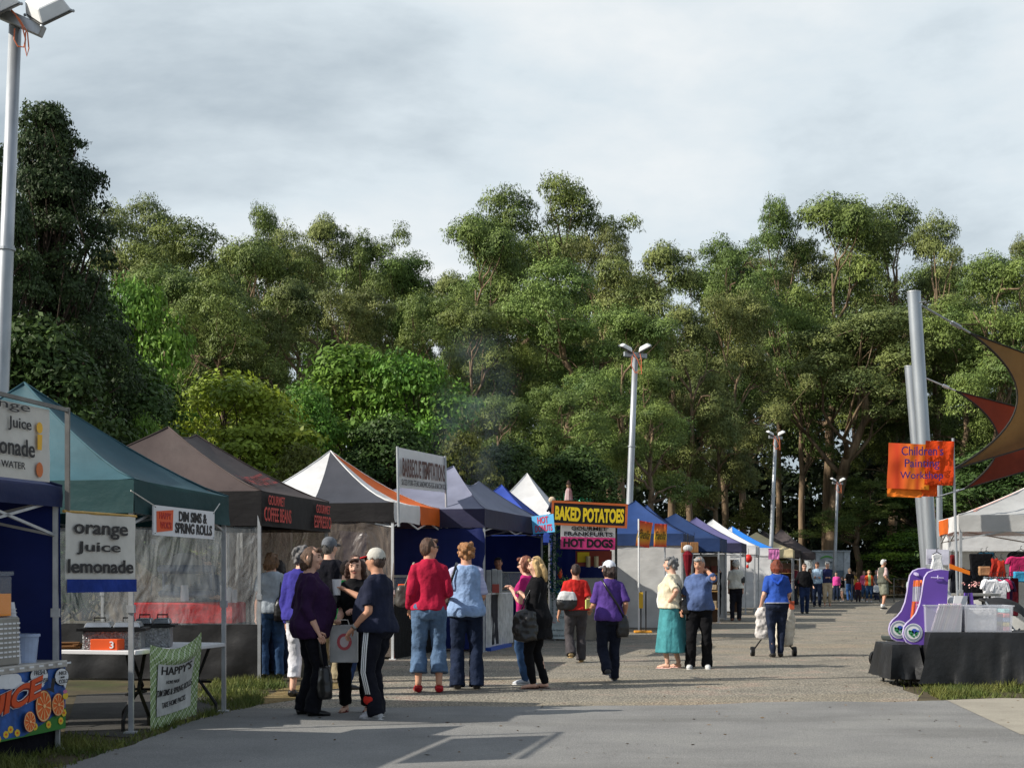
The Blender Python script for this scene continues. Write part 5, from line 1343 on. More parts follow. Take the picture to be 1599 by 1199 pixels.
for i, (px, yb, lb) in enumerate([(1205, 941, 'timber shelf of brown goods under the striped tent'), (1228, 939, 'timber shelf of brown goods under the cream tent'), (1098, 972, 'shelf of goods in the dark navy tent behind the slate-blue polo'), (1136, 956, 'shelf of goods under the purple-navy tent')]):
    c1 = G(px, yb); t = thing('goods_shelf', lb, 'shelf', c1, 'shelves of goods in the far row')
    mb = MB(); mb.box(c1 + Vector((0, .3, .95)), (.9, .04, 1.9)); mb.build('back', M('shelf_dark', (86, 64, 48), rough=.8, vs=6), t)
    for z in (.4, .9, 1.4): mb = MB(); mb.box(c1 + Vector((0, .12, z)), (.9, .36, .03)); mb.build('shelf', m_timb, t)
    rr = np.random.default_rng(i)
    for z in (.42, .92, 1.42):
        for k in range(4):
            mb = MB(); mb.box(c1 + Vector((-.32 + .21 * k, .1, z + .10)), (.15, .15, .12 + .14 * rr.random())); mb.build('goods_box', [cloth((150, 96, 60)), cloth((190, 170, 140)), cloth((110, 60, 50))][int(rr.integers(3))], t)
c1 = P(1208, 873, 56.9); pl = Plane(c1 + Vector((-.2, 0, 0)), (1, 0, 0), (0, 0, 1), .42, .42)
t = thing('pink_flag', 'small pink flag hanging from the cream tent valance', 'flag', c1); clothboard(t, pl, cloth((216, 130, 186)), .03); mb = MB(); mb.tube([pl.p(-.02, pl.h), pl.p(pl.w + .02, pl.h)], .012, 6); mb.build('rod', m_white, t)

# ------------------------------------------------------------------ cabin and fence at the far end
Yk = 82.0
kb = Vector(((1298 - CX) * Yk / F, Yk + 1.2, 0))
t = thing('site_cabin', 'grey portable cabin with a green swoosh at the far end of the path', 'cabin', kb)
k0, k1, kt = (1269 - CX) * Yk / F, (1327 - CX) * Yk / F, HC + 32 * Yk / F
km = (1318 - CX) * Yk / F
m_cab = M('cabin_grey', (172, 178, 182), rough=.6)
mb = MB(); mb.box(((k0 + km) / 2, Yk + 1.25, kt / 2 + .1), (km - k0, 2.4, kt - .2)); mb.build('wall', m_cab, t)
mb = MB(); mb.box(((km + k1) / 2 + .01, Yk + 1.22, kt / 2 + .1), (k1 - km, 2.44, kt - .24)); mb.build('end_panel', M('cabin_light', (190, 196, 200), rough=.5), t)
mb = MB(); mb.box(((k0 + k1) / 2, Yk + 1.25, kt + .03), (k1 - k0 + .1, 2.56, .08)); mb.build('roof', m_cab, t)
pl = Plane(Vector((k0, Yk + .04, 0)), (1, 0, 0), (0, 0, 1), km - k0, kt)
mb = MB(); board(mb, pl, pl.w * .56, .1, pl.w - .02, kt * .60, 0, .02); mb.build('dark_panel', M('cabin_dark', (92, 108, 120), rough=.5), t)
mb = MB(); board(mb, pl, .02, .1, pl.w * .54, kt * .68, 0, .02); mb.build('white_panel', m_signw, t)
mb = MB(); mb.prism([pl.p(pl.w * (.25 + .4 * u), kt * (.86 + .06 * math.sin(u * 3)), .012) for u in np.linspace(0, 1, 9)] + [pl.p(pl.w * (.25 + .4 * u), kt * (.84 + .06 * math.sin(u * 3) - .02 * math.sin(u * 3.1)), .012) for u in np.linspace(1, 0, 9)], pl.N, .02); mb.build('green_swoosh', paint((90, 160, 70)), t)
letters(t, pl, 'Lardner', pl.w * .52, kt * .78, pl.w * .24, kt * .06, m_ink, d=.015)
mb = MB()
for k in range(5):
    a = k * 1.257; mb.prism([pl.p(pl.w * .76 + .10 * math.cos(a + d_) * r_, kt * .45 + .16 * math.sin(a + d_) * r_, .03) for r_, d_ in ((.2, 0), (1, .25), (1.3, 0), (1, -.25))], pl.N, .01)
mb.build('emblem', m_signw, t)
t = thing('wire_fence', 'low wire fence behind the man in the grey vest', 'fence', P(1420, 940, 72.0) * 1)
BASE[t.name].z = 0; t.location.z = 0
m_fen = M('fence_grey', (96, 96, 92), rough=.6, metal=.3)
xs = [(px - CX) * 72 / F for px in (1330, 1352, 1374, 1396, 1418, 1440, 1462, 1484)]
for x in xs: mb = MB(); mb.tube([(x, 72, 0), (x, 72, 1.15)], .03, 6); mb.build('post', m_fen, t)
for z in (.35, .75, 1.12): mb = MB(); mb.tube([(xs[0], 72, z), (xs[-1], 72, z)], .014, 5); mb.build('rail', m_fen, t)

# ------------------------------------------------------------------ right-hand stall: black tables and what stands on them
m_blackc = M('black_tablecloth', (30, 31, 33), rough=.55, var=.2, vs=3, bump=.5, bs=9, spec=.45)
def clothtable(label, x0, x1, y0, y1, h, flare=.06, seed=0.0, zlow=.05, legs=True):
    t = thing('clothed_table', label, 'table', Vector(((x0 + x1) / 2, (y0 + y1) / 2, 0)), 'black-clothed tables')
    mb = MB(); per = [(x0, y0), (x1, y0), (x1, y1), (x0, y1)]
    ctr = Vector(((x0 + x1) / 2, (y0 + y1) / 2, 0)); pts = []
    for i in range(4):
        a, b = Vector((*per[i], 0)), Vector((*per[(i + 1) % 4], 0)); nseg = max(6, int((b - a).length / .05))
        pts += [(a.lerp(b, k / nseg), k / nseg) for k in range(nseg)]
    rings = []
    for j in range(9):
        v = j / 8; ring = []
        for k, (p, u) in enumerate(pts):
            o = (p - ctr).normalized(); corner = (abs(u - .5) * 2) ** 6
            f = flare * v * (.6 + 1.3 * mnoise.noise((p.x * 8 + seed, p.y * 8, v * .8)) + 1.2 * corner) + .008
            ring.append(p + o * f + up(h - (h - zlow) * v + (.02 * mnoise.noise((p.x * 3, p.y * 3, 9 + seed)) if v == 1 else 0)))
        rings.append(ring)
    top = [p + up(h + .004) for p, u in pts]
    mb.rings([top] + rings, caps=False); n = len(pts); mb.add(top, [tuple(range(n))])
    mb.build('tablecloth', m_blackc, t, smooth=True); smooth_by_angle(t.children[0], 50)
    mb = MB(); mb.box(ctr + up(h - .03), (x1 - x0 - .03, y1 - y0 - .03, .03)); mb.build('tabletop', m_signw, t)
    for x in (x0 + .08, x1 - .08):
        for y in (y0 + .08, y1 - .08): mb = MB(); mb.tube([(x, y, 0), (x, y, h - .04)], .016, 8); mb.build('leg', m_black, t)
    return t
clothtable('long table under a black cloth at the right edge of the path', 5.25, 7.4, 18.45, 19.2, .69, .09, 1.0)
clothtable('lower black-clothed table holding the purple display stand', 4.83, 5.16, 18.7, 19.55, .53, .10, 6.0, .10)

m_pur = M('purple_board', (104, 74, 166), rough=.5, var=.06, vs=2); m_puredge = M('purple_edge', (188, 176, 214), rough=.5)
c0 = Vector((5.15, 19.0, .54))
t = thing('display_stand', 'purple display stand with two round-footed side panels and hanging ribbons', 'display stand', c0)
outl = [(500, 292), (494, 420), (486, 600), (478, 765), (300, 772), (262, 768), (230, 752), (212, 722), (207, 690), (214, 655), (232, 630), (262, 604), (290, 570), (314, 512), (328, 445), (336, 385), (346, 335), (366, 306), (400, 292), (450, 286)]
def crop5(q, Y): return P(1360 + q[0] / 4.134, 820 + q[1] / 4.134, Y)
m_emb = [m_signw, M('emblem_ring', (150, 160, 176), rough=.4), paint((60, 140, 90)), paint((60, 90, 180))]
for i, dy in enumerate((0, .52)):
    sh = Vector((-.045 - .0 * i, dy, .02)) if i else Vector((0, 0, 0))
    pts = [crop5(q, 18.72) + sh for q in outl]
    mb = MB(); mb.mi = 0; mb.prism(pts, (0, -1, 0), .022); o = mb.build('side_panel', m_pur, t)
    mb = MB(); mb.tube([p for p in pts[4:]], .013, 6); mb.build('edge_trim', m_puredge, o)
    c1 = crop5((272, 692), 18.72) + sh + Vector((0, -.014, 0)); mb = MB()
    def disc(r, d, slot, cx=0, cz=0, sx=1):
        mb.mi = slot; mb.prism([c1 + Vector((cx + sx * r * math.cos(a), -d, cz + r * math.sin(a))) for a in np.linspace(0, 2 * math.pi, 25)[:-1]], (0, -1, 0), .003)
    disc(.118, .001, 0); disc(.108, .004, 1); disc(.082, .007, 0)
    for cx, cz, r, s in ((-.03, .0, .03, 2), (.01, .02, .032, 3), (.035, -.005, .022, 2), (-.05, .02, .014, 2), (.055, .02, .014, 3), (-.025, -.03, .014, 2), (.03, -.03, .014, 2), (0, -.048, .014, 2)): disc(r, .010, s, cx, cz, 1.1)
    mb.build('emblem', m_emb, o)
mb = MB(); mb.beam(crop5((300, 318), 18.75), crop5((300, 318), 19.28) + Vector((-.04, 0, .02)), .03); mb.beam(crop5((470, 330), 18.75), crop5((470, 330), 19.28) + Vector((-.04, 0, .02)), .03); mb.build('crossbar', m_puredge, t)
mb = MB(); mb.tube([crop5((388, 336), 18.68), crop5((470, 340), 18.68)], .008, 6); mb.tube([crop5((432, 322), 18.68), crop5((432, 345), 18.68)], .008, 6); mb.build('peg', m_puredge, t)
mb = MB(); mb.hexa([crop5((360, 760), 18.74), crop5((480, 760), 18.74), crop5((480, 760), 19.26), crop5((360, 760), 19.26), crop5((360, 740), 18.74), crop5((480, 740), 18.74), crop5((480, 740), 19.26), crop5((360, 740), 19.26)]); mb.build('shelf', m_pur, t)
for i, (q, mt) in enumerate([([(275, 355), (330, 352), (335, 395), (270, 395)], paint((240, 120, 50))), ([(270, 395), (335, 392), (328, 490), (266, 490)], M('silver_ribbon', (212, 214, 220), rough=.3, metal=.4)), ([(266, 490), (290, 490), (276, 612), (252, 612)], paint((236, 110, 50))), ([(292, 490), (328, 488), (312, 585), (280, 612)], paint((232, 120, 160)))]):
    mb = MB(); nk = len(q)
    for k in range(4):
        u0, u1 = k / 4 + .02, (k + 1) / 4 - .02
        mb.prism([crop5(Vector(q[0]).lerp(Vector(q[1]), u0), 18.98 + .03 * (k % 2)), crop5(Vector(q[0]).lerp(Vector(q[1]), u1), 18.98), crop5(Vector(q[3]).lerp(Vector(q[2]), u1), 18.98), crop5(Vector(q[3]).lerp(Vector(q[2]), u0), 18.98 + .03 * (k % 2))], (0, -1, 0), .006)
    mb.build('ribbon', mt, t)

m_tubp = M('frosted_plastic', (214, 216, 224), rough=.3, alpha=.34, var=.04, spec=.5)
def tub(label, q0, q1, Y, dep, fill):
    a = crop5(q0, Y); b = crop5(q1, Y); w = b.x - a.x; h = a.z - .694; c = Vector(((a.x + b.x) / 2, Y + dep / 2, .694))
    t = thing('plastic_tub', label, 'storage box', c, 'clear plastic tubs on the black table')
    mb = MB(); k = .94; th = .008
    def wl(x0, y0, x1, y1): mb.hexa([c + Vector((x * k, y * k, 0)) for x, y in ((x0, y0), (x1, y0), (x1, y1), (x0, y1))] + [c + Vector((x, y, h)) for x, y in ((x0, y0), (x1, y0), (x1, y1), (x0, y1))])
    wl(-w / 2, -dep / 2, w / 2, -dep / 2 + th); wl(-w / 2, dep / 2 - th, w / 2, dep / 2); wl(-w / 2, -dep / 2 + th, -w / 2 + th, dep / 2 - th); wl(w / 2 - th, -dep / 2 + th, w / 2, dep / 2 - th)
    mb.box(c + up(.006), (w * k, dep * k, .008)); mb.build('shell', m_tubp, t)
    mb = MB()
    for (x0, y0, x1, y1) in ((-w / 2 - .012, -dep / 2 - .012, w / 2 + .012, -dep / 2), (-w / 2 - .012, dep / 2, w / 2 + .012, dep / 2 + .012), (-w / 2 - .012, -dep / 2, -w / 2, dep / 2), (w / 2, -dep / 2, w / 2 + .012, dep / 2)):
        mb.box(c + Vector(((x0 + x1) / 2, (y0 + y1) / 2, h - .008)), (x1 - x0, y1 - y0, .016))
    mb.build('rim', m_tubp, t)
    fill(c, w, h, dep); return t
prc = [cloth(x) for x in ((214, 200, 214), (190, 180, 200), (226, 222, 226), (204, 176, 190), (170, 168, 190), (222, 208, 196))]
def sleeves(c, w, h, dep):
    for i in range(10):
        x = -w * .20 + i * w * .062
        mb = MB(); b0 = c + Vector((x - .05, 0, .02)); mb.hexa([b0 + Vector((dx + lean_, y, z)) for z, lean_ in ((0, 0), (h * .97, .10)) for dx, y in ((0, -dep * .42), (.016, -dep * .42), (.016, dep * .42), (0, dep * .42))])
        tag(mb.build('print_sleeve', prc[i % 6]), 'plastic-sleeved print leaning in the left clear tub, one of a packed row', 'print', 'sleeved prints in the left tub')
def folded(c, w, h, dep):
    mb = MB(); mb.box(c + Vector((-.07, 0, h * .46)), (w * .62, dep * .7, h * .84)); tag(mb.build('paper_stack', cloth((228, 228, 230)), bevel=.01), 'white block of paper filling the right clear tub', 'paper')
    for i, cc in enumerate(((226, 160, 170), (232, 214, 130), (150, 180, 220), (232, 130, 130), (160, 210, 210))):
        mb = MB(); mb.box(c + Vector((w * .40, 0, .035 + i * h * .17)), (w * .12, dep * .7, h * .15)); tag(mb.build('folded_cloth', cloth(cc), bevel=.008), '%s folded cloth in the right end of the right clear tub' % ('pink', 'yellow', 'blue', 'coral', 'aqua')[i], 'folded cloth', 'folded cloths in the right tub')
tub('left clear plastic tub packed with leaning sleeved prints', (352, 512), (592, 690), 18.62, .40, sleeves)
tub('right clear plastic tub with white paper and coloured cloths', (606, 516), (920, 697), 18.62, .42, folded)

pl = signplane(1447, 1482, 857, 858, 24, 20.4, 20.4)
t = simple_sign('paper_notice', 'white paper notice above the purple stand', pl, M('notice_paper', (220, 218, 232), rough=.7), cat='notice')
for k in range(3): L2(t, pl, 'painting workshop', .08, .55, .60 + .12 * k, .66 + .12 * k, m_vio)
mb = MB(); mb.tube([pl.p(pl.w * .5, 0, -.03), Vector((pl.p(pl.w * .5, 0).x, 20.43, 0))], .012, 6); mb.build('post', m_white, t)
c1 = P(1463, 892, 20.2)
t = thing('white_dress', 'small white dress on a hanger in front of the paper notice', 'clothing', c1)
mb = MB(); mb.prism([c1 + Vector((x, 0, z)) for x, z in ((-.10, 0), (.10, 0), (.06, .16), (.07, .22), (.03, .24), (-.03, .24), (-.07, .22), (-.06, .16))], (0, -1, 0), .05); mb.build('fabric', cloth((226, 226, 226)), t, bevel=.01)
mb = MB(); mb.tube([c1 + Vector((-.06, 0, .23)), c1 + Vector((0, 0, .27)), c1 + Vector((.06, 0, .23))], .006, 5); mb.tube([c1 + Vector((0, 0, .27)), c1 + Vector((0, 0, .31)), c1 + Vector((.02, 0, .32))], .006, 5); mb.build('hanger', m_black, t)
c1 = P(1483, 885, 21.9)
mb = MB(); mb.hexa([c1 + Vector(v) for v in ((0, 0, -.02), (.30, 0, -.12), (.30, .012, -.12), (0, .012, -.02), (0, 0, .05), (.30, 0, -.06), (.30, .012, -.06), (0, .012, .05))]); tag(mb.build('direction_strip', paint((240, 128, 30))), 'narrow orange strip tied across the thin sign pole', 'sign')
# purple easel
c1 = P(1512, 985, 20.6); c1.z = 0
t = thing('purple_easel', 'purple A-shaped easel with a white sheet behind the tubs', 'easel', c1)
for s in (-1, 1): mb = MB(); mb.beam(c1 + Vector((s * .16, 0, 0)), c1 + Vector((s * .03, 0, 1.16)), .045); mb.build('leg', m_pur, t)
mb = MB(); mb.beam(c1 + Vector((-.1, 0, .98)), c1 + Vector((.1, 0, .98)), .05); mb.build('crossbar', m_pur, t)
mb = MB(); mb.hexa([c1 + Vector(v) for v in ((-.30, -.1, .55), (-.08, -.1, .55), (-.08, -.08, .55), (-.30, -.08, .55), (-.20, -.03, 1.12), (-.02, -.03, 1.12), (-.02, -.01, 1.12), (-.20, -.01, 1.12))]); mb.build('sheet', m_signw, t)

# hanging clothes
def garment(label, px, py, Y, w, h, mat, kind_='top', group='clothes hanging in the right-hand stalls'):
    c = P(px, py, Y)
    t = thing('hanging_garment', label, 'clothing', c - up(h), group)
    mb = MB(); sh = w * .5
    o = [(-.30 * w, 0), (-.5 * w, -.10 * h), (-.62 * w, -.38 * h), (-.46 * w, -.42 * h), (-.38 * w, -.25 * h), (-.40 * w, -h), (.40 * w, -h), (.38 * w, -.25 * h), (.46 * w, -.42 * h), (.62 * w, -.38 * h), (.5 * w, -.10 * h), (.30 * w, 0), (.12 * w, -.05 * h), (-.12 * w, -.05 * h)]
    if kind_ == 'dress': o = [(-.22 * w, 0), (-.30 * w, -.14 * h), (-.24 * w, -.3 * h), (-.36 * w, -.6 * h), (-.5 * w, -h), (.5 * w, -h), (.36 * w, -.6 * h), (.24 * w, -.3 * h), (.30 * w, -.14 * h), (.22 * w, 0), (.10 * w, -.08 * h), (-.10 * w, -.08 * h)]
    if kind_ == 'drape': o = [(-.5 * w, 0), (-.46 * w, -.3 * h), (-.5 * w, -.62 * h), (-.44 * w, -h), (0, -.97 * h), (.46 * w, -h), (.5 * w, -.5 * h), (.48 * w, 0)]
    mb.prism([c + Vector((x, .02 * math.sin(z * 9), z)) for x, z in o], (0, -1, 0), .09); mb.build('fabric', mat, t, bevel=.02)
    mb = MB(); mb.tube([c + Vector((-.25 * w, 0, -.02)), c + Vector((0, 0, .04)), c + Vector((.25 * w, 0, -.02))], .008, 5); mb.tube([c + Vector((0, 0, .04)), c + Vector((0, 0, .10)), c + Vector((.03, 0, .11))], .006, 5); mb.build('hanger', m_black, t)
    return t
for a in [('long black garment hanging under the white clothing tent', 1532, 864, 31.5, .50, 1.0, cloth((22, 22, 26)), 'drape'), ('teal-edged dark garment behind the long black one', 1540, 862, 32.2, .35, .6, cloth((30, 70, 90)), 'drape'),
          ('left of two rust-red dresses on hangers', 1553, 870, 30.8, .24, .46, cloth((150, 44, 34)), 'dress'), ('right of two rust-red dresses on hangers', 1563, 873, 30.6, .26, .48, cloth((166, 52, 36)), 'dress'),
          ('maroon coat hanging beside the white tops', 1576, 902, 27.5, .34, .72, cloth((84, 22, 34)), 'drape'), ('black jacket hanging behind the purple stand', 1500, 888, 25.4, .44, .44, cloth((26, 28, 36)), 'top'),
          ('dark red scarf by the white tent pole', 1487, 866, 32.8, .10, .35, cloth((110, 30, 34)), 'drape'), ('pink spotted bag-like top at the right edge', 1590, 868, 30.5, .46, .42, cloth((196, 50, 104)), 'top'), ('black top above the pink one at the right edge', 1594, 860, 31.5, .5, .35, cloth((20, 20, 22)), 'top'),
          ('turquoise folded top at the right edge', 1592, 892, 30.0, .26, .22, cloth((60, 150, 190)), 'drape'), ('beige knitted hat hung on the long black garment', 1537, 884, 30.9, .26, .20, cloth((170, 130, 96)), 'drape')]:
    garment(*a)
c1 = P(1557, 960, 23.6); c1.z = 0
t = thing('clothes_rack', 'metal clothes rack of small white and coloured tops', 'clothes rack', c1)
for s in (-.2, .2): mb = MB(); mb.tube([c1 + Vector((s, 0, 0)), c1 + Vector((s, 0, 1.38))], .012, 8); mb.build('upright', m_galv, t)
mb = MB(); mb.tube([c1 + Vector((-.22, 0, 1.36)), c1 + Vector((.22, 0, 1.36))], .012, 8); mb.tube([c1 + Vector((-.2, -.25, .05)), c1 + Vector((-.2, .25, .05))], .014, 6); mb.tube([c1 + Vector((.2, -.25, .05)), c1 + Vector((.2, .25, .05))], .014, 6); mb.build('rail', m_galv, t)
for i, cc in enumerate(((224, 224, 228), (232, 232, 232), (110, 190, 220), (226, 226, 230), (190, 50, 90), (60, 40, 70))):
    garment('small child top on the metal rack, %s' % ('white, leftmost', 'white, second from left', 'sky blue', 'white, fourth from left', 'magenta', 'dark violet, rightmost')[i], 1546 + i * 4.8, 903 + 2 * (i % 2), 23.3 + .08 * (i % 3), .26, .42 + .05 * (i % 2), cloth(cc), 'top', 'small tops on the metal rack')
c1 = P(1520, 924, 22.8); c1.z = 0
trestle('grey side table with flowers behind the tubs', P(1500, 930, 22.6) * 1 - up(P(1500, 930, 22.6).z), Vector((1, 0, 0)), .62, Vector((0, 1, 0)), .5, 1.12, m_met)
rr = np.random.default_rng(2)
me = npmesh('flower_bunch', leaves([(np.array([rr.normal() * .07, rr.normal() * .05, .08 + rr.random() * .08]), (.05, .05, .04)) for _ in range(9)], 3000, .03, rr, aspect=.6), 4); me.materials.append(M('flower_pink', (210, 90, 120), rgb2=(226, 210, 190), vs=14)); o = link('flower_bunch', me); c1 = P(1524, 918, 22.8); o.location = (c1.x, 22.8, 1.13); tag(o, 'bunch of pink and cream flowers on the grey side table', 'flowers')

# prams
def pram(label, c, rz, sc=1.0):
    t = thing('pram', label, 'pram', c, 'prams at the right-hand stalls', rz); m_f = M('pram_fabric', (30, 31, 34), rough=.8, bump=.3); m_g = M('pram_pad', (60, 66, 64), rough=.8)
    def B(): return MB()
    S = lambda *v: Vector(v) * sc
    for s in (-.25, .25):
        for y in (-.32, .36):
            mb = B(); mb.tube([S(s - .02, y, .12), S(s + .02, y, .12)], [.12 * sc] * 2, 18); o = mb.build('wheel', m_black, t, local=True)
            mb = B(); mb.tube([S(s - .03, y, .12), S(s + .03, y, .12)], [.05 * sc] * 2, 10); mb.build('hub', m_galv, o, local=True)
        mb = B(); mb.tube([S(s * .9, -.32, .14), S(s * .9, .10, .60), S(s * .9, .42, 1.02)], .014 * sc, 8); mb.tube([S(s * .9, .36, .14), S(s * .9, .02, .62)], .014 * sc, 8); mb.build('frame', m_galv, t, local=True)
    mb = B(); mb.tube([S(-.225, .42, 1.02), S(-.225, .50, 1.05), S(.225, .50, 1.05), S(.225, .42, 1.02)], .02 * sc, 8); mb.build('handle', m_black, t, local=True)
    mb = B(); mb.hexa([S(*v) for v in ((-.2, -.25, .40), (.2, -.25, .40), (.2, .15, .36), (-.2, .15, .36), (-.21, -.27, .48), (.21, -.27, .48), (.21, .17, .44), (-.21, .17, .44))]); mb.build('seat', m_g, t, local=True, bevel=.02)
    mb = B(); mb.hexa([S(*v) for v in ((-.2, .10, .44), (.2, .10, .44), (.2, .16, .44), (-.2, .16, .44), (-.2, .28, .92), (.2, .28, .92), (.2, .34, .90), (-.2, .34, .90))]); mb.build('backrest', m_f, t, local=True, bevel=.02)
    rings = [[S(.24 * math.cos(a) if True else 0, .30 - .42 * math.sin(b), .78 + .30 * math.cos(b) * (.5 + .5 * math.sin(a))) for a in np.linspace(0, math.pi, 9)] for b in np.linspace(-.35, 1.45, 8)]
    mb = B(); mb.rings(rings, caps=False, closed=False); mb.build('hood', m_f, t, smooth=True, local=True, fixn=False)
    mb = B(); mb.box(S(0, .05, .22), (.36 * sc, .44 * sc, .14 * sc)); mb.build('basket', m_f, t, local=True, bevel=.02)
    return t
pram('black pram parked behind the purple stand', G(1409, 1040), R(-60), 1.0)
pram('black pram at the right edge behind the right tub', Vector((P(1590, 990, 21.5).x, 21.5, 0)), R(60), 1.0)

# ------------------------------------------------------------------ people
SKIN = {'pale': M('skin_pale', (214, 168, 144), rough=.55, var=.06, vs=9, spec=.35), 'warm': M('skin_warm', (198, 146, 118), rough=.55, var=.07, vs=9, spec=.35), 'tan': M('skin_tan', (180, 126, 98), rough=.55, var=.07, vs=9, spec=.35)}
def hairm(rgb): return M('hair_%02x%02x%02x' % rgb, rgb, rough=.55, var=.3, vs=9, stretch=(6, 6, 1.2), bump=.5, bs=30, spec=.4)
m_eye = M('eye_dark', (38, 28, 24), rough=.3); m_lip = M('lip', (150, 82, 76), rough=.5); m_shades = M('sunglass_lens', (14, 14, 16), rough=.15, spec=.8)
def denim(rgb): return M('denim_%02x%02x%02x' % rgb, rgb, rough=.9, var=.25, vs=5, bump=.4, bs=40, spec=.15)
def ik(a, t, l1, l2, pole):
    d = t - a; Ln = d.length; dn = d.normalized(); Ln = min(Ln, (l1 + l2) * .998)
    t = a + dn * Ln; ca = (l1 * l1 + Ln * Ln - l2 * l2) / (2 * l1 * Ln); ca = max(-1, min(1, ca))
    p = pole - dn * pole.dot(dn); p = p.normalized() if p.length > 1e-4 else dn.orthogonal()
    return a + dn * l1 * ca + p * l1 * math.sqrt(1 - ca * ca), t
TK = [(.82, .135, .095, .0), (.88, .168, .122, -.012), (.94, .176, .128, -.015), (1.02, .160, .114, 0), (1.10, .146, .104, .006), (1.20, .148, .112, .012), (1.29, .158, .114, .010), (1.36, .158, .098, -.002), (1.41, .128, .082, -.012), (1.45, .085, .068, -.014), (1.48, .060, .058, -.006)]
def tor(z):
    for a, b in zip(TK[:-1], TK[1:]):
        if z <= b[0]:
            u = max(0, (z - a[0]) / (b[0] - a[0])); return [a[i] + (b[i] - a[i]) * u for i in range(1, 4)]
    return TK[-1][1:]
class Person:
    def __init__(s, label, px, fy, hy, yaw, w=1.0, belly=0.0, lean=0.0, sw=1.0, hips=1.0, bust=0.0, R_=None, L_=None, rf=None, lf=None, hyaw=0, hpitch=0, htilt=0, skin='pale', far=False, group=None, sx=0.0, pr=None, pl=None, bend=0.0):
        s.Y = YF(fy); s.base = Vector(((px - CX) * s.Y / F, s.Y, 0)); s.H = HC - (hy - HY) * s.Y / F; s.k = s.H / 1.755
        s.root = thing('person', label, 'person', s.base, group, R(yaw)); s.M = Matrix.Translation(s.base) @ Matrix.Rotation(R(yaw), 4, 'Z')
        s.w, s.belly, s.lean, s.sw, s.hips, s.bust, s.far, s.sx = w, belly, lean, sw, hips, bust, far, sx
        s.vs = (.026 if far else .0125); s.seed = px * .37; s.skin = SKIN[skin]; s.bend = bend
        s.sh = {}; s.el = {}; s.wr = {}; s.hip = {}; s.kn = {}; s.an = {}; s.toe = {}
        for sd, tg, ft, pole in ((1, R_, rf, pr), (-1, L_, lf, pl)):
            sh = s.bt(Vector((sd * .158 * sw, -.012, 1.385)))
            tg = Vector(tg) if tg is not None else sh + Vector((sd * .045, .05, -.535))
            po = Vector(pole) if pole is not None else Vector((sd * .16, -1, -.3))
            s.sh[sd] = sh; s.el[sd], s.wr[sd] = ik(sh, tg, .295, .255, po)
            hp = Vector((sd * .088 * hips + sx, 0, .90)); ft = Vector(ft) if ft is not None else Vector((sd * .10, 0, 0))
            an = Vector((ft.x, ft.y - .03, ft.z + .085)); s.hip[sd] = hp
            s.kn[sd], s.an[sd] = ik(hp, an, .425, .41, Vector((sd * .10, 1, 0)))
            s.toe[sd] = ft
        s.hc = s.bt(Vector((0, .022, 1.615))); s.hr = Matrix.Rotation(R(hyaw), 3, 'Z') @ Matrix.Rotation(R(htilt), 3, 'Y') @ Matrix.Rotation(R(-hpitch), 3, 'X')
    def bt(s, v):
        "bend and lean of the upper body"
        z = v.z - .95
        if z <= 0: return Vector((v.x + s.sx, v.y, v.z))
        a = R(s.bend); y = v.y * math.cos(a) + z * math.sin(a); zz = z * math.cos(a) - v.y * math.sin(a)
        return Vector((v.x + s.sx * max(0, 1 - z * 1.5), y + s.lean * z, .95 + zz))
    def hd(s, x, y, z): return s.hc + s.hr @ Vector((x, y, z))
    def world(s, v): return s.M @ (Vector(v) * s.k)
    def ring(s, z, e=0.0, n=22, fl=0.0, wmul=1.0):
        rx, ry, oy = tor(z)
        g = s.w if z < 1.34 else 1 + (s.w - 1) * max(0, (1.46 - z) / .12) * .8
        if z < 1.06: rx *= 1 + (s.hips - 1) * min(1, (1.06 - z) / .1)
        if z > 1.25: rx *= s.sw
        rx, ry = rx * g * wmul + e + fl, ry * g + e + fl
        out = []
        for i in range(n):
            a = 2 * math.pi * i / n; c, q = math.cos(a), math.sin(a)
            x = rx * abs(c) ** .85 * (1 if c > 0 else -1); y = ry * q
            if q > 0:
                y += s.belly * math.exp(-((z - 1.08) / .14) ** 2) * q ** 1.5
                y += s.bust * math.exp(-((z - 1.25) / .07) ** 2) * q * (abs(c) ** .5 + .3)
            out.append(s.bt(Vector((x, y + oy, z))))
        return out
    def put(s, mb, name, mat, crump=0.0, fx=9, fz=5, slot=None, smooth=3, vs=None, parent=None):
        mb.v = [v * s.k for v in mb.v]
        me = voxel(mb, (vs or s.vs), smooth, name)
        if crump: crumple(me, crump * s.k, fx, fz, s.seed)
        mats = mat if isinstance(mat, (list, tuple)) else [mat]
        for m in mats: me.materials.append(m)
        if slot:
            k = s.k; me.polygons.foreach_set('material_index', [slot(p.center.x / k, p.center.y / k, p.center.z / k) for p in me.polygons])
        return link(name, me, parent or s.root)
    def raw(s, mb, name, mat, parent=None, smooth=True):
        mb.v = [v * s.k for v in mb.v]; return mb.build(name, mat, parent or s.root, smooth=smooth, local=True)
    def body(s, face=True, legs=True, grip=(0.55, 0.55), open_=()):
        mb = MB()
        mb.rings([s.ring(z, -.014 if z < 1.44 else 0) for z in (.83, .88, .94, 1.0, 1.06, 1.12, 1.18, 1.24, 1.30, 1.36, 1.41, 1.45, 1.48)])
        nb = s.bt(Vector((0, -.008, 1.44))); mb.tube([nb, s.hc + Vector((0, -.012, -.06))], [.066, .060], 12)
        rot = s.hr
        mb.ell(s.hc, (.077, .097, .116), 16, 12, rot); mb.ell(s.hd(0, .030, -.058), (.056, .060, .062), 12, 8, rot); mb.ell(s.hd(0, .062, -.088), (.028, .028, .026), 10, 6, rot)
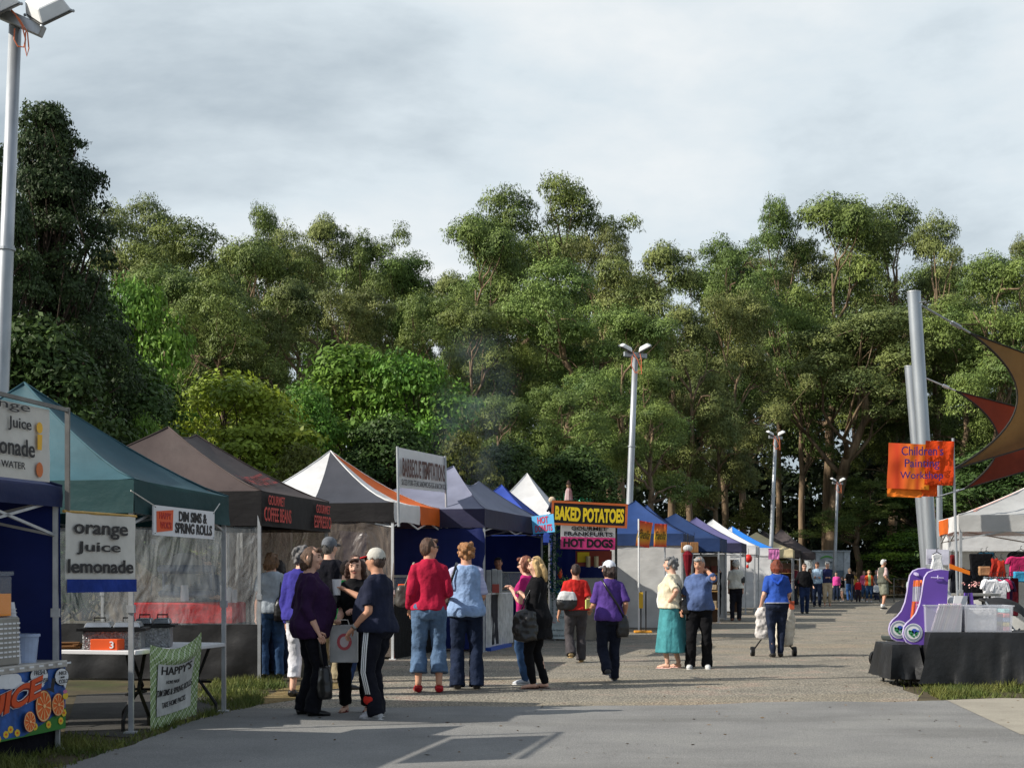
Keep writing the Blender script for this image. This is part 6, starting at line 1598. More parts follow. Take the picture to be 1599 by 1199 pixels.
        mb.tube([s.hd(0, .088, .02), s.hd(0, .110, -.022), s.hd(0, .096, -.034)], [.010, .017, .010], 8)
        for sd in (1, -1):
            mb.ell(s.hd(sd * .077, -.008, -.006), (.012, .024, .034), 8, 6, rot); mb.ell(s.hd(sd * .036, .078, -.026), (.024, .018, .018), 8, 6, rot)
            inn = s.bt(Vector((sd * .045, -.010, 1.425)))
            mb.tube([inn, s.sh[sd], s.sh[sd].lerp(s.el[sd], .35), s.el[sd], s.el[sd].lerp(s.wr[sd], .3), s.wr[sd]], [.038, .040, .040 * s.w, .040 * s.w ** .5, .041 * s.w ** .5, .027], 12)
            d = (s.wr[sd] - s.el[sd]).normalized()
            mb.tube([s.wr[sd] - d * .02, s.wr[sd] + d * .03, s.wr[sd] + d * .085], [.026, .036, .036], 10, flat=.62)
            if legs:
                g = .5 + .5 * s.w
                mb.tube([s.hip[sd] + Vector((0, 0, .03)), s.hip[sd].lerp(s.kn[sd], .4), s.kn[sd], s.kn[sd].lerp(s.an[sd], .28), s.kn[sd].lerp(s.an[sd], .7), s.an[sd]], [.080 * g, .070 * g, .054, .055, .042, .036], 12)
                a = s.an[sd]; ft = s.toe[sd]
                mb.tube([a + Vector((0, -.035, -.045)), a + Vector((0, .02, -.035)), a + Vector((sd * .01, .10, -.052)), a + Vector((sd * .018, .17, -.062))], [.034, .040, .036, .022], 10, flat=.8)
        mb.v = [v * s.k for v in mb.v]
        me = voxel(mb, s.vs, 3, 'body')
        fb = MB()
        if not s.far:
            for sd in (1, -1):
                gr = grip[0 if sd == 1 else 1]
                d = (s.wr[sd] - s.el[sd]).normalized(); side = d.cross(Vector((0, 0, 1)))
                side = side.normalized() if side.length > .15 else Vector((0, 1, 0)); side = (Vector((0, 1, 0)) - d * d.y).normalized() if abs(d.z) > .7 else side
                pal = side.cross(d).normalized()
                if pal.x * sd > 0: pal = -pal
                pb = s.wr[sd] + d * .085
                for i, ln in enumerate((.072, .082, .077, .060)):
                    o = pb + side * (.027 - .018 * i); a1 = gr * 1.2; a2 = gr * 2.6
                    p1 = o + (d * math.cos(a1 * .5) + pal * math.sin(a1 * .5)) * ln * .45; p2 = p1 + (d * math.cos(a1 + .2) + pal * math.sin(a1 + .2)) * ln * .32; p3 = p2 + (d * math.cos(a2) + pal * math.sin(a2)) * ln * .26
                    fb.tube([o - d * .02, p1, p2, p3], [.0095, .009, .008, .0065], 7)
                tb = s.wr[sd] + d * .03 + side * .030
                fb.tube([tb - side * .008, tb + side * .022 + d * .03 + pal * .01, tb + side * .022 + d * .06 + pal * .025], [.011, .010, .007], 7)
            bm = bmesh.new(); bm.from_mesh(me); fv = [bm.verts.new(v * s.k) for v in fb.v]
            for f in fb.f:
                try: bm.faces.new([fv[i] for i in f]).smooth = True
                except ValueError: pass
            bm.to_mesh(me); bm.free()
        me.materials.append(s.skin)
        o = link('body', me, s.root)
        if face:
            for sd in (1, -1):
                mb = MB(); mb.ell(s.hd(sd * .031, .0845, .012), (.0135, .007, .0065), 8, 6, rot); s.raw(mb, 'eye', m_eye)
                mb = MB(); mb.tube([s.hd(sd * .018, .095, .031), s.hd(sd * .034, .091, .036), s.hd(sd * .048, .082, .032)], .0045, 5); s.raw(mb, 'eyebrow', m_eye)
            mb = MB(); mb.tube([s.hd(-.022, .082, -.056), s.hd(0, .092, -.055), s.hd(.022, .082, -.056)], [.005, .0075, .005], 6); s.raw(mb, 'mouth', m_lip)
        return s
    def top(s, mat, hem=.92, slv=1.0, e=.016, fl=.0, name='shirt', neck=1.47, slot=None, slm=None, cr=.017, loose=1.0, body=True):
        mb = MB(); n = 9
        zs = [hem + (neck - hem) * i / 12 for i in range(13)]
        mb.rings([s.ring(z, e + (.005 if z < 1.2 else .002) * loose, fl=fl * max(0, (1.2 - z) / (1.2 - hem + 1e-6))) for z in zs])
        for sd in (1, -1):
            inn = s.bt(Vector((sd * .045, -.010, 1.42))); A_, E_, W_ = s.sh[sd], s.el[sd], s.wr[sd]; r = (.050 * s.w ** .5, .049 * s.w ** .6, .046, .043, .037)
            lo = .012 * loose
            if slv <= 0: continue
            if slv <= .5:
                u = slv / .5; mb.tube([inn, A_, A_.lerp(E_, u * .5), A_.lerp(E_, u)], [.058, r[0] + .010, r[0] + lo, r[1] + lo + .006], 14)
            else:
                u = (slv - .5) / .5; mb.tube([inn, A_, A_.lerp(E_, .5), E_, E_.lerp(W_, u * .5), E_.lerp(W_, u)], [.058, r[0] + .010, r[1] + lo, r[2] + lo, r[3] + lo * .8, r[4] + lo], 14)
        return s.put(mb, name, mat, cr, slot=slot)
    def trousers(s, mat, end=1.0, flare=0.0, e=.014, name='trousers', waist=1.0, tight=0.0, cr=.014, slot=None):
        mb = MB(); mb.rings([s.ring(z, min(e, .008), wmul=1.0) for z in (.82, .86, .90, .94, .98, waist)])
        g = .5 + .5 * s.w
        for sd in (1, -1):
            h, k, a = s.hip[sd], s.kn[sd], s.an[sd] + Vector((0, 0, -.045))
            r0, r1, r2 = .100 * g + e * .4, .072 * (1 - tight * .18) + e * .5, .058 * (1 - tight * .32) + flare + e * .4
            if end > .5:
                u = (end - .5) / .5; mb.tube([h + Vector((0, 0, .04)), h.lerp(k, .4), k, k.lerp(a, u * .3), k.lerp(a, u * .65), k.lerp(a, u)], [r0, r0 * .9, r1, max(.066, r1 + (r2 - r1) * u * .3), max(.056, r1 + (r2 - r1) * u * .65), max(.048, r1 + (r2 - r1) * u) if u < 1 else r2], 14)
            else:
                u = end / .5; mb.tube([h + Vector((0, 0, .04)), h.lerp(k, u * .5), h.lerp(k, u)], [r0, r0 * .95 + flare * .5, r0 * .85 + flare], 14)
        return s.put(mb, name, mat, cr, fz=9, slot=slot)
    def skirt(s, mat, waist=1.02, hem=.42, fl=.07, name='skirt'):
        mb = MB(); rings = []
        for i in range(14):
            u = i / 13; z = waist + (hem - waist) * u; ring = []
            base = s.ring(max(z, .93), .02)
            for j, p in enumerate(base):
                a = 2 * math.pi * j / len(base); c = Vector((0, p.y * 0, 0)); d = Vector((math.cos(a), math.sin(a), 0))
                ring.append(Vector((p.x, p.y, z)) + d * (fl * u + .016 * u * math.sin(a * 7 + s.seed)))
            rings.append(ring)
        mb.rings(rings); return s.put(mb, name, mat, .008, fx=12, fz=2)
    def shoes(s, mat, name='shoe', style='shoe', sole=None):
        for sd in (1, -1):
            a = s.an[sd]; t = s.toe[sd]; lift = a.z - .085
            mb = MB(); e = .012
            if style == 'shoe':
                mb.tube([a + Vector((0, -.052, -.048)), a + Vector((0, -.005, -.034)), a + Vector((sd * .006, .06, -.042)), a + Vector((sd * .014, .13, -.056)), a + Vector((sd * .016, .19, -.066))], [.042, .052, .048, .044, .024], 12, flat=.78)
                mb.tube([a + Vector((0, 0, -.05)), a + Vector((0, -.008, .0))], [.046, .046], 10)
            else:
                mb.tube([a + Vector((0, -.06, -.082)), a + Vector((0, .04, -.082)), a + Vector((sd * .014, .12, -.082)), a + Vector((sd * .016, .195, -.082))], [.036, .046, .050, .022], 10, flat=.30)
                mb.tube([a + Vector((-.042, .075, -.075)), a + Vector((0, .085, -.020)), a + Vector((.046, .075, -.075))], .010, 6)
            o = s.put(mb, name, mat, 0, vs=.009 if not s.far else .018, smooth=1)
            if style == 'shoe' and sole:
                mb = MB(); mb.tube([a + Vector((0, -.075, -.083)), a + Vector((0, .03, -.083)), a + Vector((sd * .014, .12, -.083)), a + Vector((sd * .016, .205, -.083))], [.036, .050, .050, .026], 10, flat=.28); s.raw(mb, 'sole', sole, o)
    def hair(s, rgb, style='short', name='hair'):
        mb = MB(); h = s.hd; m = hairm(rgb); r = s.hr
        mb.ell(h(0, -.016, .020), (.081, .091, .102), 16, 12, r); mb.ell(h(0, -.034, -.012), (.078, .074, .088), 14, 10, r)
        mb.tube([h(-.05, .066, .078), h(0, .080, .084), h(.05, .066, .078)], [.022, .026, .022], 8)
        if style == 'bob' or style == 'curly':
            for sd in (1, -1):
                mb.tube([h(sd * .070, .012, .05), h(sd * .084, .0, -.03), h(sd * .080, -.004, -.10)], [.030, .036, .026], 10)
            mb.tube([h(0, -.06, .02), h(0, -.078, -.06), h(0, -.070, -.125)], [.06, .062, .045], 12); mb.tube([h(-.045, -.06, -.04), h(-.05, -.055, -.12)], [.05, .036], 10); mb.tube([h(.045, -.06, -.04), h(.05, -.055, -.12)], [.05, .036], 10)
        if style in ('long', 'curly'):
            for sd in (1, -1):
                mb.tube([h(sd * .068, .012, .05), h(sd * .086, .004, -.04), h(sd * .090, .0, -.13), h(sd * .085, .005, -.20)], [.030, .036, .034, .018], 10)
            for x in (-.05, 0, .05): mb.tube([h(x, -.06, .0), h(x * 1.1, -.085, -.09), h(x * 1.2, -.085, -.18), h(x * 1.1, -.085, -.235)], [.05, .048, .042, .020], 10)
        if style == 'set':
            for i in range(16):
                a = i * 2.4; zz = .085 - i * .011; rr = math.sqrt(max(.001, 1 - (zz / .125) ** 2))
                p = Vector((math.cos(a) * .082 * rr, math.sin(a) * .085 * rr - .022, zz + .015))
                if p.y < .055: mb.ell(s.hc + r @ p, (.034, .034, .034), 8, 6)
        if style == 'pony': mb.tube([h(0, -.09, .02), h(0, -.14, -.03), h(0, -.13, -.14), h(0, -.115, -.20)], [.030, .036, .030, .012], 10)
        amp = {'curly': .018, 'set': .012}.get(style, .011)
        return s.put(mb, name, m, amp, fx=22 if style in ('curly', 'set') else 26, fz=22 if style in ('curly', 'set') else 6, vs=.010 if not s.far else .02, smooth=1)
    def cap(s, mat, brim=None, under=None, name='cap'):
        mb = MB(); mb.ell(s.hd(0, -.008, .038), (.088, .104, .094), 16, 10, s.hr); mb.v = [v for v in mb.v]
        o = s.put(mb, name, mat, .0, vs=.010, smooth=1)
        mb = MB(); top = []; n = 12
        pts = [s.hd(.078 * math.cos(a), .085 + .085 * math.sin(a), .035 - .018 * math.sin(a)) for a in np.linspace(0, math.pi, n)] + [s.hd(-.07, .06, .04), s.hd(.07, .06, .04)]
        mb.prism(pts, s.hr @ Vector((0, .2, 1)), .010); s.raw(mb, 'brim', brim or mat, o)
        mb = MB(); mb.tube([s.hd(.03 * math.cos(a), -.104, .0 + .03 * math.sin(a)) for a in np.linspace(0, math.pi, 7)], .006, 5); s.raw(mb, 'strap', under or m_black, o)
    def glasses(s, mat=None, up_=0.0):
        mb = MB()
        for sd in (1, -1):
            mb.ell(s.hd(sd * .033, .096 - up_ * .35, .012 + up_), (.024, .006, .017), 10, 6, s.hr); mb.tube([s.hd(sd * .055, .088 - up_ * .35, .016 + up_), s.hd(sd * .082, -.01 - up_ * .2, .012 + up_)], .0045, 5)
        mb.tube([s.hd(-.012, .100 - up_ * .35, .014 + up_), s.hd(.012, .100 - up_ * .35, .014 + up_)], .004, 5)
        s.raw(mb, 'glasses', mat or m_shades)
    def mb_world(s, pts): return [s.world(p) for p in pts]
    def front(s, z, y): return s.bt(Vector((0, y, z)))
def bag(p, label, c, size, mat, strap, name='handbag', cat='bag', strapmat=None, crump=.012, flat=None, straprad=.012, rot=0.0):
    "c: local centre of the bag body; strap: list of local strap polylines"
    w = p.world(c); t = thing(name, label, cat, w - up(size[2] * p.k))
    mb = MB(); rm = p.M.to_3x3() @ Matrix.Rotation(R(rot), 3, 'Z')
    n = 14
    rings = []
    for z, f in ((-1, .70), (-.92, .92), (-.5, 1.0), (0, .97), (.5, .88), (.9, .70), (1, .45)):
        rings.append([rm @ Vector((size[0] * f * abs(math.cos(a)) ** .6 * (1 if math.cos(a) > 0 else -1), size[1] * f * math.sin(a), size[2] * z)) for a in [2 * math.pi * k / n for k in range(n)]])
    mb.rings(rings); me = voxel(mb, .012, 2, 'bag_body'); crumple(me, crump, 9, 9, p.seed)
    me.transform(Matrix.Translation(w - BASE[t.name]))
    for m in (mat if isinstance(mat, (list, tuple)) else [mat]): me.materials.append(m)
    if isinstance(mat, (list, tuple)): me.polygons.foreach_set('material_index', [1 if q.center.z > size[2] * (1.0) else 0 for q in me.polygons])
    link('bag_body', me, t)
    for st in strap:
        mb = MB(); q = [p.world(v) for v in st]
        pts = []
        for i in range(len(q) - 1): pts += [q[i].lerp(q[i + 1], u) for u in (0, .5)]
        mb.tube(pts + [q[-1]], straprad, 7, flat=.6); mb.build('strap', strapmat or (mat[0] if isinstance(mat, (list, tuple)) else mat), t, smooth=True)
    return t

c_jean = denim((58, 84, 120)); c_dark = denim((34, 44, 66)); c_blk = cloth((20, 20, 23)); c_navy = cloth((36, 40, 58)); c_wht = cloth((222, 222, 220)); c_khaki = cloth((150, 138, 112))
leather = M('black_leather', (24, 23, 24), rough=.35, spec=.6, bump=.3, bs=14); m_sole = paint((206, 204, 200)); m_redshoe = M('red_leather', (176, 26, 34), rough=.35)
GQ = 'shoppers at the market'

# group by the coffee tent
p = Person('person in a pale grey T-shirt seen from behind, beside the coffee tent pole', 424, 1058, 860, 15, w=1.02, hyaw=-40, R_=(.26, .12, .98))
p.body(False); p.top(cloth((172, 180, 188)), .90, .32); p.trousers(c_jean); p.shoes(leather); p.hair((120, 88, 60), 'bob')
bag(p, 'black shoulder bag of the person in grey behind the pole', (.16, -.14, .95), (.15, .09, .17), leather, [[(.10, -.13, 1.10), (.12, -.09, 1.30), (.11, 0, 1.44), (.12, .11, 1.25)]])
p = Person('person with dark hair and black clothes in the shade beside the pale grey T-shirt', 436, 1052, 872, 25, w=1.0)
p.body(False); p.top(c_blk, .85, 1.0); p.trousers(c_dark); p.shoes(leather); p.hair((36, 28, 26), 'bob')
p = Person('grey-haired person in violet-blue top and white cropped trousers, half hidden', 471, 1088, 849, -15, w=1.12, hyaw=-25)
p.body(False); p.top(cloth((60, 56, 138)), .88, 1.0, fl=.02); p.trousers(cloth((214, 214, 220)), .80, .02); p.shoes(leather); p.hair((112, 110, 110), 'set')
p = Person('person turned away in a grey cap, dark jacket and khaki trousers', 514, 1066, 836, -10, w=1.1, hyaw=-20)
p.body(False); p.top(cloth((26, 26, 34)), .88, 1.0); p.trousers(c_khaki, flare=.01); p.shoes(cloth((150, 140, 126))); p.hair((96, 92, 88)); p.cap(cloth((112, 116, 122)))
p = Person('person in a bright green top mostly hidden behind the curly-haired one', 541, 1076, 872, -70, w=1.0, R_=(.12, .36, 1.08), L_=(-.12, .34, 1.10))
p.body(False); p.top(cloth((40, 150, 74)), .90, .9); p.trousers(denim((46, 66, 104))); p.shoes(leather); p.hair((70, 54, 44))
p = Person('person in a loose dark purple shirt facing right, brown shoulder-length hair', 484, 1117, 850, -72, w=1.16, belly=.10, bust=.03, hips=1.1, hyaw=-30, L_=(-.20, .10, .96), R_=(.27, .03, .88), rf=(.11, .03, 0), lf=(-.11, -.04, 0), skin='pale')
p.body(); p.top(cloth((52, 30, 62)), .80, .78, fl=.035, e=.024, loose=1.6, cr=.018); p.trousers(cloth((24, 24, 30)), flare=.02, e=.02); p.shoes(leather); p.hair((92, 68, 52), 'bob')
bag(p, 'black bag hanging low from the hand of the person in the purple shirt', (.27, .10, .36), (.16, .07, .16), leather, [[(.20, .08, .50), (.25, .04, .80), (.27, .04, .82), (.30, .08, .50)]])
p = Person('person in black with long curly brown hair, holding a paper bag', 556, 1112, 864, 172, w=.98, bust=.02, L_=(-.05, .30, 1.13), R_=(.12, .30, 1.02), hyaw=6, hpitch=12, rf=(.12, .02, 0), lf=(-.13, .0, 0), sw=.95)
p.body(grip=(.9, .8)); p.top(c_blk, .92, .42, fl=.01); p.trousers(c_blk, .94, flare=.01); p.shoes(cloth((110, 50, 46)), style='sandal', name='sandal'); p.hair((74, 50, 40), 'curly')
w_ = p.world((.05, .34, .98)); t = thing('paper_bag', 'pale paper carry bag with a round red logo in the hands of the curly-haired person', 'bag', w_ - up(.36))
pl = Plane(w_ + Vector((-.14, -.04, -.38)), (1, -.05, 0), (0, 0, 1), .28, .38)
mb = MB(); board(mb, pl, 0, 0, .28, .38, -.08, 0); mb.build('body', M('paper_bag_white', (188, 186, 184), rough=.8, bump=.4, bs=5), t, bevel=.006)
mb = MB(); mb.prism([pl.p(.15 + .075 * math.cos(a) * r_, .21 + .085 * math.sin(a) * r_, .003) for r_, s_ in ((1, 1),) for a in np.linspace(0, 6.1, 20)], pl.N, .003); mb.build('red_logo', paint((190, 80, 88)), t)
mb = MB(); mb.prism([pl.p(.15 + .045 * math.cos(a), .21 + .055 * math.sin(a), .006) for a in np.linspace(0, 6.1, 16)], pl.N, .003); mb.build('logo_centre', paint((206, 190, 190)), t)
mb = MB(); mb.tube([pl.p(.08, .37, -.02), pl.p(.10, .43, -.03), pl.p(.18, .43, -.03), pl.p(.20, .37, -.02)], .006, 6); mb.build('handle', m_canvasw, t)
p = Person('person in red-brimmed cap and striped track trousers, raising a white cup', 589, 1121, 853, 62, w=1.14, belly=.12, R_=(.10, .44, 1.30), L_=(-.20, .16, .92), hyaw=4, lf=(-.13, -.05, 0), rf=(.12, .10, 0), skin='warm')
p.body(grip=(.6, .7)); p.top(c_navy, .88, .40, fl=.02, e=.02); p.trousers(cloth((24, 25, 34)), 1.0, .025); p.shoes(cloth((196, 196, 200)), sole=m_sole); p.hair((88, 66, 56)); p.cap(cloth((204, 200, 190)), cloth((204, 44, 48))); p.glasses(up_=0)
mb = MB(); h, k, a = p.hip[-1], p.kn[-1], p.an[-1]
for o in (-.022, 0, .022):
    mb.tube([h + Vector((-.124, o - .01, .02)), h.lerp(k, .45) + Vector((-.108, o, 0)), k + Vector((-.086, o, 0)), k.lerp(a, .55) + Vector((-.088, o, 0))], .0075, 5)
p.raw(mb, 'side_stripe', m_white)
mb = MB(); mb.ell(k.lerp(a, .70) + Vector((-.060, .03, 0)), (.030, .062, .05)); p.raw(mb, 'red_panel', cloth((196, 50, 40)))
mb = MB(); mb.tube([p.wr[-1] + (p.el[-1] - p.wr[-1]).normalized() * q for q in (.012, .045)], [.032, .034], 14); p.raw(mb, 'wristwatch', m_met)
mb = MB(); mb.ell((-.135, .03, .945), (.055, .085, .075)); p.raw(mb, 'pale_side_panel', cloth((190, 180, 160)))
d = (p.wr[1] - p.el[1]).normalized(); w_ = p.world(p.wr[1] + d * .11 + Vector((0, .02, -.03))); mb = MB(); mb.tube([w_ - up(.06), w_ + up(.10)], [.036, .048], 16)
tag(mb.build('paper_cup', m_signw), 'white cup held up by the person in the red-brimmed cap', 'cup')
c1 = G(563, 1086)

# three people at the barbecue and donut stalls
p = Person('person in a cerise top, denim culottes and red flat shoes', 670, 1081, 836, 4, w=1.0, hips=1.05, hyaw=-58, R_=(.19, .22, 1.10), L_=(-.21, .10, .92), rf=(.11, 0, 0), lf=(-.12, .03, 0), skin='warm')
p.body(False); p.top(cloth((178, 34, 64)), .92, .9, e=.018, neck=1.49, cr=.012); p.trousers(denim((92, 116, 146)), .80, .055, e=.018); p.shoes(m_redshoe, style='shoe'); p.hair((88, 62, 46)); p.glasses()
bag(p, 'grey leather handbag on the shoulder of the person in cerise', (-.27, .10, 1.08), (.12, .09, .13), M('grey_leather', (74, 70, 66), rough=.4, bump=.3), [[(-.27, .02, 1.19), (-.21, -.03, 1.36), (-.17, .02, 1.45), (-.22, .12, 1.30), (-.27, .16, 1.19)]], straprad=.016, strapmat=M('strap_tan', (160, 146, 132), rough=.5))
p = Person('sandy-haired person in a pale blue quilted vest and dark jeans', 728, 1076, 844, 2, w=1.02, hips=1.04, L_=(-.24, .20, 1.02), R_=(.17, .25, 1.05), hyaw=6, rf=(.12, .02, 0), lf=(-.10, 0, 0), skin='warm')
p.body(False); p.top(M('striped_cotton', (196, 198, 220), rgb2=(150, 156, 196), vs=30, stretch=(.05, .05, 1), rough=.9), 1.0, .45, name='shirt'); p.top(M('quilted_vest', (138, 166, 206), rough=.8, var=.12, vs=14, bump=.9, bs=16), .86, 0, e=.034, neck=1.46, name='vest', cr=.014, fl=.015); p.trousers(c_dark, flare=.03); p.shoes(leather); p.hair((160, 112, 70), 'set')
bag(p, 'black shoulder bag of the person in the pale blue vest', (-.26, .16, .97), (.13, .06, .12), leather, [[(-.25, .10, 1.06), (-.20, -.12, 1.22), (-.13, -.12, 1.42), (-.11, .02, 1.49), (-.16, .15, 1.3)]], straprad=.018)
p = Person('person with reddish-brown hair, glasses and pink top standing behind the blonde one', 823, 1068, 865, 70, w=1.05, bust=.03, R_=(.04, .19, 1.26), L_=(-.04, .19, 1.26), pr=(.4, -.5, -1), pl=(-.4, -.5, -1), hpitch=8, skin='pale')
p.body(); p.top(cloth((176, 40, 110)), .92, .3); 
p.trousers(c_jean, tight=.5); p.shoes(cloth((196, 200, 206)), sole=m_sole); p.hair((128, 74, 52), 'bob'); p.glasses()
p = Person('blonde person in a long black top, leggings and sandals', 838, 1075, 866, 78, w=1.04, hips=1.08, bust=.02, R_=(.03, .17, 1.23), L_=(-.06, .17, 1.23), pr=(.4, -.5, -1), pl=(-.4, -.6, -1), hpitch=10, hyaw=12, rf=(.06, -.08, 0), lf=(-.08, .05, 0), skin='pale', lean=-.02)
p.body(grip=(1, 1)); p.top(c_blk, .66, .85, fl=.08, e=.02, cr=.014); p.trousers(c_blk, .97, tight=1.0, e=.006); p.shoes(cloth((64, 40, 36)), style='sandal', name='sandal'); p.hair((196, 164, 112), 'long'); p.glasses(up_=.085)
bag(p, 'large slouchy black bag on the arm of the blonde person', (-.22, .10, .84), (.12, .17, .19), leather, [[(-.20, -.02, .98), (-.18, -.08, 1.25), (-.15, -.03, 1.44), (-.18, .10, 1.2), (-.20, .18, .99)]], crump=.022)
p = Person('person with short dark hair walking away in a red blouse and grey trousers', 899, 1034, 878, 0, w=1.08, hips=1.08, hyaw=0, L_=(-.30, .04, .84), R_=(.24, .12, .95), rf=(.10, .12, 0), lf=(-.09, -.18, .10), skin='warm')
p.body(False); p.top(cloth((186, 42, 38)), .92, .42, fl=.02, e=.022, loose=1.8, neck=1.45); p.trousers(cloth((74, 70, 72)), flare=.025, e=.02); p.shoes(cloth((150, 130, 96)), sole=paint((170, 140, 96))); p.hair((58, 40, 34))
bag(p, 'black and white handbag under the arm of the person in the red blouse', (-.16, -.13, 1.09), (.17, .09, .15), [leather, M('white_leather', (216, 216, 216), rough=.35)], [[(-.05, -.13, 1.20), (-.09, -.10, 1.38), (-.10, 0, 1.47), (-.14, .1, 1.30)]])
p = Person('person in a violet polo shirt and white cap walking away', 951, 1064, 873, 6, w=1.05, hyaw=40, L_=(-.20, .28, 1.06), R_=(.24, .10, .96), rf=(.10, .16, 0), lf=(-.06, -.20, .12), skin='warm')
p.body(False); p.top(cloth((84, 60, 132)), .88, .45, fl=.015, e=.02); p.trousers(cloth((30, 34, 48)), flare=.012); p.shoes(M('grey_trainer', (74, 74, 76), rough=.8), sole=paint((92, 92, 94))); p.hair((56, 40, 34), 'bob'); p.cap(cloth((226, 228, 236)))
bag(p, 'small black bag hanging at the hip of the person in violet', (.19, -.05, .80), (.09, .06, .15), leather, [[(.19, -.10, .93), (.10, -.155, 1.10), (-.06, -.15, 1.34), (-.11, -.05, 1.46), (-.12, .08, 1.40)]], straprad=.02)
mb = MB(); w_ = p.world(p.wr[-1] + Vector((0, .10, .06))); mb.box(w_, (.16, .03, .12), (1, .4, .2)); tag(mb.build('leaflet', paint((200, 210, 120))), 'yellow-green leaflet in the hand of the person in violet', 'leaflet')
p = Person('elderly person in a teal skirt and cream cardigan, hand on hip', 1049, 1043, 867, 64, w=1.12, belly=.06, bust=.05, hips=1.06, L_=(-.20, -.02, 1.03), pl=(-.7, -1, .05), R_=(.22, .12, .96), hyaw=12, rf=(.11, -.05, 0), lf=(-.10, .06, 0), skin='pale')
p.body(); p.skirt(cloth((74, 142, 148)), 1.04, .25, .085); p.top([cloth((224, 214, 186)), cloth((230, 230, 230))], .93, .42, fl=.03, e=.026, slot=lambda x, y, z: 1 if (y > .04 and abs(x) < .11 + max(0, 1.2 - z) * .1) else 0, name='cardigan'); p.shoes(cloth((216, 176, 166)), style='sandal', name='sandal'); p.hair((118, 118, 118), 'set')
bag(p, 'black shoulder bag behind the elbow of the person in the teal skirt', (-.06, -.25, .98), (.10, .10, .13), leather, [[(-.06, -.22, 1.10), (-.10, -.16, 1.28), (-.12, -.02, 1.455), (-.13, .12, 1.28)]], straprad=.010)
p = Person('elderly person in a slate-blue polo shirt and black trousers, hand raised to the ear', 1092, 1044, 866, 172, w=1.14, belly=.10, L_=(-.13, .09, 1.50), pl=(-.5, .5, -1), R_=(.27, .06, .92), hyaw=-18, hpitch=14, rf=(.14, .03, 0), lf=(-.12, -.06, 0), skin='warm', bend=4)
p.body(grip=(.6, 1.0)); p.top(cloth((86, 104, 146)), .90, .45, fl=.02, e=.022); p.trousers(c_blk, flare=.02, e=.02); p.shoes(cloth((206, 206, 204)), sole=m_sole); p.hair((150, 148, 146))
p = Person('person in black with white-blonde hair partly hidden behind the slate-blue polo', 1116, 969, 874, 175, w=1.1, L_=(-.12, .10, 1.45), skin='pale', far=True)
p.body(); p.top(c_blk, .88, .9); p.trousers(c_blk, .9); p.shoes(cloth((180, 150, 130)), style='sandal', name='sandal'); p.hair((206, 196, 176), 'set')
p = Person('white-haired person walking away in a cream-white blouse and dark trousers', 1149, 969, 873, -6, w=1.08, far=True, hyaw=10, rf=(.10, .05, 0), lf=(-.10, -.06, .0))
p.body(False); p.top(cloth((224, 220, 206)), .92, .40, fl=.03); p.trousers(cloth((36, 36, 44))); p.shoes(cloth((140, 100, 84))); p.hair((224, 220, 210), 'set')
bag(p, 'small black handbag on the shoulder of the white-haired walker', (.19, -.04, 1.17), (.08, .06, .10), leather, [[(.17, -.06, 1.26), (.13, -.03, 1.45), (.15, .08, 1.3)]])
p = Person('chestnut-haired person in a royal blue hooded T-shirt pushing a trolley', 1213, 1026, 871, -3, w=1.08, hips=1.10, R_=(.22, .30, 1.02), L_=(-.26, .12, .92), rf=(.07, .06, 0), lf=(-.07, -.02, 0), skin='pale')
p.body(False); p.top(cloth((50, 84, 168)), .96, .42, e=.018); p.trousers(denim((36, 44, 64)), tight=.6); p.shoes(leather); p.hair((124, 58, 36), 'bob')
mb = MB(); mb.tube([p.bt(Vector((-.10, -.06, 1.44))), p.bt(Vector((-.06, -.12, 1.36))), p.bt(Vector((0, -.14, 1.30))), p.bt(Vector((.06, -.12, 1.36))), p.bt(Vector((.10, -.06, 1.44)))], [.03, .04, .055, .04, .03], 10, flat=.6); p.raw(mb, 'hood', cloth((40, 78, 176)))
mb = MB(); mb.rings([p.ring(z, .030) for z in (.955, .975)]); p.raw(mb, 'grey_hem', cloth((150, 152, 160)))
tb = Vector((p.base.x + .16, p.base.y + .42, 0)); t = thing('shopping_trolley', 'two-wheeled shopping trolley with a bulging cream bag in front of the person in royal blue', 'trolley', tb)
mb = MB(); mb.rings([[tb + Vector((.19 * f * math.cos(a) + .03, .15 * f * math.sin(a), z)) for a in np.linspace(0, 2 * math.pi, 15)[:-1]] for z, f in ((.16, .6), (.20, .9), (.40, 1.05), (.60, 1.1), (.80, .9), (.88, .55))])
me = voxel(mb, .014, 2, 'cloth_bag'); crumple(me, .03, 6, 5, 3.0); me.transform(Matrix.Translation(-tb)); me.materials.append(cloth((214, 206, 190))); link('cloth_bag', me, t)
for s_ in (-1, 1):
    x = -.16 + s_ * .36
    mb = MB(); mb.tube([tb + Vector((x - .03, -.1, .085)), tb + Vector((x + .03, -.1, .085))], [.085] * 2, 18); o = mb.build('wheel', m_black, t)
    mb = MB(); mb.tube([tb + Vector((x - .035, -.1, .085)), tb + Vector((x + .035, -.1, .085))], [.03] * 2, 10); mb.build('hub', m_galv, o)
    mb = MB(); mb.tube([tb + Vector((x, -.1, .085)), tb + Vector((x * .55 - .07, -.05, .30)), tb + Vector((-.05 + s_ * .1, 0, .95))], .013, 7); mb.build('frame', m_black, t)
mb = MB(); mb.tube([tb + Vector((-.05 - .1, 0, .95)), tb + Vector((-.05 + .1, 0, .95))], .016, 8); mb.build('handle', m_black, t)
mb = MB(); mb.box(tb + Vector((.16, -.06, .88)), (.08, .08, .14)); mb.build('red_packet', paint((190, 90, 60)), t)
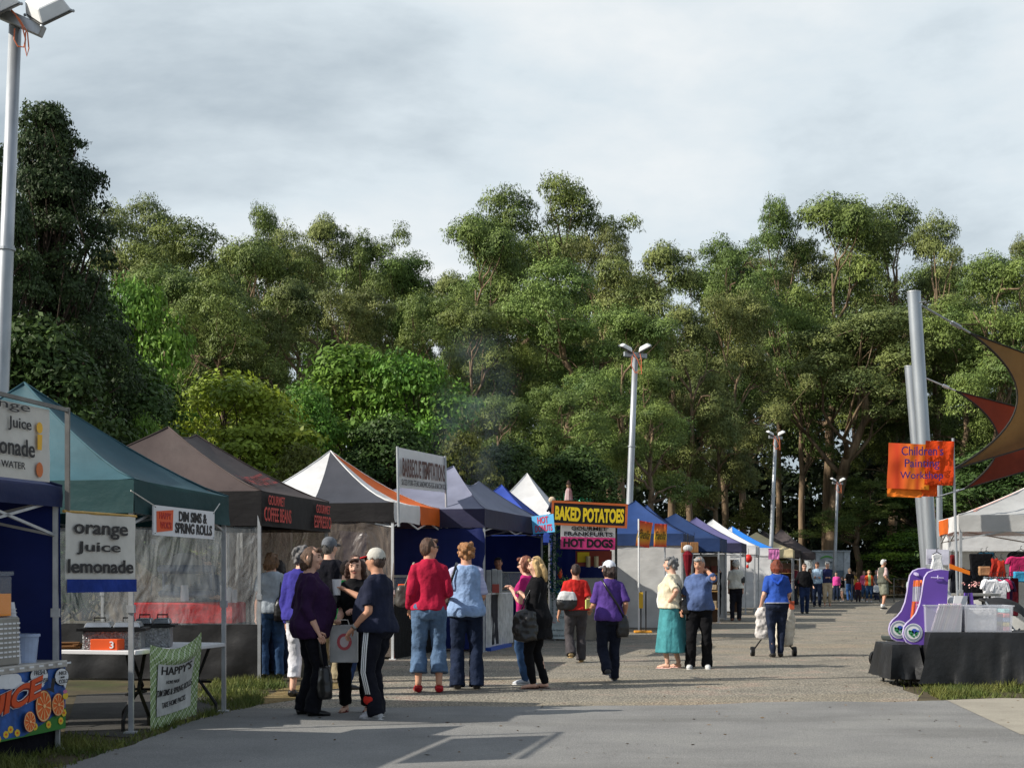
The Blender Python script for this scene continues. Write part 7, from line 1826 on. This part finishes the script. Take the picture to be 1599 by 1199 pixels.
bag(p, 'big white carrier bag hanging from the left hand of the person in royal blue', (-.25, .12, .60), (.12, .08, .27), M('carrier_white', (226, 220, 216), rough=.5, transl=.2, bump=.6), [[(-.28, .12, .84), (-.26, .12, .90), (-.22, .12, .84)]], name='carrier_bag', crump=.03)

# further along the path
p = Person('person in black with sunglasses walking towards the camera in blue jeans', 1256, 958, 878, 178, far=True, w=1.05, rf=(.08, .12, 0), lf=(-.10, -.10, 0), R_=(.30, .0, .92), L_=(-.30, .08, .92))
p.body(); p.top(c_blk, .90, .95); p.trousers(denim((38, 52, 84))); p.shoes(leather); p.hair((84, 66, 54)); p.glasses()
p = Person('person in a pale blue shirt looking down, next to the navy T-shirt', 1276, 947, 876, 165, far=True, w=1.08, R_=(.06, .30, 1.16), L_=(-.08, .30, 1.14), hpitch=20, skin='warm')
p.body(); p.top(cloth((158, 182, 204)), .88, .6); p.trousers(c_dark); p.shoes(leather); p.hair((70, 50, 44))
p = Person('white-haired person in a navy T-shirt and beige trousers with hands together', 1292, 946, 876, 178, far=True, w=1.08, R_=(.03, .28, 1.12), L_=(-.03, .28, 1.12))
p.body(); p.top(cloth((50, 54, 92)), .90, .42); p.trousers(cloth((196, 176, 146)), .9); p.shoes(cloth((80, 56, 50)), style='sandal', name='sandal'); p.hair((226, 222, 214), 'set')
p = Person('person in a bright pink top by the third lamp post', 1306, 938, 892, 160, far=True, w=1.05)
p.body(); p.top(cloth((226, 80, 160)), .90, .9); p.trousers(c_dark); p.shoes(leather); p.hair((66, 50, 44))
p = Person('young person in a black top and pale shorts with bare legs', 1316, 939, 899, 100, far=True, w=.95, L_=(-.1, .2, 1.3))
p.body(); p.top(c_blk, .92, .3); p.trousers(cloth((206, 196, 190)), .22, .02); p.shoes(c_wht); p.hair((90, 70, 54), 'bob')
p = Person('person in a black T-shirt and blue jeans seen from behind, in the far group', 1327, 938, 886, 10, far=True, w=1.08, L_=(-.24, .22, 1.12))
p.body(False); p.top(c_blk, .90, .42); p.trousers(denim((60, 96, 150))); p.shoes(leather); p.hair((120, 96, 76), 'bob')
p = Person('child in red holding a stick in the far group', 1340, 940, 902, 170, far=True, w=1.05)
p.body(); p.top(cloth((214, 44, 50)), .88, .9); p.trousers(cloth((60, 50, 60))); p.shoes(leather); p.hair((100, 70, 50), 'bob')
p = Person('person in a rose pink jacket half behind the orange vest', 1349, 937, 890, 190, far=True, w=1.1)
p.body(); p.top(cloth((224, 104, 144)), .86, 1.0); p.trousers(c_jean, .8); p.shoes(c_wht); p.hair((150, 116, 96))
p = Person('person in an orange vest over a green top with a carrier bag', 1357, 940, 889, 178, far=True, w=1.12, L_=(-.32, .1, .95), rf=(.12, .06, 0))
p.body(); p.top([cloth((214, 88, 44)), cloth((170, 196, 130))], .88, .3, e=.03, slot=lambda x, y, z: 1 if y > .03 and abs(x) < .075 else 0, name='vest'); p.trousers(c_jean, .82); p.shoes(c_wht); p.hair((206, 168, 120), 'bob')
bag(p, 'white carrier bag of the person in the orange vest', (-.36, .1, .72), (.14, .09, .18), M('carrier_white2', (222, 226, 230), rough=.5), [[(-.36, .1, .88), (-.33, .1, .96)]], name='carrier_bag', crump=.02)
p = Person('white-haired person in a grey-green vest, shorts and white socks, facing right', 1379, 951, 872, -62, w=1.06, belly=.04, far=True, hyaw=-18, R_=(.22, .12, .95), rf=(.10, -.10, 0), lf=(-.10, .14, 0), skin='warm')
p.body(); p.top(cloth((214, 184, 180)), .95, .42, name='shirt'); p.top(cloth((96, 98, 88)), .90, 0, e=.034, name='vest'); p.trousers(cloth((128, 130, 116)), .46, .03, e=.02, name='shorts'); p.shoes(cloth((70, 68, 66)), sole=m_sole); p.hair((228, 226, 222))
for sd in (1, -1):
    mb = MB(); mb.tube([p.an[sd] + Vector((0, -.01, -.02)), p.an[sd] + Vector((0, 0, .10))], [.046, .047], 12); p.raw(mb, 'sock', c_wht)
p = Person('person in a pale grey T-shirt standing beyond the black pram', 1423, 972, 893, 30, w=1.02, far=True, hyaw=-30)
p.body(False); p.top(cloth((176, 190, 182)), .9, .42); p.trousers(c_khaki); p.shoes(leather); p.hair((56, 48, 44))
for a in [('person in a white shirt at the far end beside the charcoal tent', 1265, 940, 886, 150, (216, 214, 210), (60, 60, 70), (90, 70, 56)), ('person in a teal top far back by the cabin', 1284, 937, 890, 20, (70, 130, 140), (50, 54, 70), (60, 48, 40)),
          ('person in a mustard jacket far back right of the red child', 1333, 936, 891, -30, (190, 150, 70), (60, 66, 80), (110, 84, 60)), ('person in a grey jumper near the wire fence', 1369, 937, 889, 120, (130, 132, 136), (52, 60, 84), (150, 140, 130)), ('person in a maroon jumper shopping at the cream tent', 1243, 944, 880, 60, (110, 40, 50), (44, 46, 56), (70, 54, 44))]:
    p = Person(*a[:5], far=True); p.body(); p.top(cloth(a[5]), .9, .9); p.trousers(cloth(a[6])); p.shoes(leather); p.hair(a[7], 'bob')
p = Person('customer in a lilac top among the hanging clothes at the right edge', 1583, 985, 884, 150, w=1.0, far=True)
p.body(); p.top(cloth((170, 150, 190)), .9, .5); p.trousers(c_dark); p.shoes(leather); p.hair((90, 60, 44), 'long')
p = Person('stallholder with dark hair in a white top bending behind the purple stand', 1486, 1030, 872, 70, w=1.0, bend=42, hpitch=25, R_=(.1, .62, .98), L_=(-.1, .6, .98))
p.body(); p.top(cloth((206, 206, 210)), .9, .45); p.trousers(c_dark); p.shoes(leather); p.hair((34, 28, 28), 'bob')
p = Person('stallholder in black with curly brown hair inside the potato stall', 945, 985, 868, 178, w=1.05, hpitch=15, R_=(.12, .3, 1.1))
p.body(); p.top(c_blk, .9, .9); p.trousers(c_blk); p.shoes(leather); p.hair((104, 76, 54), 'curly')
p = Person('stallholder in a dark top half hidden by the post of the donut counter', 778, 1004, 868, 175, w=1.0, skin='tan')
p.body(); p.top(c_navy, .9, .5); p.trousers(c_dark); p.shoes(leather); p.hair((30, 26, 26))
p = Person('barista in a blue top behind the espresso machine, seen through clear plastic', 322, 1043, 866, 175, w=1.05, hpitch=20, R_=(.2, .3, 1.1), L_=(-.2, .3, 1.1))
p.body(); p.top(cloth((56, 74, 112)), .9, .5); p.trousers(c_dark); p.shoes(leather); p.hair((60, 46, 40))

# ------------------------------------------------------------------ barbecue smoke
def smoke():
    c = Vector(((742 - CX) * 33 / F, 33.0, 0)); h0, h1 = 2.7, 7.0
    mb = MB(); rings = []
    for u in np.linspace(0, 1, 9):
        r = 1.5; o = Vector((0, 0, h0 + (h1 - h0) * u))
        rings.append([c + o + Vector((r * math.cos(a), r * .8 * math.sin(a), 0)) for a in np.linspace(0, 2 * math.pi, 17)[:-1]])
    mb.rings(rings)
    m = bpy.data.materials.new('smoke'); m.use_nodes = True; t = m.node_tree; t.nodes.clear()
    out = t.nodes.new('ShaderNodeOutputMaterial'); v = t.nodes.new('ShaderNodeVolumePrincipled'); v.inputs['Color'].default_value = (.66, .82, 1.0, 1); v.inputs['Anisotropy'].default_value = .2
    g = t.nodes.new('ShaderNodeTexCoord'); n = t.nodes.new('ShaderNodeTexNoise'); n.inputs['Scale'].default_value = .9; n.inputs['Detail'].default_value = 4; n.inputs['Distortion'].default_value = .6
    mr = t.nodes.new('ShaderNodeMapRange'); mr.inputs[1].default_value = .44; mr.inputs[2].default_value = .72; mr.inputs[4].default_value = 0.30
    # thins out towards the rim and the top of the plume
    sep = t.nodes.new('ShaderNodeSeparateXYZ'); gen = t.nodes.new('ShaderNodeVectorMath'); gen.operation = 'MULTIPLY_ADD'; gen.inputs[1].default_value = (2, 2, 1); gen.inputs[2].default_value = (-1, -1, 0)
    t.links.new(g.outputs['Generated'], gen.inputs[0]); t.links.new(gen.outputs[0], sep.inputs[0])
    def math_(op, a, b=None, c_=None):
        k = t.nodes.new('ShaderNodeMath'); k.operation = op; k.use_clamp = op == 'SUBTRACT'
        for i, q in enumerate((a, b)):
            if q is None: continue
            if isinstance(q, (int, float)): k.inputs[i].default_value = q
            else: t.links.new(q, k.inputs[i])
        return k.outputs[0]
    rad = math_('ADD', math_('MULTIPLY', sep.outputs[0], sep.outputs[0]), math_('MULTIPLY', sep.outputs[1], sep.outputs[1]))
    rim = math_('SUBTRACT', 1.0, math_('MULTIPLY', rad, 1.6)); zz = math_('SUBTRACT', 1.0, sep.outputs[2])
    fall = math_('MULTIPLY', math_('MULTIPLY', rim, rim), math_('MULTIPLY', zz, math_('MULTIPLY', sep.outputs[2], 3.0)))
    t.links.new(g.outputs['Object'], n.inputs['Vector']); t.links.new(n.outputs['Fac'], mr.inputs[0])
    t.links.new(math_('MULTIPLY', mr.outputs[0], fall), v.inputs['Density']); t.links.new(v.outputs[0], out.inputs['Volume'])
    o = mb.build('smoke', m); tag(o, 'thin bluish barbecue smoke drifting up in front of the trees', 'smoke', kind='stuff')
smoke()
SC.cycles.volume_step_rate = 2.0
SC.cycles.volume_bounces = 2
